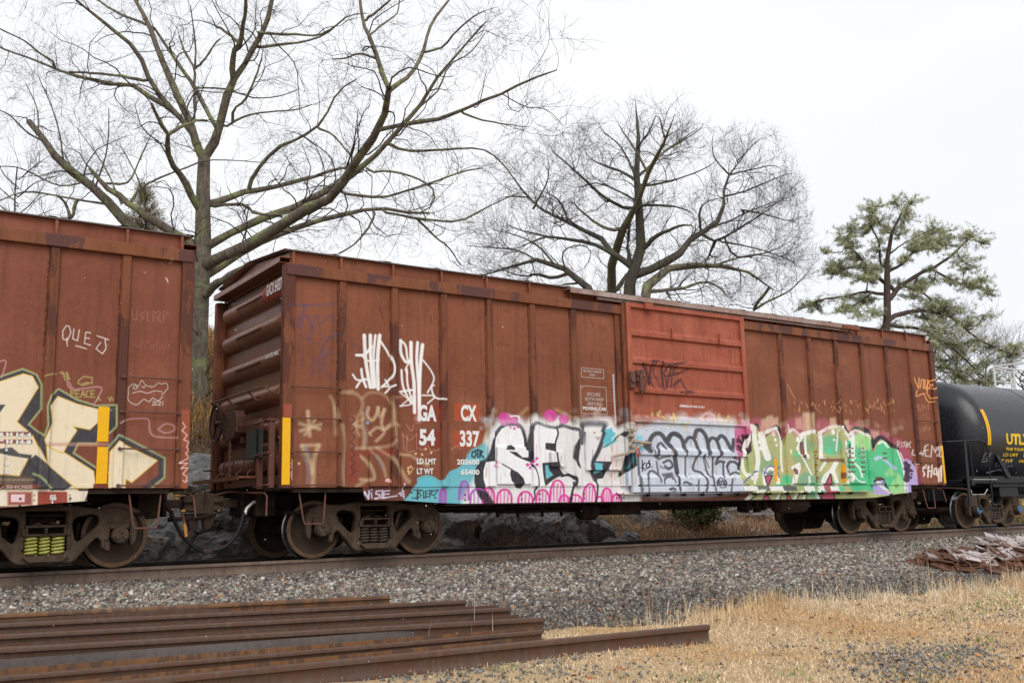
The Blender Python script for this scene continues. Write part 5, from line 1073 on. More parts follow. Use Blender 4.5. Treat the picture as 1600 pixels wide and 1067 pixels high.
for yy in (-.55, .75):
    for xx, tz in ((wx[0], zt), (wx[0]+1.0, zt-.05), (wx[0]+2.3, zt-.05), (wx[0]+3.4, zt)): h.tube([(xx, yy, zb), (xx, yy, tz)], .028, 8)
    h.tube([(wx[0], yy, zt), (wx[0]+3.4, yy, zt)], .024, 8); h.tube([(wx[0], yy, zt-.4), (wx[0]+3.4, yy, zt-.4)], .018, 8)
    h.tube([(wx[0], yy, zt-.04), (wx[0]+.7, yy, zt-.10), (wx[0]+.82, yy, zt-.25), (wx[0]+.84, yy, zb)], .022, 8)
for xx in (wx[0], wx[0]+3.4): h.tube([(xx, -.55, zt), (xx, .75, zt)], .024, 8)
h.build('top_platform_rail', M['whiterail'], tank, True)
h = MB(); h.lathe([(0.01, .5), (.3, .5), (.32, .46), (.32, 0)], (wx[0]+1.7, 0, Z_T+R_T-.05), 2, 24); h.box(wx[0]-.05, wx[0]+3.4, -.6, -.3, Z_T+R_T-.08, Z_T+R_T-.05); h.build('valve_dome', M['blackbar'], tank, True)
truck(tank, 17.151-TX+.8635, M['spring'], cap='blue'); truck(tank, 16.1-(17.151-TX+.8635), M['spring'], cap='blue')
coupler(tank, .0, -1)
# graffiti scribbled on the shell
def scribble(paths, m, w=.012):
    b = MB()
    for p in paths:
        V = []; n = len(p)
        for i, (px, py) in enumerate(p):
            q = onY(px, py, -1.38); V.append((q[0]-TX, -math.sqrt(max((R_T+.004)**2-(q[2]-Z_T)**2, .01)), q[2]))
        b.tube(V, w, 4)
    b.build('graffiti_tag', m, tank)
gm = simple_mat('tag_grey', (.30, .31, .33), .6)
rng = random.Random(4)
scribble([[(1562+i*4.4, 748), (1566+i*4.6, 722-i*.5), (1563+i*4.8, 752+(i % 2)*4), (1569+i*4.6, 726)] for i in range(6)]+[[(1560, 738), (1575, 733), (1590, 736)]], gm, .010)
scribble([[(1540+rng.random()*13, 705+rng.random()*18) for _ in range(5)] for _ in range(4)], gm, .008)
# ================================================================== ground
nrng = np.random.default_rng(5)
xs = np.unique(np.concatenate([np.linspace(-60, -12, 25), np.linspace(-12, 26, 260), np.linspace(26, 60, 60), np.linspace(60, 400, 25)]))
ys = np.unique(np.concatenate([np.linspace(-60, -12, 20), np.linspace(-12, 14, 230), np.linspace(14, 60, 40), np.linspace(60, 400, 20)]))
gx, gy = np.meshgrid(xs, ys, indexing='ij'); gz = hgt(gx, gy); nx, ny = gx.shape
V = np.stack([gx, gy, gz], -1).reshape(-1, 3); idx = np.arange(nx*ny).reshape(nx, ny)
F = np.stack([idx[:-1, :-1], idx[1:, :-1], idx[1:, 1:], idx[:-1, 1:]], -1).reshape(-1, 4)
m, t, b = mat_new('ground_soil'); N = NT(t); v = N.coord()
cs = N.n('ShaderNodeSeparateXYZ'); N.l(v, cs.inputs[0])
edge = N.math('ADD', cs.outputs[1], N.math('MULTIPLY', N.math('SUBTRACT', N.noise(v, .9, 4), .5), 1.6))
n1 = N.noise(v, 6, 8, .75); n2 = N.noise(v, 40, 5, .7)
straw = N.mix(N.ramp(n1, .35, .68), (.48, .35, .20), (.32, .225, .13)); straw = N.mix(N.ramp(n2, .45, .6), straw, (.46, .34, .19))
grav = N.mix(N.ramp(N.noise(v, 22, 6, .8), .35, .65), (.10, .09, .085), (.27, .255, .245))
hillc = N.mix(N.ramp(N.noise(v, 1.2, 6, .7), .4, .6), (.20, .14, .075), (.085, .075, .035)); hillc = N.mix(N.ramp(N.noise(v, 9, 6, .7), .5, .7), hillc, (.12, .075, .045))
g = N.n('ShaderNodeMapRange'); g.inputs[1].default_value = -6.6; g.inputs[2].default_value = -6.2; N.l(edge, g.inputs[0])
c = N.mix(g.outputs[0], straw, grav)
patch = N.ramp(N.noise(v, .75, 5, .6, .4), .60, .66); c = N.mix(N.math('MULTIPLY', patch, .8), c, grav)
g2 = N.n('ShaderNodeMapRange'); g2.inputs[1].default_value = 2.6; g2.inputs[2].default_value = 3.4; N.l(edge, g2.inputs[0])
c = N.mix(g2.outputs[0], c, hillc); t.links.new(c, b.inputs['Base Color']); b.inputs['Roughness'].default_value = .9; b.inputs['Specular IOR Level'].default_value = .2
N.bump(n2, .6, .03, b)
go = mesh_np('ground', V, F, m, smooth=True); tag(go, kind='structure')

# ------------------------------------------------------------------ loose stones and grass (uncountable)
def scatter_ok(x, y, z, mx=120, my=60):
    px, py, d = project(np.stack([x, y, z], -1)); return (d > 1) & (px > -mx) & (px < 1600+mx) & (py > -my) & (py < 1067+my)
def stones(name, n, xr, yr, size, label, cat, pal, accept=None, lift=.3, seed=1):
    r = np.random.default_rng(seed)
    X = xr[0]+(xr[1]-xr[0])*r.random(n); Y = yr[0]+(yr[1]-yr[0])*r.random(n)
    k = np.ones(n, bool)
    if accept is not None: k &= accept(X, Y, r)
    X, Y = X[k], Y[k]; Z = hgt(X, Y); k = scatter_ok(X, Y, Z); X, Y, Z = X[k], Y[k], Z[k]; n = len(X)
    S = size*(.55+.9*r.random(n)**1.6)*(1-.35*sstep(-4.6, -6.2, Y))*(1+.15*np.maximum(0, (X-8)/10))
    base = np.array([(x, y, z) for x in (-1, 1) for y in (-1, 1) for z in (-1, 1)], float)
    q = base[None]*(0.35+.65*r.random((n, 8, 3)))*np.stack([.6+.5*r.random(n), .5+.4*r.random(n), .35+.35*r.random(n)], -1)[:, None]
    a = r.random((n, 3))*2*np.pi*np.array([1, .25, .25]); ca, sa = np.cos(a), np.sin(a)
    def rot(P, i, j, k):
        x = P[..., i]*ca[:, None, k]-P[..., j]*sa[:, None, k]; y = P[..., i]*sa[:, None, k]+P[..., j]*ca[:, None, k]; P = P.copy(); P[..., i] = x; P[..., j] = y; return P
    q = rot(rot(rot(q, 1, 2, 1), 0, 2, 2), 0, 1, 0)*S[:, None, None]
    q[..., 0] += X[:, None]; q[..., 1] += Y[:, None]; q[..., 2] += (Z+S*lift*r.random(n))[:, None]
    f = np.array([(0, 1, 3, 2), (4, 6, 7, 5), (0, 4, 5, 1), (2, 3, 7, 6), (0, 2, 6, 4), (1, 5, 7, 3)])
    F = (f[None]+8*np.arange(n)[:, None, None]).reshape(-1, 4)
    # two triangles a side keep the facets crisp
    F = np.concatenate([F[:, [0, 1, 2]], F[:, [0, 2, 3]]])
    pc = np.array([p[0] for p in pal]); pw = np.array([p[1] for p in pal]); ci = r.choice(len(pal), n, p=pw/pw.sum())
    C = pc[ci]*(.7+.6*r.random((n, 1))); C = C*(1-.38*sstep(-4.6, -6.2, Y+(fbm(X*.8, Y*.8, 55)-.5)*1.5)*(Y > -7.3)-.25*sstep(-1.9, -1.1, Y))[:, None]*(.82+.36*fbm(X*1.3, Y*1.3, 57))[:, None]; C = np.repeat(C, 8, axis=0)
    o = mesh_np(name, q.reshape(-1, 3), F, MAT_STONE, color=C); tag(o, label, cat, kind='stuff'); return o
MAT_STONE = tint_mat('stone_facets', .62, noise=25, spec=.45)
PAL = [((.32, .295, .255), 5), ((.22, .185, .15), 5), ((.13, .11, .095), 5), ((.45, .43, .385), 2.6), ((.20, .14, .115), 4), ((.28, .20, .155), 3), ((.08, .066, .058), 5), ((.38, .34, .25), 1.8), ((.58, .55, .49), .9), ((.46, .20, .08), .14)]
PALD = [((.22, .215, .205), 5), ((.15, .145, .14), 5), ((.31, .305, .29), 3), ((.14, .11, .095), 3), ((.34, .33, .31), .8), ((.36, .15, .07), .15)]
def acc_near(X, Y, r):
    e = Y+(fbm(X*.9, Y*.9, 41)-.5)*1.5; return (e > -6.45) & (~((Y > -1.30) & (Y < -.62)) | (r.random(len(X)) < .7))
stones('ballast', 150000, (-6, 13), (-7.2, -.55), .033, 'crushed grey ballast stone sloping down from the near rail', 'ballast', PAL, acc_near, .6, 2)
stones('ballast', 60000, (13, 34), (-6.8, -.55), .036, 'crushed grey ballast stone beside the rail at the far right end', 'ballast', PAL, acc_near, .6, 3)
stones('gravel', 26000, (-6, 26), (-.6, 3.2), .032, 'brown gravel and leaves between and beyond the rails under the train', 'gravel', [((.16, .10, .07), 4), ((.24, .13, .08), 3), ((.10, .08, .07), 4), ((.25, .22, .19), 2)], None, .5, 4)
def acc_chip(X, Y, r):
    px, py, d = project(np.stack([X, Y, hgt(X, Y)], -1)); p = r.random(len(X))
    dens = np.zeros(len(X))
    for cx, cy, rx, ry, w_ in ((1430, 1036, 100, 26, 1.4), (1510, 1018, 60, 12, 1.0), (1530, 1015, 60, 12, .6), (1220, 1010, 40, 8, .35), (800, 1050, 170, 18, .8), (870, 1030, 50, 12, .6), (1130, 1040, 30, 6, .4), (1080, 1060, 40, 6, .3), (1000, 1005, 60, 8, .3), (690, 1062, 120, 14, .9), (1560, 960, 60, 12, .35), (1450, 960, 50, 9, .25)):
        dens = np.maximum(dens, w_*np.exp(-((px-cx)/rx)**2-((py-cy)/ry)**2))
    return p < dens*(.4+fbm(X*4, Y*4, 77))
stones('slate_chips', 80000, (-3, 12), (-11.8, -6.2), .021, 'dark slate chips scattered in bare patches of the dry grass', 'stone chips', PALD, acc_chip, .9, 6)
stones('slate_chips', 2500, (-4, 14), (-11.8, -6.2), .014, 'stray small stones lying in the straw coloured grass', 'stone chips', PALD, None, .9, 7)
LEAF = tint_mat('leaf_litter', .7)
def leaves(name, n, xr, yr, label, seed):
    r = np.random.default_rng(seed); X = xr[0]+(xr[1]-xr[0])*r.random(n); Y = yr[0]+(yr[1]-yr[0])*r.random(n); Z = hgt(X, Y)+.02+.03*r.random(n)
    k = scatter_ok(X, Y, Z); X, Y, Z = X[k], Y[k], Z[k]; n = len(X); s = .018+.025*r.random(n); a = r.random(n)*6.28
    P = np.zeros((n, 4, 3)); 
    for i, (dx, dy) in enumerate(((-1, 0), (0, -.55), (1, 0), (0, .55))):
        P[:, i, 0] = X+s*(dx*np.cos(a)-dy*np.sin(a)); P[:, i, 1] = Y+s*(dx*np.sin(a)+dy*np.cos(a)); P[:, i, 2] = Z+s*(r.random(n)-.3)*.9
    F = np.arange(4*n).reshape(n, 4); pal = np.array([(.36, .12, .04), (.45, .20, .07), (.22, .09, .04), (.30, .17, .08)]); C = np.repeat(pal[r.integers(0, 4, n)], 4, 0)
    tag(mesh_np(name, P.reshape(-1, 3), F, LEAF, color=C), label, 'fallen leaves', kind='stuff')
leaves('fallen_leaves', 900, (-5, 24), (-6.5, -1.3), 'orange brown leaves lying on the grey ballast', 12)
leaves('fallen_leaves', 700, (-3, 14), (-11, -6.2), 'brown leaves lying in the dry grass', 14)
leaves('fallen_leaves', 9000, (-3, 26), (1.5, 7), 'brown leaves littering the bank behind the train', 13)

BLADE = tint_mat('grass_blades', .75, spec=.2)
def grass(name, n, xr, yr, hfun, label, cat, pal, accept=None, seed=1, wid=.0022, lean=.9, bend=.5):
    r = np.random.default_rng(seed); X = xr[0]+(xr[1]-xr[0])*r.random(n); Y = yr[0]+(yr[1]-yr[0])*r.random(n)
    if accept is not None: k = accept(X, Y, r); X, Y = X[k], Y[k]
    Z = hgt(X, Y); k = scatter_ok(X, Y, Z, 60, 80); X, Y, Z = X[k], Y[k], Z[k]; n = len(X)
    H = hfun(X, Y, r); a = r.random(n)*6.28; l = lean*r.random(n)**1.3; W = wid*(.6+r.random(n))*(1+np.maximum(0, (X-2)/12))
    dx, dy = np.cos(a), np.sin(a); wa = a+1.57+r.normal(0, .5, n); wx, wy = np.cos(wa), np.sin(wa)
    P = np.zeros((n, 5, 3))
    for i, (tt, ww) in enumerate(((0, 1), (0, -1), (.55, .8), (.55, -.8), (1, 0))):
        off = H*(l*tt+bend*tt*tt*l); zz = H*np.maximum(tt*(1-.45*l*tt*bend*2), .05)*np.cos(np.minimum(l, 1.35))
        P[:, i, 0] = X+dx*off+wx*W*ww; P[:, i, 1] = Y+dy*off+wy*W*ww; P[:, i, 2] = Z-.004+zz
    f = np.array([(0, 1, 3), (0, 3, 2), (2, 3, 4)]); F = (f[None]+5*np.arange(n)[:, None, None]).reshape(-1, 3)
    pal = np.array(pal); C = pal[r.integers(0, len(pal), n)]*(.75+.5*r.random((n, 1))); pt = sstep(.40, .62, fbm(X*.8, Y*1.1, 71))[:, None]; C = C*((1-pt)*np.array([1.06, 1.05, 1.10])+pt*np.array([.95, .80, .66])); C = np.repeat(C, 5, 0)
    o = mesh_np(name, P.reshape(-1, 3), F, BLADE, color=C); tag(o, label, cat, kind='stuff'); return o
STRAW = [(.74, .58, .37), (.64, .47, .26), (.82, .70, .50), (.54, .38, .21), (.70, .52, .31), (.42, .30, .18)]
def band(X, Y):
    px, py, d = project(np.stack([X, Y, hgt(X, Y)], -1))
    # the taller fringe follows the edge between stones and lawn
    e = Y+(fbm(X*.9, Y*.9, 41)-.5)*1.5; return px, py, e
def acc_lawn(X, Y, r):
    px, py, e = band(X, Y); bare = np.zeros(len(X))
    for cx, cy, rx, ry, w_ in ((1430, 1035, 95, 26, .92), (1530, 1015, 50, 10, .6), (800, 1055, 160, 16, .75), (690, 1062, 120, 14, .9)): bare = np.maximum(bare, w_*np.exp(-((px-cx)/rx)**2-((py-cy)/ry)**2))
    edge = np.clip((-6.25-e)/.5, 0, 1); leftcut = np.where((px < 640) & (Y > -8.6), .12, 1); return r.random(len(X)) < edge*(1-bare)*leftcut
grass('dry_grass', 460000, (-3, 16), (-12.5, -6.0), lambda X, Y, r: (.016+.036*r.random(len(X))**2)*(.6+.9*fbm(X*2.2, Y*2.2, 91)), 'short flattened straw coloured grass covering the open ground', 'grass', STRAW, acc_lawn, 21, .0024, 1.5, .5)
grass('dry_grass', 60000, (15, 40), (-12.5, -5.0), lambda X, Y, r: .05+.10*r.random(len(X))**2, 'dry grass at the far right edge of the clearing', 'grass', STRAW, acc_lawn, 22, .004, 1.3, .5)
def acc_tall(X, Y, r):
    px, py, e = band(X, Y); p = np.exp(-((e+6.75)/.33)**2)*(.25+1.3*np.clip(fbm(X*1.2, Y*1.2, 5)-.3, 0, 1)); p = p*np.clip((px-930)/160, .015, 1); p = p*(.22+1.1*np.exp(-((px-1170)/120)**2)+.5*(px > 1450)); return r.random(len(X)) < p
grass('tall_dry_grass', 200000, (-1, 26), (-8.2, -5.6), lambda X, Y, r: .05+.21*r.random(len(X))**2.2, 'fringe of pale upright dead grass where the ballast ends', 'grass', [(.70, .60, .42), (.60, .48, .29), (.74, .66, .50), (.52, .38, .20)], acc_tall, 23, .0020, .55, .5)
def acc_stalk(X, Y, r):
    px, py, e = band(X, Y); p = np.exp(-((e+6.5)/.5)**2)*np.clip((px-620)/500, .05, 1)*.5; return r.random(len(X)) < p
grass('grass_stalks', 2600, (-2, 22), (-8.4, -5.0), lambda X, Y, r: .18+.42*r.random(len(X))**2, 'long single dead stalks standing above the grass fringe', 'grass', [(.62, .52, .36), (.50, .38, .22)], acc_stalk, 24, .0020, .35, .4)
def acc_green(X, Y, r):
    px, py, e = band(X, Y); d = np.zeros(len(X))
    for cx, cy, rx, ry in ((1070, 1002, 14, 5), (785, 1045, 14, 8), (830, 1052, 9, 5), (1560, 945, 40, 10), (1480, 960, 30, 8), (1100, 1062, 40, 8), (1240, 1055, 30, 6), (1540, 1000, 20, 5), (1430, 1060, 40, 8), (1580, 930, 30, 8), (1110, 1010, 8, 4), (1480, 1025, 14, 4)): d = np.maximum(d, np.exp(-((px-cx)/rx)**2-((py-cy)/ry)**2))
    return r.random(len(X)) < d*.8
grass('green_weeds', 60000, (-2, 16), (-11.5, -5.8), lambda X, Y, r: .025+.04*r.random(len(X)), 'little green weeds sprouting in the dry grass', 'weeds', [(.16, .26, .07), (.20, .33, .10), (.12, .20, .05)], acc_green, 25, .0045, 1.2, .5)
# behind the train
DEAD = [(.60, .44, .28), (.46, .32, .20), (.68, .54, .36), (.34, .22, .14), (.42, .27, .17)]
def acc_bank(X, Y, r): return r.random(len(X)) < np.clip((fbm(X*.7, Y*.7, 61)-.30)*3, .1, 1)*np.where(X > 6, 1.0, .95)
grass('bank_grass', 150000, (-3, 30), (2.3, 8.5), lambda X, Y, r: (.08+.30*r.random(len(X))**2)*np.where(X < 6, .7, 1), 'tangled dead brown grass on the bank behind the train', 'grass', DEAD, acc_bank, 31, .0035, 1.3, .8)
grass('hill_grass', 90000, (-1, 7), (7, 14), lambda X, Y, r: .15+.45*r.random(len(X))**1.5, 'golden and brown dead grass on the hillside seen between the boxcars', 'grass', [(.70, .50, .24), (.60, .40, .18), (.34, .25, .13), (.22, .21, .10), (.52, .34, .18)], None, 32, .006, .9, .7)
grass('far_grass', 50000, (20, 60), (2.0, 12), lambda X, Y, r: .2+.5*r.random(len(X))**1.5, 'tan and green grass behind the wheels at the far right', 'grass', [(.42, .33, .18), (.20, .20, .09), (.30, .22, .13)], None, 33, .010, .9, .7)

# ------------------------------------------------------------------ track
RAIL = [(-.075, 0), (.075, 0), (.075, .011), (.030, .026), (.013, .045), (.009, .075), (.009, .115), (.014, .132), (.036, .142), (.037, .172), (.033, .181), (.020, .186), (-.020, .186), (-.033, .181), (-.037, .172), (-.036, .142), (-.014, .132), (-.009, .115), (-.009, .075), (-.013, .045), (-.030, .026), (-.075, .011)]
railm = paint_mat('rail_rust', (.145, .100, .076), (.185, .130, .100), (.035, .024, .018), .55, .55)
headm = simple_mat('rail_head_steel', (.16, .16, .17), .22, .3, 3, 0, metal=1.0)
scrapm = [paint_mat('scrap_rail_brown', (.075, .044, .031), (.115, .066, .045), (.025, .016, .013), .45, .6, patch=(.10, .050, .030), spec=.3, ps=5), paint_mat('scrap_rail_orange', (.135, .066, .034), (.20, .092, .038), (.05, .028, .018), .5, .5, patch=(.10, .055, .035), spec=.3, ps=5), paint_mat('scrap_rail_grey', (.10, .085, .082), (.13, .105, .095), (.05, .036, .03), .32, .5, spec=.4)]
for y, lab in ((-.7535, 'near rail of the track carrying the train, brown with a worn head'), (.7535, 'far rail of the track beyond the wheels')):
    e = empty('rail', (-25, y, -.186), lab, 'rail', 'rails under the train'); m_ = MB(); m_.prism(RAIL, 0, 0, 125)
    ro = m_.build('rail_web', railm if y < 0 else simple_mat('far_rail_painted_shade', (.035, .026, .022), .6, .4, 4, .2), e, True)  # far rail coloured near-black: shade on its inner side put into the colour
    m_ = MB(); m_.prism([(-.030, .1862), (.030, .1862), (.026, .1878), (-.026, .1878)], 0, 0, 125); m_.build('rail_head', headm, e)
    if y < 0:
        tp = MB(); tp.box(-.10, .10, -.19, .19, -.018, -.001); tp.box(-.09, -.04, -.125, -.085, .0, .032); tp.box(.04, .09, -.125, -.085, 0, .032)
        tp = tp.build('tie_plate', railm, e, bevel=.003); tp.location = (.3, 0, 0)
        for k in range(1, 95): c = tp.copy(); COL.objects.link(c); c.parent = e; c.location = (.3+.52*k, 0, 0)
        jb = MB(); jb.box(29.2, 30.1, -.035, -.014, .035, .125); 
        for k in range(6): jb.lathe([(0, -.02), (.014, -.02), (.018, 0)], (29.3+.14*k, -.035, .08), 1, 6)
        jb.build('joint_bar', railm, e)

# ------------------------------------------------------------------ old rails lying beside the track
def lay(xa, ya, xb, yb, z, roll, mat, label, hgt_=.17):
    """xa,ya (left, beyond the frame) to xb,yb (right end), on the ground"""
    ln = math.hypot(xb-xa, yb-ya); e = empty('scrap_rail', (xb, yb, z), label, 'rail', 'old rails laid in a row beside the track', math.atan2(ya-yb, xa-xb))
    k = hgt_/.186; P = [(a*k, b_*k) for a, b_ in RAIL]; cr, sr = math.cos(roll), math.sin(roll)
    P = [(a*cr-b_*sr, a*sr+b_*cr) for a, b_ in P]; zmin = min(p[1] for p in P); P = [(a, b_-zmin) for a, b_ in P]
    m_ = MB(); m_.prism(P, 0, 0, ln); m_.build('rail_body', mat, e, True); return e
NR = 12
tops = [(608, 950, 988), (590, 948, 992), (727, 958, 1004), (775, 963, 1013), (797, 971, 1024), (812, 979, 1035), (849, 990, 1050), (796, 991, 1062), (835, 999, 1078), (846, 1006, 1092), (800, 1018, 1110)]
spec_ = [(0, 1, .150, 'old rail with a bright orange rusty flange, farthest of the rails in the row'), (1.57, 0, .150, 'dark rail on its side just behind the orange flanged one'), (0, 0, .150, 'thin dark rail third back in the row, ending above the gravel'), (1.57, 0, .160, 'shorter dark rail lying on its side in the middle of the row'), (0, 0, .155, 'blackish brown rail with a pitted head in the middle of the row'), (1.57, 0, .160, 'longer dark rail lying on its side in the middle of the row'),
         (0, 0, .168, 'brown rail whose square cut end stands up near the longest rail'), (1.57, 2, .150, 'smooth grey rail lying flat between the brown rails'), (1.57, 1, .150, 'rail on its side with orange edges beside the smooth grey one'), (0, 0, .135, 'low dark rail second nearest in the row'), (1.57, 1, .15, 'rusty rail lying against the back of the longest rail')]
rl = [(x1, y1, -60, y0)+sp for (x1, y1, y0), sp in zip(tops, spec_)]+[(1107, 1004, 300, 1093, 0, 0, .178, 'longest and nearest old rail with its end out in the dry grass')]
for i, (x1, y1, x0, y0, ro_, mi, h_, lab) in enumerate(rl):
    a = onG(x1, y1); b = onG(x0, y0)
    if i == 11: d = (b-a); b = a+d/np.linalg.norm(d[:2])*11.0
    z = min(a[2], b[2])-.01
    e = lay(b[0], b[1], a[0], a[1], a[2]-.012, ro_, scrapm[mi], lab, h_)
    # follow the fall of the ground along the rail
    ln = math.hypot(b[0]-a[0], b[1]-a[1]); zl = float(hgt(b[0], b[1]))-.012; e.rotation_euler.y = -math.atan2(zl-(a[2]-.012), ln)

# ------------------------------------------------------------------ heap of plates
rn = random.Random(8)
pc_ = onG(1525, 893)
mats_p = [paint_mat('plate_rust', (.10, .045, .028), (.16, .075, .045), (.04, .02, .015), .5, .5), simple_mat('plate_wet', (.44, .38, .37), .25, .4, 6, .1, c2=(.20, .13, .11), spec=.9)]
def plate_proto(mt, lab, big):
    e = empty('tie_plate', (0, 0, 0), lab, 'tie plate', 'rusty tie plates thrown in a heap by the track')
    w_, d_ = (.20, .085); m_ = MB()
    xs_ = [-w_, -.13, -.05, .05, .13, w_]; ys_ = [-d_, -.06, -.03, .03, .06, d_]; holes = {(1, 1), (3, 1), (1, 3), (3, 3)}
    for i in range(5):
        for j in range(5):
            if (i, j) in holes: continue
            m_.box(xs_[i], xs_[i+1], ys_[j], ys_[j+1], 0, .016)
    import bmesh
    m_.box(-.095, -.075, -d_, d_, .0165, .026); m_.box(.075, .095, -d_, d_, .0165, .026)
    m_.build('plate_body', mt, e); return e
pr = [plate_proto(mats_p[0], 'brown rusty steel tie plate lying in the heap beside the track', 0), plate_proto(mats_p[1], 'pale wet steel tie plate lying on top of the heap beside the track', 1)]
used = [False, False]
def put_plate(i, loc, rot, s):
    src = pr[i]
    if not used[i]: o = src; used[i] = True; kids = list(src.children)
    else:
        o = src.copy(); COL.objects.link(o)
        for ch in src.children: c = ch.copy(); COL.objects.link(c); c.parent = o
    o.location = loc; o.rotation_euler = rot; o.scale = (s, s, s)
for k in range(190):
    u = rn.random(); px = 1482+(1730-1482)*u; base = onG(px, 897-22*abs(u-.25))
    depth = rn.random(); hmax = .40*math.exp(-((u-.62)/.42)**2)*(1-.15*rn.random()); q = base+np.array([.55, .9, 0])*depth*.9
    lvl = rn.random()**.8*hmax*min(1, .25+1.5*depth)
    gz_ = float(hgt(q[0], q[1])); top = (lvl > hmax*.30 and u > .22) or rn.random() < .08
    put_plate(1 if top and rn.random() < .75 else 0, (q[0], q[1], gz_+.02+lvl), (rn.gauss(.28, .22), rn.gauss(0, .22), rn.uniform(-1.0, .9)), rn.uniform(1.1, 1.75))

# ------------------------------------------------------------------ boulders behind the train
import bmesh
m, t, b = mat_new('slate_rock'); N = NT(t); v = N.coord()
c = N.mix(N.ramp(N.noise(v, 3, 8, .7), .35, .7), (.13, .132, .135), (.31, .305, .30)); c = N.mix(N.ramp(N.noise(v, 7, 6, .75), .56, .66), c, (.38, .39, .35)); c = N.mix(N.ramp(N.noise(v, 2.1, 5, .7), .60, .70), c, (.12, .12, .05)); c = N.mix(N.ramp(N.noise(v, 1.4, 6, .75), .56, .62), c, (.24, .165, .10))
t.links.new(c, b.inputs['Base Color']); b.inputs['Roughness'].default_value = .42; N.bump(N.noise(v, 9, 10, .8), .9, .09, b); MR = m
def rock(loc, size, seed, label, group='dark slate boulders along the bank'):
    r = np.random.default_rng(seed); bm = bmesh.new(); bmesh.ops.create_icosphere(bm, subdivisions=5, radius=1.0)
    P = np.array([v.co[:] for v in bm.verts])
    for _ in range(16):
        n_ = r.normal(size=3); n_ /= np.linalg.norm(n_); d = .55+.3*r.random(); k = P@n_-d; P -= np.clip(k, 0, None)[:, None]*n_*.97
    P *= 1+.16*(fbm(P[:, 0]*2.5+9*seed, P[:, 1]*2.5+P[:, 2]*2.1, seed)-.5)[:, None]*2
    P *= 1+.10*(np.round(fbm(P[:, 0]*1.6+3*seed, P[:, 2]*4.5+P[:, 1], seed+50)*7)/7-.5)[:, None]
    P *= 1+(np.abs(fbm(P[:, 0]*5+seed, P[:, 1]*4+P[:, 2]*7, seed+9, 5)-.5)*.30-.06)[:, None]
    for _ in range(7):
        n_ = r.normal(size=3)*np.array([1, 1, .6]); n_ /= np.linalg.norm(n_); c_ = P@n_; ph = r.random()*3; st = np.floor(c_*4+ph); P += n_[None]*((st-(c_*4+ph)+.5)*.05*(r.random() < .8))[:, None]
    P *= np.array(size)
    for v_, p in zip(bm.verts, P): v_.co = p
    me = bpy.data.meshes.new('boulder'); bm.to_mesh(me); bm.free(); me.materials.append(MR)
    me.polygons.foreach_set('use_smooth', np.ones(len(me.polygons), bool)); me.set_sharp_from_angle(angle=R(24))
    o = bpy.data.objects.new('boulder', me); COL.objects.link(o); o.location = loc; o.rotation_euler = (r.normal()*.15, r.normal()*.15, r.normal()*.5); tag(o, label, 'boulder', group); return o
rk = [(262, 835, 3.2, 1.0, .75, 'rounded grey boulder behind the hoses, beside the left boxcar wheel'), (330, 800, 3.4, 1.1, .7, 'dark boulder directly behind the hanging air hoses'), (318, 745, 5.0, 1.0, .6, 'dark boulder seen through the gap between the boxcars'), (345, 845, 3.0, .9, .4, 'low mossy stone slab behind the track at the car gap'), (225, 850, 2.9, .6, .4, 'small pale stone at the rim of the left boxcar wheel'),
      (400, 815, 3.6, 1.1, .7, 'black rock behind the far wheel of the middle boxcar'), (590, 840, 3.4, 1.0, .45, 'dark rock low behind the first truck springs'), (715, 815, 3.3, .7, .5, 'grey split boulder right of the second wheel'), (765, 810, 3.6, .95, .75, 'broad dark slate outcrop under the middle boxcar'), (815, 812, 3.8, .9, .7, 'dark slate rock below the silver S of the graffiti'), (850, 822, 3.4, .8, .6, 'slate rock with a tilted flat face'), (885, 820, 3.5, .9, .62, 'pointed grey slate slab at the middle of the outcrop'), (925, 822, 3.6, .7, .5, 'dark rock at the right end of the slate outcrop'), (957, 847, 3.0, .36, .22, 'small pale stone lying against the far rail'), (985, 840, 3.1, .5, .35, 'mossy brown rock in the dead grass'), (1010, 812, 4.6, .9, .5, 'dark rock upslope in the dead grass'), (1130, 810, 5.6, .8, .4, 'grey rock half buried in brush'), (1180, 795, 6.0, 1.2, .5, 'pale rock ledge by the right truck'), (1290, 815, 5.0, .9, .4, 'mossy rock between the right truck wheels'), (1340, 818, 5.0, .9, .35, 'pale flat rock below the right truck springs'), (1442, 815, 5.0, 1.0, .45, 'pale green tinged slab beyond the right end wheels'), (1160, 770, 8.0, 1.6, .7, 'far grey ledge on the slope'), (690, 780, 4.4, .8, .6, 'rock filling the gap above the second wheel')]
for i, (px, py, Y, sx, sz, lab) in enumerate(rk):
    p = onY(px, py, Y); z = float(hgt(p[0], Y)); zz = (z+p[2])/2 if abs(p[2]-z) < 1 else z
    rock((p[0], Y, p[2]-.22*sz), (sx*.95, sx*.6, sz*.95), 100+i, lab)
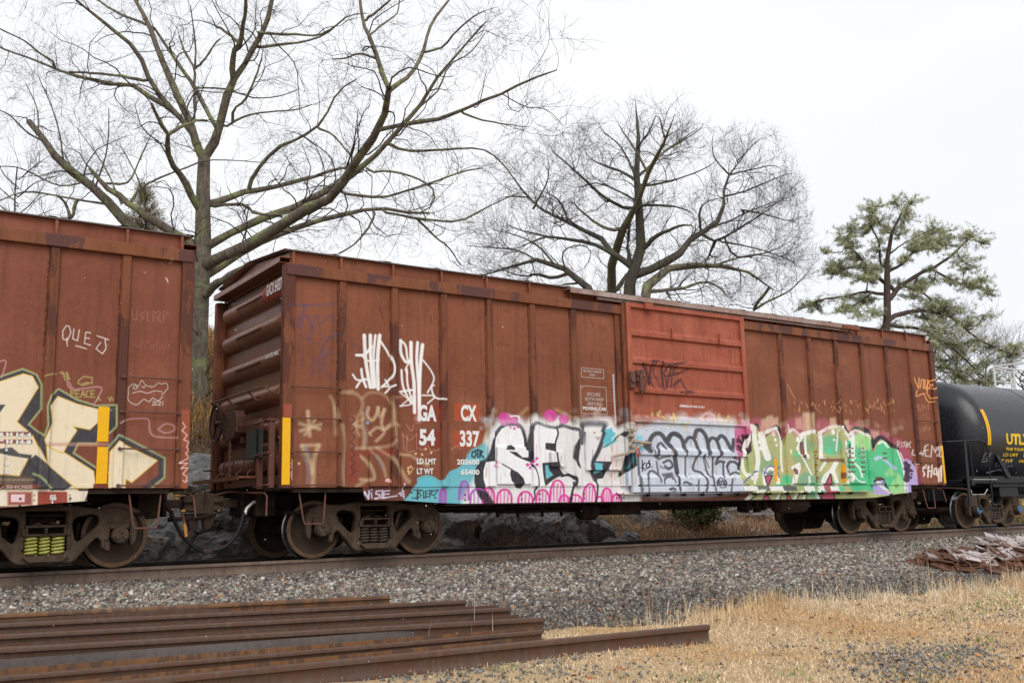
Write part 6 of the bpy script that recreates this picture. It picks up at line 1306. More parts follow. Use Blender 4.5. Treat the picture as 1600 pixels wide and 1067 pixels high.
for i, (x, Y, z, sx, sz, lab) in enumerate(((4.4, 3.9, .15, 1.1, .55, 'long low slate rock behind the brake rigging'), (6.6, 4.3, .35, 1.0, .6, 'slate rock at the foot of the brush'), (1.0, 4.2, .3, 1.3, .8, 'big dark boulder behind the first truck'), (2.6, 4.2, .3, 1.2, .8, 'dark boulder filling the bank behind the second wheel'), (-1.2, 4.4, .4, 1.2, .9, 'dark boulder behind the left boxcar coupler'), (-2.6, 3.6, .1, .9, .5, 'boulder behind the yellow springs'), (0.0, 4.6, .55, 1.1, .8, 'tall dark rock right behind the hose gap'), (1.6, 4.8, .5, 1.1, .8, 'tall dark rock behind the first wheels'), (3.4, 4.5, .45, 1.1, .75, 'lichen spotted rock under the cyan paint'), (4.4, 4.9, .5, 1.1, .8, 'tall rock under the white S'), (5.5, 4.6, .5, 1.0, .7, 'dark rock under the silver letters'), (2.9, 3.3, -.1, .8, .42, 'low broken rock right of the second wheel'), (3.9, 3.2, -.1, .9, .45, 'low slate slab under the cyan paint'), (5.0, 3.2, -.1, .8, .4, 'low slate slab under the white letters'), (1.2, 3.7, .05, 2.0, .62, 'long ledge of dark slate behind the first truck'), (3.5, 3.75, .1, 1.9, .66, 'long ledge of dark slate under the cyan paint'), (5.3, 3.8, .05, 1.5, .58, 'right end of the long slate ledge'), (-1.6, 3.8, .05, 1.9, .62, 'long ledge of dark slate behind the coupler'))):
    rock((x, Y, z), (sx, min(sx*.6, .75), sz), 300+i, lab)

# ------------------------------------------------------------------ twiggy brush and the green bush
def tubes_np(P, Rr, sides=3):
    """P (N,K,3), Rr (N,K) -> verts, faces"""
    N_, K_, _ = P.shape; T = np.gradient(P, axis=1); T /= np.maximum(np.linalg.norm(T, axis=2, keepdims=True), 1e-9)
    up_ = np.where(np.abs(T[:, :1, 2:3]) < .9, np.array([0, 0, 1.0]), np.array([1.0, 0, 0])); A = np.cross(T, np.broadcast_to(up_, T.shape)); A /= np.maximum(np.linalg.norm(A, axis=2, keepdims=True), 1e-9); B = np.cross(T, A)
    an = 2*np.pi*np.arange(sides)/sides
    V = P[:, :, None]+(A[:, :, None]*np.cos(an)[None, None, :, None]+B[:, :, None]*np.sin(an)[None, None, :, None])*Rr[:, :, None, None]
    base = (np.arange(N_)*K_*sides)[:, None, None]; i = np.arange(K_-1)[None, :, None]; k = np.arange(sides)[None, None, :]; k2 = (k+1) % sides
    F = np.stack([base+i*sides+k, base+i*sides+k2, base+(i+1)*sides+k2, base+(i+1)*sides+k], -1).reshape(-1, 4)
    return V.reshape(-1, 3), F
def brush(n, fn, label, name='brush', col=(.16, .10, .065), rad=.004, ln=(.3, 1.0), seed=1):
    r = np.random.default_rng(seed); b_ = fn(r, n); K_ = 5; P = np.zeros((len(b_), K_, 3)); P[:, 0] = b_; d = r.normal(size=(len(b_), 3)); d[:, 2] = np.abs(d[:, 2])+.4; d /= np.linalg.norm(d, axis=1, keepdims=True); l = (ln[0]+(ln[1]-ln[0])*r.random(len(b_)))/(K_-1)
    for k in range(1, K_):
        d = d+r.normal(size=d.shape)*.35; d[:, 2] -= .12; d /= np.linalg.norm(d, axis=1, keepdims=True); P[:, k] = P[:, k-1]+d*l[:, None]
    V, F = tubes_np(P, np.broadcast_to(np.linspace(rad, rad*.4, K_), P.shape[:2])); o = mesh_np(name, V, F, simple_mat('twig_'+name, col, .8, .4, 3, 0)); return tag(o, label, 'brush', kind='stuff')
def bank_pts(x0, x1, y0, y1):
    def f(r, n): x = x0+(x1-x0)*r.random(n); y = y0+(y1-y0)*r.random(n); return np.stack([x, y, hgt(x, y)+.05*r.random(n)], -1)
    return f
brush(5000, bank_pts(6.5, 26, 2.9, 6.5), 'tangle of reddish dead stems on the bank under the right half of the train', col=(.44, .28, .18), seed=1)
brush(2200, bank_pts(-3, 7, 2.2, 3.6), 'thin dead stems among the dark boulders', name='dead_stems', col=(.36, .26, .18), seed=2)
brush(3500, bank_pts(-.5, 5.5, 6, 11), 'grey brown brush on the hillside between the boxcars', name='hill_brush', col=(.17, .12, .085), rad=.006, ln=(.4, 1.3), seed=3)
def bush(px, py, Y, rx, rz, label, cat='bush', seed=1, pal=((.06, .085, .025), (.09, .12, .035), (.04, .055, .02)), leaf=.05, n=5000, ybias=.8, name='evergreen_bush', group=None):
    p = onY(px, py, Y); r = np.random.default_rng(seed); z0 = float(hgt(p[0], Y)); e = empty(name, (p[0], Y, z0), label, cat, group)
    nb = 60; P = np.zeros((nb, 5, 3)); d = r.normal(size=(nb, 3)); d[:, 2] = np.abs(d[:, 2])+.7; d /= np.linalg.norm(d, axis=1, keepdims=True); H = p[2]-z0
    for k in range(1, 5): P[:, k] = P[:, k-1]+d*np.array([rx, rx*ybias, max(rz, H)])*.27
    V, F = tubes_np(P, np.broadcast_to(np.linspace(.012, .004, 5), (nb, 5))); mesh_np('stem', V, F, simple_mat('bush_stem', (.10, .07, .05), .8), e)
    c = P[r.integers(0, nb, n), r.integers(2, 5, n)]+r.normal(size=(n, 3))*np.array([rx, rx*ybias, rz])*.16
    q = r.normal(size=(n, 3)); q /= np.linalg.norm(q, axis=1, keepdims=True); s_ = np.cross(q, r.normal(size=(n, 3))); s_ /= np.linalg.norm(s_, axis=1, keepdims=True)
    L_ = leaf*(.5+r.random((n, 1))); Q = np.stack([c-q*L_, c-s_*L_*.3, c+q*L_, c+s_*L_*.3], 1); C = np.repeat(np.array(pal)[r.integers(0, len(pal), n)]*(.7+.6*r.random((n, 1))), 4, 0)
    mesh_np('foliage', Q.reshape(-1, 3), np.arange(4*n).reshape(n, 4), LEAF, e, color=C); return e
bush(1088, 800, 4.2, .75, .45, 'small green bush on the bank below the door graffiti', seed=1)
bush(1000, 798, 5.2, .8, .4, 'sparse olive bush behind the brake rigging', seed=2, pal=((.09, .09, .04), (.12, .11, .05)), n=1800)
bush(1450, 800, 8.0, .9, .7, 'yellowish green bush between the last boxcar wheel and the tank car', seed=3, pal=((.13, .15, .05), (.18, .19, .07)))
bush(1530, 815, 9.0, 1.0, .5, 'olive grass clump behind the tank car wheel', seed=4, pal=((.16, .16, .07), (.20, .17, .08)))
bush(1275, 805, 6.0, .8, .5, 'mossy green shrub behind the black wheels at the right', seed=5, pal=((.10, .12, .04), (.14, .15, .06)))
# ================================================================== trees
TRK = {}
def bark_mat(name, c1, c2, lichen=None, sc=4):
    m, t, b = mat_new(name); N = NT(t); v = N.coord((1, 1, .35)); v2 = N.coord()
    c = N.mix(N.ramp(N.noise(v, sc*3, 8, .7), .35, .65), c1, c2)
    if lichen: c = N.mix(N.math('MULTIPLY', N.ramp(N.noise(v2, 2.3, 6, .75), .50, .60), .75), c, lichen)
    t.links.new(c, b.inputs['Base Color']); b.inputs['Roughness'].default_value = .85; b.inputs['Specular IOR Level'].default_value = .2
    N.bump(N.noise(v, sc*8, 6, .7), .7, .04, b); return m
class Tree:
    """limbs measured in the photo (px, py, radius in px) at a distance D, then given their own depth; twigs are grown from them"""
    def __init__(s, D, seed, spread=.8, trim=0): s.trim = trim; s.D = D; s.rng = np.random.default_rng(seed); s.br = []; s.nodes = []; s.spread = spread
    def limb(s, pts, org=None, sc=1.0, k=None, rs=1.0):
        if s.trim:
            a_, b_ = pts[-2], pts[-1]; pts = list(pts[:-1])+[(a_[0]+(b_[0]-a_[0])*s.trim, a_[1]+(b_[1]-a_[1])*s.trim, .8)]
        pts = [((org[0] if org else 0)+p[0]/sc, (org[1] if org else 0)+p[1]/sc, (p[2] if len(p) > 2 else None)) for p in pts]
        n = len(pts); ra = pts[0][2]; rb = pts[-1][2] if pts[-1][2] is not None else ra*.35
        R_ = [ra+(rb-ra)*i/(n-1) if p[2] is None else p[2] for i, p in enumerate(pts)]
        D0 = s.D
        if s.nodes:
            A = np.array([(q[0], q[1]) for q in s.nodes]); i = int(np.argmin(np.hypot(A[:, 0]-pts[0][0], A[:, 1]-pts[0][1])))
            D0 = s.nodes[i][2]; gap = math.hypot(s.nodes[i][0]-pts[0][0], s.nodes[i][1]-pts[0][1])
            if 1.5 < gap < 60: pts = [(s.nodes[i][0], s.nodes[i][1], None)]+pts; R_ = [R_[0]*1.05]+R_
        k = s.rng.uniform(-1, 1)*s.spread if k is None else k; P = []; acc = 0; kk = k
        for i, (x, y, _) in enumerate(pts):
            if i: acc += math.hypot(x-pts[i-1][0], y-pts[i-1][1])*s.D/FPX*kk; kk += s.rng.normal()*.12
            D = D0+acc; P.append(atD(x, y, D))
            if i:
                for q in range(1, 7): s.nodes.append((lx+(x-lx)*q/6, ly+(y-ly)*q/6, lD+(D-lD)*q/6))
            lx, ly, lD = x, y, D
        s.br.append((np.array(P), np.array(R_)*rs*s.D/FPX)); return s
    def resampled(s, K_=9):
        out = []; rr = []
        for P, r_ in s.br:
            q = Canvas.smooth(P, False, 4) if len(P) > 2 else P; rq = np.interp(np.linspace(0, 1, len(q)), np.linspace(0, 1, len(P)), r_)
            d = np.r_[0, np.cumsum(np.linalg.norm(np.diff(q, axis=0), axis=1))]; t = np.linspace(0, d[-1], K_)
            out.append(np.stack([np.interp(t, d, q[:, i]) for i in range(3)], -1)); rr.append(np.interp(t, d, rq))
        return np.array(out), np.array(rr)
def sprout(P, Rr, n, ln, rng, ang=(.5, 1.0), lift=.12, wig=.22, K_=5, tmin=.25, rmax=.03, taper=.35, rscale=.55, tip=True, rmin=.0025):
    N_ = len(P); cnt = np.maximum(1, rng.poisson(n)) if np.ndim(n) else np.full(N_, n); idx = np.repeat(np.arange(N_), cnt); M_ = len(idx)
    t = tmin+(1-tmin)*rng.random(M_)
    if tip: first = np.r_[0, np.cumsum(cnt)[:-1]]; t[first] = .999
    f = t*(P.shape[1]-1); i0 = np.minimum(f.astype(int), P.shape[1]-2); u = (f-i0)[:, None]
    A, B = P[idx, i0], P[idx, i0+1]; pos = A*(1-u)+B*u; T = B-A; plen = np.linalg.norm(P[:, -1]-P[:, 0], axis=1)[idx]; T /= np.maximum(np.linalg.norm(T, axis=1, keepdims=True), 1e-9)
    pr = Rr[idx, i0]*(1-u[:, 0])+Rr[idx, i0+1]*u[:, 0]
    q = rng.normal(size=(M_, 3)); q -= T*(q*T).sum(1, keepdims=True); q /= np.linalg.norm(q, axis=1, keepdims=True)
    a = rng.uniform(*ang, M_)
    if tip: a[first] = rng.uniform(0, .35, len(first))
    d = T*np.cos(a)[:, None]+q*np.sin(a)[:, None]; L_ = ln[0]+(ln[1]-ln[0])*rng.random(M_)
    L_ = L_*(1.15-.5*t); C = np.zeros((M_, K_, 3)); C[:, 0] = pos
    bend = rng.normal(size=d.shape)*wig*.5
    for k in range(1, K_):
        d = d+bend+rng.normal(size=d.shape)*wig*.8; d[:, 2] += lift; d /= np.linalg.norm(d, axis=1, keepdims=True); C[:, k] = C[:, k-1]+d*(L_/(K_-1))[:, None]
    r0_ = np.clip(pr*rscale*(.6+.5*rng.random(M_)), rmin, rmax); RR = r0_[:, None]*np.linspace(1, taper, K_)[None]
    return C, np.maximum(RR, rmin*.6)
def finish(tree, base, name, label, cat, barkm, twigm, levels, group=None, sides=8, extra=None, skip=0, env=None):
    e = empty(name, base, label, cat, group); P, Rr = tree.resampled(12); o = np.array(base)
    # uneven limbs: small kinks and swellings
    P = P+tree.rng.normal(size=P.shape)*Rr[..., None]*.22; P[:, 0] = [b[0][0] for b in tree.br]
    V, F = tubes_np(P-o, Rr*(1+.07*tree.rng.normal(size=Rr.shape)), sides); tr = mesh_np('trunk', V, F, barkm, e, smooth=True)
    tw = []; cur, cr = P[skip:], Rr[skip:]
    if extra is not None: cur, cr = extra(cur, cr, tree.rng)
    for lv in levels:
        if lv.get('keep'): pass
        kw = {k: v for k, v in lv.items() if k not in ('keep', 'n')}
        ln_ = np.linalg.norm(np.diff(cur, axis=1), axis=2).sum(1); n = lv['n'](ln_) if callable(lv['n']) else lv['n']
        cur, cr = sprout(cur, cr, n, rng=tree.rng, **kw)
        if env is not None:                                          # keep to the crown's own outline
            u_, v_, d_ = project(cur.reshape(-1, 3)); lim = np.interp(u_, env[0], env[1])+np.repeat(tree.rng.normal(size=len(cur))*16, cur.shape[1]); ok = (v_ > lim).reshape(cur.shape[:2]).all(1); cur, cr = cur[ok], cr[ok]
        tw.append((cur, cr))
    for k, (c_, r_) in enumerate(tw):
        V, F = tubes_np(c_-o, r_, 5 if k == 0 else 3); mesh_np('branch' if k == 0 else 'twig', V, F, twigm, e, smooth=(k == 0))
    return e, tw
bark1 = bark_mat('oak_bark_lichen', (.085, .066, .050), (.21, .18, .14), (.24, .27, .11)); bark2 = bark_mat('oak_bark_grey', (.050, .042, .035), (.115, .10, .085), (.10, .11, .06))
barkp = bark_mat('pine_bark', (.06, .042, .034), (.12, .09, .075)); twm = simple_mat('twig_bark', (.066, .047, .041), .85, .3, 2, 0, c2=(.045, .034, .030), spec=.15); twm2 = simple_mat('twig_bark_far', (.095, .075, .07), .85, .3, 2, 0, spec=.15)

# --- the big oak behind the gap
t1 = Tree(23, 1, .75); S = 2.32
t1.limb([(308, 760, 14), (309, 600, 13), (311, 500, 13.5), (315, 450, 16), (315, 400, 13), (315, 340, 11.5), (317, 285, 10.5), (318, 248, 9.5)], k=0)
A = dict(org=(0, 0), sc=S); B = dict(org=(400, 0), sc=S)
t1.limb([(740, 575, 7.5), (790, 470), (820, 370), (845, 285), (880, 240), (910, 190), (945, 130), (975, 60), (988, -60, 3)], **A)
t1.limb([(845, 285, 5), (845, 190), (870, 160), (880, 100), (890, 0), (880, -80, 2)], **A); t1.limb([(868, 160, 2.6), (830, 125), (790, 100), (780, 95, 2)], **A)
t1.limb([(735, 575, 7), (710, 500), (690, 440), (650, 360), (610, 270), (575, 180), (545, 100), (525, 60), (505, 30), (470, -40, 2.5)], **A)
t1.limb([(715, 530, 5.5), (690, 470), (640, 410), (590, 360), (540, 290), (510, 210), (460, 150), (420, 120), (360, 70), (300, 20), (250, -20, 1.6)], **A)
t1.limb([(655, 425, 4.6), (600, 385), (540, 350), (480, 310), (400, 303), (330, 290), (240, 265), (180, 240), (110, 212), (40, 190), (-30, 160, 1.4)], **A)
t1.limb([(200, 245, 2), (185, 215), (150, 200), (90, 150), (30, 120), (-20, 95, 1)], **A); t1.limb([(530, 295, 2.6), (430, 275), (330, 265), (250, 262, 1.8)], **A)
t1.limb([(775, 465, 4), (740, 380), (690, 290), (640, 220), (600, 160), (545, 95), (450, 60), (380, 20), (340, -10, 1.4)], **A)
t1.limb([(705, 440, 2.8), (705, 330), (705, 250), (670, 190), (650, 130, 1.2)], **A); t1.limb([(705, 250, 2), (740, 220), (775, 165), (800, 140, 1)], **A); t1.limb([(705, 250, 1.8), (710, 190), (700, 90), (690, 20, .8)], **A)
t1.limb([(735, 765, 6), (690, 700), (650, 630), (605, 545), (610, 490), (580, 440), (548, 378, 2)], **A); t1.limb([(610, 488, 3), (660, 460), (720, 435), (750, 440, 1.6)], **A)
t1.limb([(765, 745, 5.5), (850, 710), (900, 695), (1000, 675), (1160, 635), (1208, 614), (1288, 607, 2)], **A)
t1.limb([(895, 690, 3.6), (930, 620), (1000, 540), (1050, 520), (1150, 460), (1190, 400), (1228, 330), (1290, 290, 1)], **A); t1.limb([(768, 748, 3), (880, 740), (920, 770), (990, 780), (1060, 770, 1.4)], **A)
t1.limb([(755, 895, 7.5), (800, 865), (900, 820), (1000, 780), (1100, 740), (1130, 720), (1188, 690), (1268, 640), (1328, 610), (1368, 560), (1408, 510), (1468, 450), (1528, 370), (1578, 290), (1628, 220), (1708, 150), (1750, 90, 1.4)], **A)
t1.limb([(755, 960, 10), (850, 910), (950, 860), (1060, 790), (1158, 740), (1228, 690), (1278, 600), (1328, 540), (1368, 460), (1408, 370), (1412, 320, 3.6)], **A)
t1.limb([(484, 325, 3.4), (450, 250), (430, 180), (400, 110), (380, 40), (376, -30, 1.6)], **B); t1.limb([(486, 325, 3.2), (560, 270), (605, 190), (640, 80), (700, 0), (720, -40, 1.2)], **B)
t1.limb([(440, 480, 3.2), (520, 455), (640, 435), (730, 405), (800, 375), (880, 345), (960, 305), (1050, 265), (1090, 255, .8)], **B); t1.limb([(480, 520, 2.6), (540, 545), (640, 545), (740, 540), (820, 540), (880, 580), (930, 640, .8)], **B)
t1.limb([(610, 190, 1.8), (680, 170), (720, 120), (790, 60), (830, 40, .7)], **B); t1.limb([(540, 450, 2), (600, 380), (660, 330), (700, 240), (780, 190), (830, 120, .7)], **B); t1.limb([(740, 405, 1.6), (800, 430), (900, 450), (980, 460, .6)], **B)
t1.limb([(755, 1000, 7.5), (820, 950), (900, 900), (1000, 850), (1100, 820), (1160, 800), (1258, 775), (1368, 755), (1468, 770), (1558, 770, 2)], **A); t1.limb([(450, 765, 2.6), (600, 795), (740, 800), (860, 740), (950, 700, .8)], **B)
t1.limb([(735, 1075, 8), (770, 1040, 6.5), (850, 990), (900, 960), (980, 940, 3)], **A); t1.limb([(580, 790, 2.2), (640, 850), (700, 900), (740, 960, 1)], **B); t1.limb([(430, 780, 2), (390, 850), (350, 890), (300, 920, 1.4)], **B)
t1.limb([(415, 625, 2), (480, 620), (560, 640), (640, 680), (640, 740), (600, 770, 1.2)], **B); t1.limb([(300, 700, 2.2), (430, 715), (520, 700), (640, 660), (760, 620), (820, 610, .8)], **B)
t1.limb([(225, 465, 2), (280, 490), (330, 550), (350, 570, 1.2)], **B); t1.limb([(440, 215, 1.6), (380, 195), (330, 210), (280, 215, .8)], **B); t1.limb([(415, 125, 1.4), (460, 90), (510, 50), (520, 0, .8)], **B); t1.limb([(395, 75, 2), (440, 40), (500, -10, 1)], **B)
t1.limb([(0, 175, 2.6), (100, 160), (180, 150), (260, 120), (330, 60), (400, 50, .9)], **B); t1.limb([(0, 120, 2.6), (130, 125), (240, 125), (330, 60, 1)], **B)
t1.limb([(710, 320, 1.8), (820, 325), (920, 355), (1010, 350), (1080, 325, .8)], **A); t1.limb([(820, 460, 2.2), (870, 430), (940, 410), (1060, 400), (1130, 380, .8)], **A); t1.limb([(845, 450, 2.6), (845, 400), (890, 360), (920, 300), (950, 210, 1.2)], **A)
t1.limb([(316, 452, 10), (265, 405, 9.5), (205, 358, 9), (170, 320), (130, 283), (95, 252), (70, 220), (45, 192, 4.2)], k=.2); t1.limb([(316, 395, 7.5), (270, 362, 7), (225, 335), (190, 310), (160, 287), (140, 262, 2.5)], k=-.2)
t1.limb([(70, 222, 1.6), (40, 205), (10, 176), (-20, 172, .8)]); t1.limb([(205, 308, 2.2), (235, 285), (290, 262), (330, 250), (420, 255, .6)]); t1.limb([(165, 285, 2), (200, 285), (222, 240), (240, 205, .7)]); t1.limb([(130, 285, 1.6), (90, 290), (30, 262), (-20, 262, .7)]); t1.limb([(170, 320, 2), (110, 310), (40, 300), (-10, 318, .8)]); t1.limb([(110, 345, 2.6), (104, 320), (88, 305, 1.6)])
for a_, b_ in (((100, 255), (60, 120)), ((150, 290), (170, 170)), ((190, 320), (120, 200)), ((60, 210), (40, 130)), ((230, 340), (190, 230))): t1.limb([(*a_, 1.5), ((a_[0]+b_[0])/2+8, (a_[1]+b_[1])/2), (*b_, .6)])
LV1 = [dict(n=lambda l: np.clip(l*2.0, 3, 15), ln=(.6, 2.4), ang=(.4, 1.0), lift=.045, wig=.34, K_=9, rmax=.019, rscale=.45, tmin=.15),
       dict(n=4, ln=(.35, 1.1), ang=(.45, 1.05), lift=.035, wig=.34, K_=6, rmax=.009, rscale=.6), dict(n=4, ln=(.22, .7), ang=(.4, .95), lift=.03, wig=.28, K_=4, rmax=.0055, rscale=.6, rmin=.003), dict(n=2, ln=(.12, .36), ang=(.4, .9), lift=.03, wig=.15, K_=3, rmax=.0036, rscale=.7, rmin=.0024)]
p0 = t1.br[0][0][0]; zb = float(hgt(p0[0], p0[1]))
t1.br[0][0][0][2] = min(p0[2], zb-.3)
finish(t1, (p0[0], p0[1], zb), 'oak_tree', 'large bare oak with lichen covered limbs rising behind the gap between the boxcars', 'tree', bark1, twm, LV1)

# --- the group of bare oaks behind the door
t2 = Tree(50, 2, .8, .62); C7 = dict(org=(750, 120), sc=2.884)
t2.limb([(660, 1250, 34), (680, 980, 30), (700, 890), (725, 790), (710, 700), (712, 600), (700, 500), (700, 400), (720, 320), (710, 230), (702, 140), (698, 80, 2)], rs=.34, k=0, **C7)
for p in ([(725, 785, 13), (820, 705), (930, 665), (1000, 700, 5)], [(715, 900, 22), (800, 850), (880, 815), (950, 740), (1020, 690), (1080, 640), (1100, 560), (1100, 500), (1130, 430), (1180, 370), (1215, 320, 4)], [(1000, 710, 8), (1060, 740), (1140, 700), (1240, 640), (1330, 575), (1400, 530, 2)], [(995, 685, 7), (990, 600), (1030, 560), (1100, 540, 4)], [(1060, 740, 9), (1030, 810), (1000, 835, 6)], [(690, 870, 16), (620, 810), (570, 785), (500, 755), (400, 730), (300, 720), (220, 750), (100, 800, 3)],
          [(600, 800, 14), (560, 740), (520, 710), (450, 690), (400, 660), (340, 630), (270, 590), (220, 545), (160, 470), (120, 410), (60, 350), (0, 310, 2.5)], [(685, 870, 12), (668, 780), (670, 690), (690, 600), (700, 520, 5)], [(700, 465, 8), (640, 430), (560, 400), (500, 370), (450, 300, 2)], [(700, 460, 8), (760, 410), (830, 340), (960, 260), (1030, 200, 2)], [(700, 450, 6), (660, 360), (620, 300), (560, 250), (520, 180, 2)], [(760, 490, 6), (860, 470), (950, 440), (1040, 400), (1100, 330, 2)], [(720, 580, 8), (830, 580), (930, 600), (990, 650, 4)], [(650, 590, 8), (540, 530), (480, 470), (400, 400), (330, 340), (300, 280, 2)],
          [(1095, 540, 6), (1180, 520), (1280, 480), (1380, 440), (1440, 430, 2)], [(1120, 440, 5), (1060, 370), (1045, 300), (1060, 220, 2)], [(710, 320, 5), (760, 250), (790, 180), (795, 170, 1.5)], [(705, 560, 5), (590, 500), (520, 480), (440, 500), (380, 480, 2)], [(1020, 690, 5), (1120, 650), (1230, 600), (1340, 560), (1430, 560, 1.5)], [(1150, 810, 5), (1260, 800), (1370, 760), (1450, 700, 1.5)], [(1180, 600, 5), (1280, 620), (1400, 650), (1470, 620, 1.5)], [(1130, 440, 5), (1220, 420), (1320, 400), (1400, 440, 1.5)], [(1160, 380, 4), (1240, 300), (1290, 260, 1.5)], [(220, 545, 5), (120, 540), (30, 580, 1.5)], [(300, 720, 5), (180, 690), (60, 640, 1.5)], [(1070, 740, 5), (1180, 760), (1300, 790), (1400, 830), (1460, 880, 2)], [(240, 590, 5), (300, 480), (310, 400), (300, 330, 1.5)], [(400, 660, 5), (360, 560), (290, 520), (200, 500, 1.5)]): t2.limb(p, rs=.34, **C7)
LV2 = [dict(n=lambda l: np.clip(l*1.8, 4, 22), ln=(.8, 2.7), ang=(.4, 1.0), lift=.06, wig=.26, K_=8, rmax=.032, rscale=.5, tmin=.2), dict(n=6, ln=(.7, 2.1), ang=(.4, .9), lift=.08, wig=.2, K_=5, rmax=.015, rscale=.6, rmin=.006), dict(n=4, ln=(.35, 1.0), ang=(.35, .85), lift=.08, wig=.16, K_=4, rmax=.010, rscale=.6, rmin=.0055), dict(n=2, ln=(.2, .6), ang=(.3, .7), lift=.06, wig=.15, K_=3, rmax=.007, rscale=.7, rmin=.0045)]
ENV = (np.array([600, 690, 700, 760, 800, 880, 920, 960, 993, 1030, 1060, 1090, 1120, 1160, 1210, 1245, 1275, 1290, 1400]), np.array([500, 380, 300, 225, 215, 190, 165, 155, 132, 160, 148, 175, 190, 192, 185, 240, 320, 420, 560]))
def base_of(t): p = t.br[0][0][0]; return (p[0], p[1], float(hgt(p[0], p[1]))-.5)
def root_down(t):
    p = t.br[0][0]; b_ = base_of(t); t.br[0] = (np.vstack([[p[0][0], p[0][1], b_[2]], p]), np.r_[t.br[0][1][0]*1.15, t.br[0][1]]); return b_
b_ = root_down(t2); finish(t2, b_, 'oak_tree', 'dark bare oak with a wide rounded crown behind the sliding door', 'tree', bark2, twm, LV2, env=ENV)
t2b = Tree(55, 3, .7, .62)
for p in ([(597, 1200, 24), (597, 960, 20), (600, 830), (625, 740), (650, 670), (680, 610), (740, 530), (770, 400), (830, 290), (870, 200), (885, 150, 2)], [(650, 680, 9), (580, 690), (500, 640), (430, 580), (420, 520, 4)], [(612, 960, 12), (670, 880), (700, 830, 6)], [(775, 395, 6), (840, 330), (930, 270), (990, 220, 2)], [(760, 440, 6), (700, 330), (640, 240), (610, 190, 2)], [(830, 270, 4), (810, 190), (775, 170, 1.5)]): t2b.limb(p, rs=.34, **C7)
b_ = root_down(t2b); finish(t2b, b_, 'oak_tree', 'pale grey trunk standing just left of the dark oak behind the door', 'tree', bark1, twm, LV2, env=ENV)
t2c = Tree(48, 4, .7)
for p in ([(740, 1150, 26), (750, 980, 22), (770, 910), (840, 870), (950, 850), (1060, 850), (1140, 865), (1165, 870), (1230, 890), (1320, 960, 3)], [(1165, 862, 4), (1175, 900), (1172, 930, 2)], [(760, 970, 10), (820, 965), (930, 950), (1010, 925), (1080, 950), (1110, 985, 3)], [(1060, 850, 6), (1150, 820), (1250, 800), (1340, 820, 2)], [(840, 965, 7), (860, 1000, 5)], [(1230, 1050, 8), (1300, 1010), (1400, 960), (1480, 880, 2)]): t2c.limb(p, rs=.34, **C7)
b_ = root_down(t2c); finish(t2c, b_, 'oak_tree', 'leaning grey oak whose low limbs spread right above the boxcar roof', 'tree', bark1, twm, LV2)
t2d = Tree(46, 5, .7)
for p in ([(540, 1150, 22), (490, 950, 18), (440, 910), (390, 880), (330, 840), (250, 825), (180, 840), (80, 880), (0, 900, 2)], [(400, 885, 10), (320, 905), (250, 890), (200, 900), (100, 870, 2)], [(440, 930, 6), (380, 935), (340, 960, 3)], [(330, 840, 6), (270, 770), (180, 720), (60, 690, 1.5)], [(250, 825, 5), (160, 780), (40, 770), (-60, 760, 1.5)], [(390, 880, 4), (370, 800), (420, 760), (490, 770), (495, 820), (470, 860, 2)]): t2d.limb(p, rs=.34, **C7)
b_ = root_down(t2d); finish(t2d, b_, 'oak_tree', 'low bent oak reaching left over the boxcar roof', 'tree', bark2, twm, LV2)

# --- thin far trees
def far_tree(px, pyb, pyt, D, seed, label, spread=70, name='bare_tree', lv=None, group='thin bare trees far behind the train'):
    t = Tree(D, seed, .5); r = random.Random(seed); t.limb([(px, pyb, 1.7), (px+r.uniform(-6, 6), pyb*.6+pyt*.4), (px+r.uniform(-10, 10), pyb*.3+pyt*.7), (px+r.uniform(-14, 14), pyt, 1)], k=0)
    for k in range(9):
        y = pyb+(pyt-pyb)*(.25+.08*k); s_ = (-1)**k; t.limb([(px, y, 1.1), (px+s_*spread*.4, y-spread*.35), (px+s_*spread*(.6+.4*r.random()), y-spread*(.5+.5*r.random()), .5)])
    b_ = root_down(t); return finish(t, b_, name, label, 'tree', bark2, twm2, lv or [dict(n=lambda l: np.clip(l*.7, 3, 10), ln=(1.2, 3.4), lift=.15, wig=.2, K_=5, rmax=.03, rscale=.5), dict(n=5, ln=(.7, 2.0), lift=.12, wig=.18, K_=4, rmax=.016, rmin=.008), dict(n=4, ln=(.4, 1.1), lift=.1, wig=.15, K_=3, rmax=.010, rmin=.007)], group)
far_tree(30, 430, 262, 75, 31, 'thin grey tree at the far left above the left boxcar roof', 60)
far_tree(1490, 640, 545, 60, 35, 'bare grey tree under the pine boughs', 38); far_tree(1530, 640, 560, 62, 36, 'bare grey tree right of the pine, above the tank car', 36); far_tree(1458, 640, 540, 64, 38, 'bare tree whose twigs touch the boxcar corner', 34)
far_tree(1600, 640, 575, 70, 37, 'small bare tree at the right edge behind the white handrail', 34)

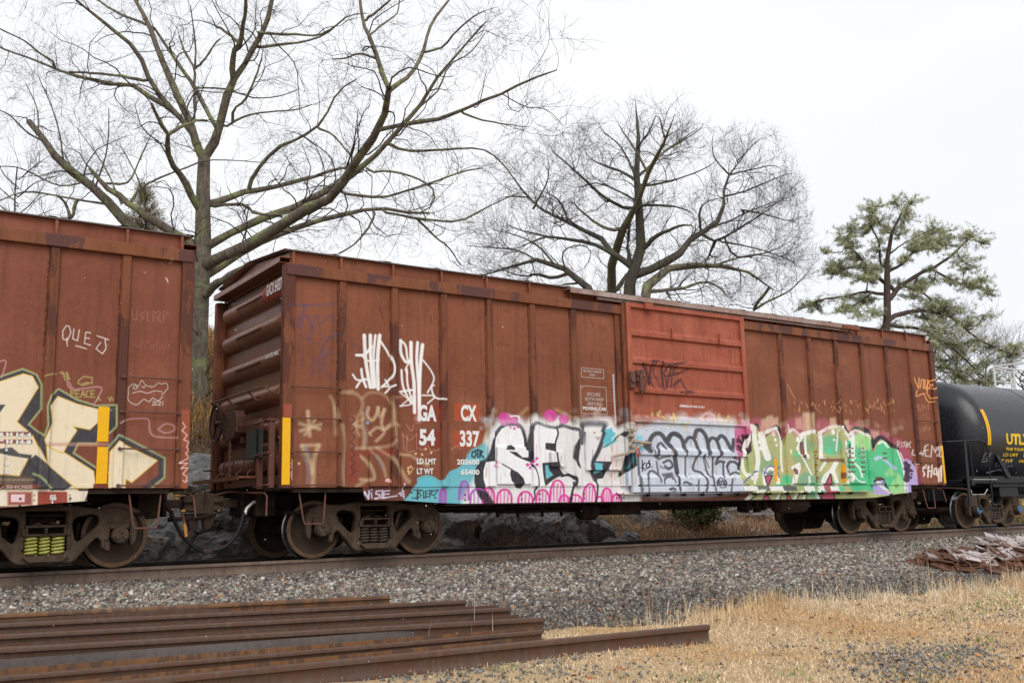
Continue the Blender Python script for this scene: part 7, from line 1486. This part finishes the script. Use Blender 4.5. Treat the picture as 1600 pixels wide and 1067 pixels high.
# --- the pine
tp = Tree(52, 7, .8); C8 = dict(org=(1240, 290), sc=3.2333)
tp.limb([(455, 1100, 24), (470, 700, 19), (475, 600), (470, 500), (465, 420), (475, 330), (495, 230), (530, 180), (560, 110, 3)], rs=.31, k=0, **C8)
for p in ([(490, 590, 14), (520, 520), (590, 480), (640, 440), (700, 420), (780, 370), (850, 300), (900, 260, 4)], [(710, 430, 7), (790, 470), (860, 500), (960, 520, 3)], [(500, 520, 11), (420, 460), (360, 400), (310, 330), (260, 310, 4)], [(470, 440, 9), (540, 400), (600, 340), (680, 260, 4)], [(475, 690, 14), (520, 650), (620, 630), (720, 640), (800, 660), (860, 720), (960, 790), (1100, 850, 3)], [(450, 550, 9), (360, 540), (260, 560), (130, 580), (0, 640, 3)], [(500, 715, 9), (640, 720), (760, 790), (860, 870), (950, 960), (1020, 1000, 3)], [(640, 860, 8), (700, 910), (800, 930), (870, 1000, 5)], [(440, 400, 7), (430, 290), (390, 200), (400, 120, 2)], [(560, 510, 6), (650, 540), (720, 610), (760, 640, 3)], [(400, 540, 5), (340, 580), (280, 620), (240, 640, 2)], [(470, 360, 5), (560, 290), (700, 220, 2)], [(620, 470, 5), (600, 560, 3)], [(350, 400, 5), (270, 420), (190, 440, 2)], [(600, 340, 4), (700, 310), (780, 260, 2)], [(370, 540, 4), (380, 470), (430, 430, 2)], [(280, 240, 3), (300, 330, 3)], [(650, 640, 5), (700, 720), (740, 790, 2)]): tp.limb(p, rs=.31, **C8)
CL = [(590, 90, 70, 40), (420, 110, 60, 34), (510, 80, 40, 30), (430, 185, 80, 50), (560, 170, 60, 40), (280, 220, 75, 45), (240, 275, 50, 30), (160, 330, 34, 20), (700, 235, 90, 50), (640, 300, 60, 30), (880, 260, 80, 45), (950, 290, 45, 25), (680, 310, 80, 30), (850, 385, 90, 40), (770, 300, 60, 30), (300, 410, 75, 26), (200, 440, 50, 22), (335, 465, 60, 22), (960, 470, 60, 30), (900, 505, 80, 38), (985, 550, 36, 20), (870, 420, 60, 26), (530, 490, 40, 18), (120, 585, 60, 24), (70, 610, 50, 20), (280, 560, 90, 30), (380, 575, 55, 30), (470, 700, 55, 22), (700, 610, 100, 50), (780, 640, 110, 45), (960, 655, 60, 24), (640, 665, 80, 34), (750, 735, 120, 50), (880, 705, 80, 30), (990, 810, 80, 34), (1090, 855, 90, 34), (850, 800, 90, 40), (850, 960, 100, 44), (1050, 990, 70, 24), (400, 640, 70, 34), (700, 480, 50, 24), (420, 330, 60, 30), (460, 400, 50, 24), (600, 560, 60, 26), (700, 800, 90, 34), (760, 880, 80, 40), (960, 900, 70, 30), (320, 640, 60, 30), (230, 620, 50, 24), (930, 990, 80, 30), (1120, 810, 40, 16)]
b_ = root_down(tp); r = np.random.default_rng(70)
e = empty('pine_tree', b_, 'pitch pine with flat tufted green boughs behind the right end of the boxcar', 'tree'); P, Rr = tp.resampled(12); o_ = np.array(b_)
V, F = tubes_np((P+r.normal(size=P.shape)*Rr[..., None]*.2)-o_, Rr, 7); mesh_np('trunk', V, F, barkp, e, smooth=True)
allp = P.reshape(-1, 3); allr = Rr.reshape(-1); PB = []; RB = []; TU = []
def curve(a, b, k, sag):
    t = np.linspace(0, 1, k)[:, None]; m_ = (a+b)/2+np.array([0, 0, sag])+r.normal(size=3)*.12*np.linalg.norm(b-a); return (1-t)**2*a+2*t*(1-t)*m_+t*t*b
for _ in range(95):
    i = r.integers(0, len(P)); k = r.integers(5, 12); u_, v_, d_ = project(P[i, k]); CL.append(((float(u_)-1240)*3.2333+r.normal()*22, (float(v_)-290)*3.2333+r.normal()*16, 26+24*r.random(), 12+14*r.random()))
for cx, cy, rx, ry in CL:
    px, py = 1240+cx/3.2333, 290+cy/3.2333; u_, v_, d_ = project(allp); i = int(np.argmin(np.hypot(u_-px, v_-py))); D = d_[i]+r.normal()*.7
    c0 = atD(px, py, D); PB.append(curve(allp[i], c0, 6, -.15)); RB.append(np.linspace(min(allr[i]*.6, .05), .016, 6))
    mpp = D/FPX/3.2333; nb = int(7+rx*ry/135)
    for k in range(nb):
        g = r.normal(size=3); g /= np.linalg.norm(g); rad = r.random()**.55*1.7; tgt = c0+(rt*g[0]*rx*mpp+up*g[1]*ry*mpp+fw*g[2]*rx*mpp*.8)*rad; s0 = PB[-1][r.integers(2, 6)] if k % 2 == 0 or k < 3 else c0
        q = curve(s0, tgt, 6, -.08) if 0 else curve(s0, tgt, 6, -.05); PBk = q; PB.append(q) if False else None
        TU.append((q, rx*mpp))
tw = np.array([q for q, _ in TU]); V, F = tubes_np(tw-o_, np.broadcast_to(np.linspace(.016, .006, 6), tw.shape[:2]), 3); mesh_np('twig', V, F, twm, e)
pb = np.array(PB); V, F = tubes_np(pb-o_, np.array(RB), 5); mesh_np('branch', V, F, barkp, e)
# needle tufts along the outer half of every twig
tips = np.concatenate([tw[:, 5], tw[:, 4]+r.normal(size=tw[:, 4].shape)*.05, tw[:, 3]+r.normal(size=tw[:, 3].shape)*.05]); n = len(tips); nn = 14
dirs = r.normal(size=(n, nn, 3)); dirs[..., 2] += .35; dirs /= np.linalg.norm(dirs, axis=2, keepdims=True); ln = .08+.10*r.random((n, nn, 1)); side = np.cross(dirs, r.normal(size=dirs.shape)); side /= np.linalg.norm(side, axis=2, keepdims=True)
c_ = tips[:, None]+r.normal(size=(n, nn, 3))*.035; Q = np.stack([c_-side*.008, c_+side*.008, c_+dirs*ln+side*.006, c_+dirs*ln-side*.006], 2)-o_
colr = np.array([(.35, .38, .21), (.44, .46, .27), (.27, .295, .155), (.50, .50, .33), (.17, .185, .11)])[r.integers(0, 5, n)]*(.8+.5*r.random((n, 1))); C = np.repeat(np.repeat(colr, nn, 0), 4, 0)
mesh_np('needles', Q.reshape(-1, 3), np.arange(4*n*nn).reshape(-1, 4), LEAF, e, color=C)

# --- small evergreen behind the left boxcar
te = Tree(60, 9, .3); te.limb([(228, 420, 3), (228, 350), (226, 285, 1)], k=0)
b_ = root_down(te); e = empty('evergreen_tree', b_, 'small brownish green conifer showing above the left boxcar roof', 'tree'); P, Rr = te.resampled(12); V, F = tubes_np(P-np.array(b_), Rr, 6); mesh_np('trunk', V, F, barkp, e, smooth=True)
r = np.random.default_rng(90); br = []
for k in range(170):
    y = 290+130*r.random()**.8; hw = 6+(y-285)*.42; a = atD(227, y+8, 60); s_ = r.choice([-1, 1]); b2 = atD(227+s_*hw*(.4+.6*r.random()), y-2-8*r.random(), 60+r.normal()*1.2); t = np.linspace(0, 1, 5)[:, None]; br.append((1-t)*a+t*b2+r.normal(size=(5, 3))*.06)
br = np.array(br); V, F = tubes_np(br-np.array(b_), np.broadcast_to(np.linspace(.02, .006, 5), br.shape[:2]), 3); mesh_np('branch', V, F, twm, e)
n = 15000; i = r.integers(0, len(br), n); k = r.integers(1, 5, n); c_ = br[i, k]+r.normal(size=(n, 3))*.11; d = r.normal(size=(n, 3)); d /= np.linalg.norm(d, axis=1, keepdims=True); s_ = np.cross(d, r.normal(size=(n, 3))); s_ /= np.linalg.norm(s_, axis=1, keepdims=True); Q = np.stack([c_-d*.07, c_-s_*.016, c_+d*.07, c_+s_*.016], 1)-np.array(b_)
C = np.repeat(np.array([(.12, .10, .04), (.17, .12, .05), (.08, .085, .035), (.22, .14, .06)])[r.integers(0, 4, n)], 4, 0); mesh_np('foliage', Q.reshape(-1, 3), np.arange(4*n).reshape(n, 4), LEAF, e, color=C)

# ------------------------------------------------------------------ sleet in the air
r = np.random.default_rng(99); n = 600; D = 3.0+9.5*r.random(n)**.7; px = r.random(n)*1800-100; py = 330+r.random(n)*800
c_ = CAM+(fw*FPX+rt*(px[:, None]-800)-up*(py[:, None]-533.5))*(D/FPX)[:, None]; s_ = .0009+.0014*r.random(n)
oct_ = np.array([(1, 0, 0), (-1, 0, 0), (0, 1, 0), (0, -1, 0), (0, 0, 1.6), (0, 0, -1.6)]); f_ = np.array([(0, 2, 4), (2, 1, 4), (1, 3, 4), (3, 0, 4), (2, 0, 5), (1, 2, 5), (3, 1, 5), (0, 3, 5)])
k = c_[:, 2] > hgt(c_[:, 0], c_[:, 1])+.05; c_, s_ = c_[k], s_[k]; n = len(c_)
V = c_[:, None]+oct_[None]*s_[:, None, None]; F = (f_[None]+6*np.arange(n)[:, None, None]).reshape(-1, 3)
tag(mesh_np('sleet', V.reshape(-1, 3), F, simple_mat('sleet_white', (.85, .86, .88), .5, .05, 3, 0)), 'tiny white flakes of sleet falling in front of the train', 'sleet', kind='stuff')
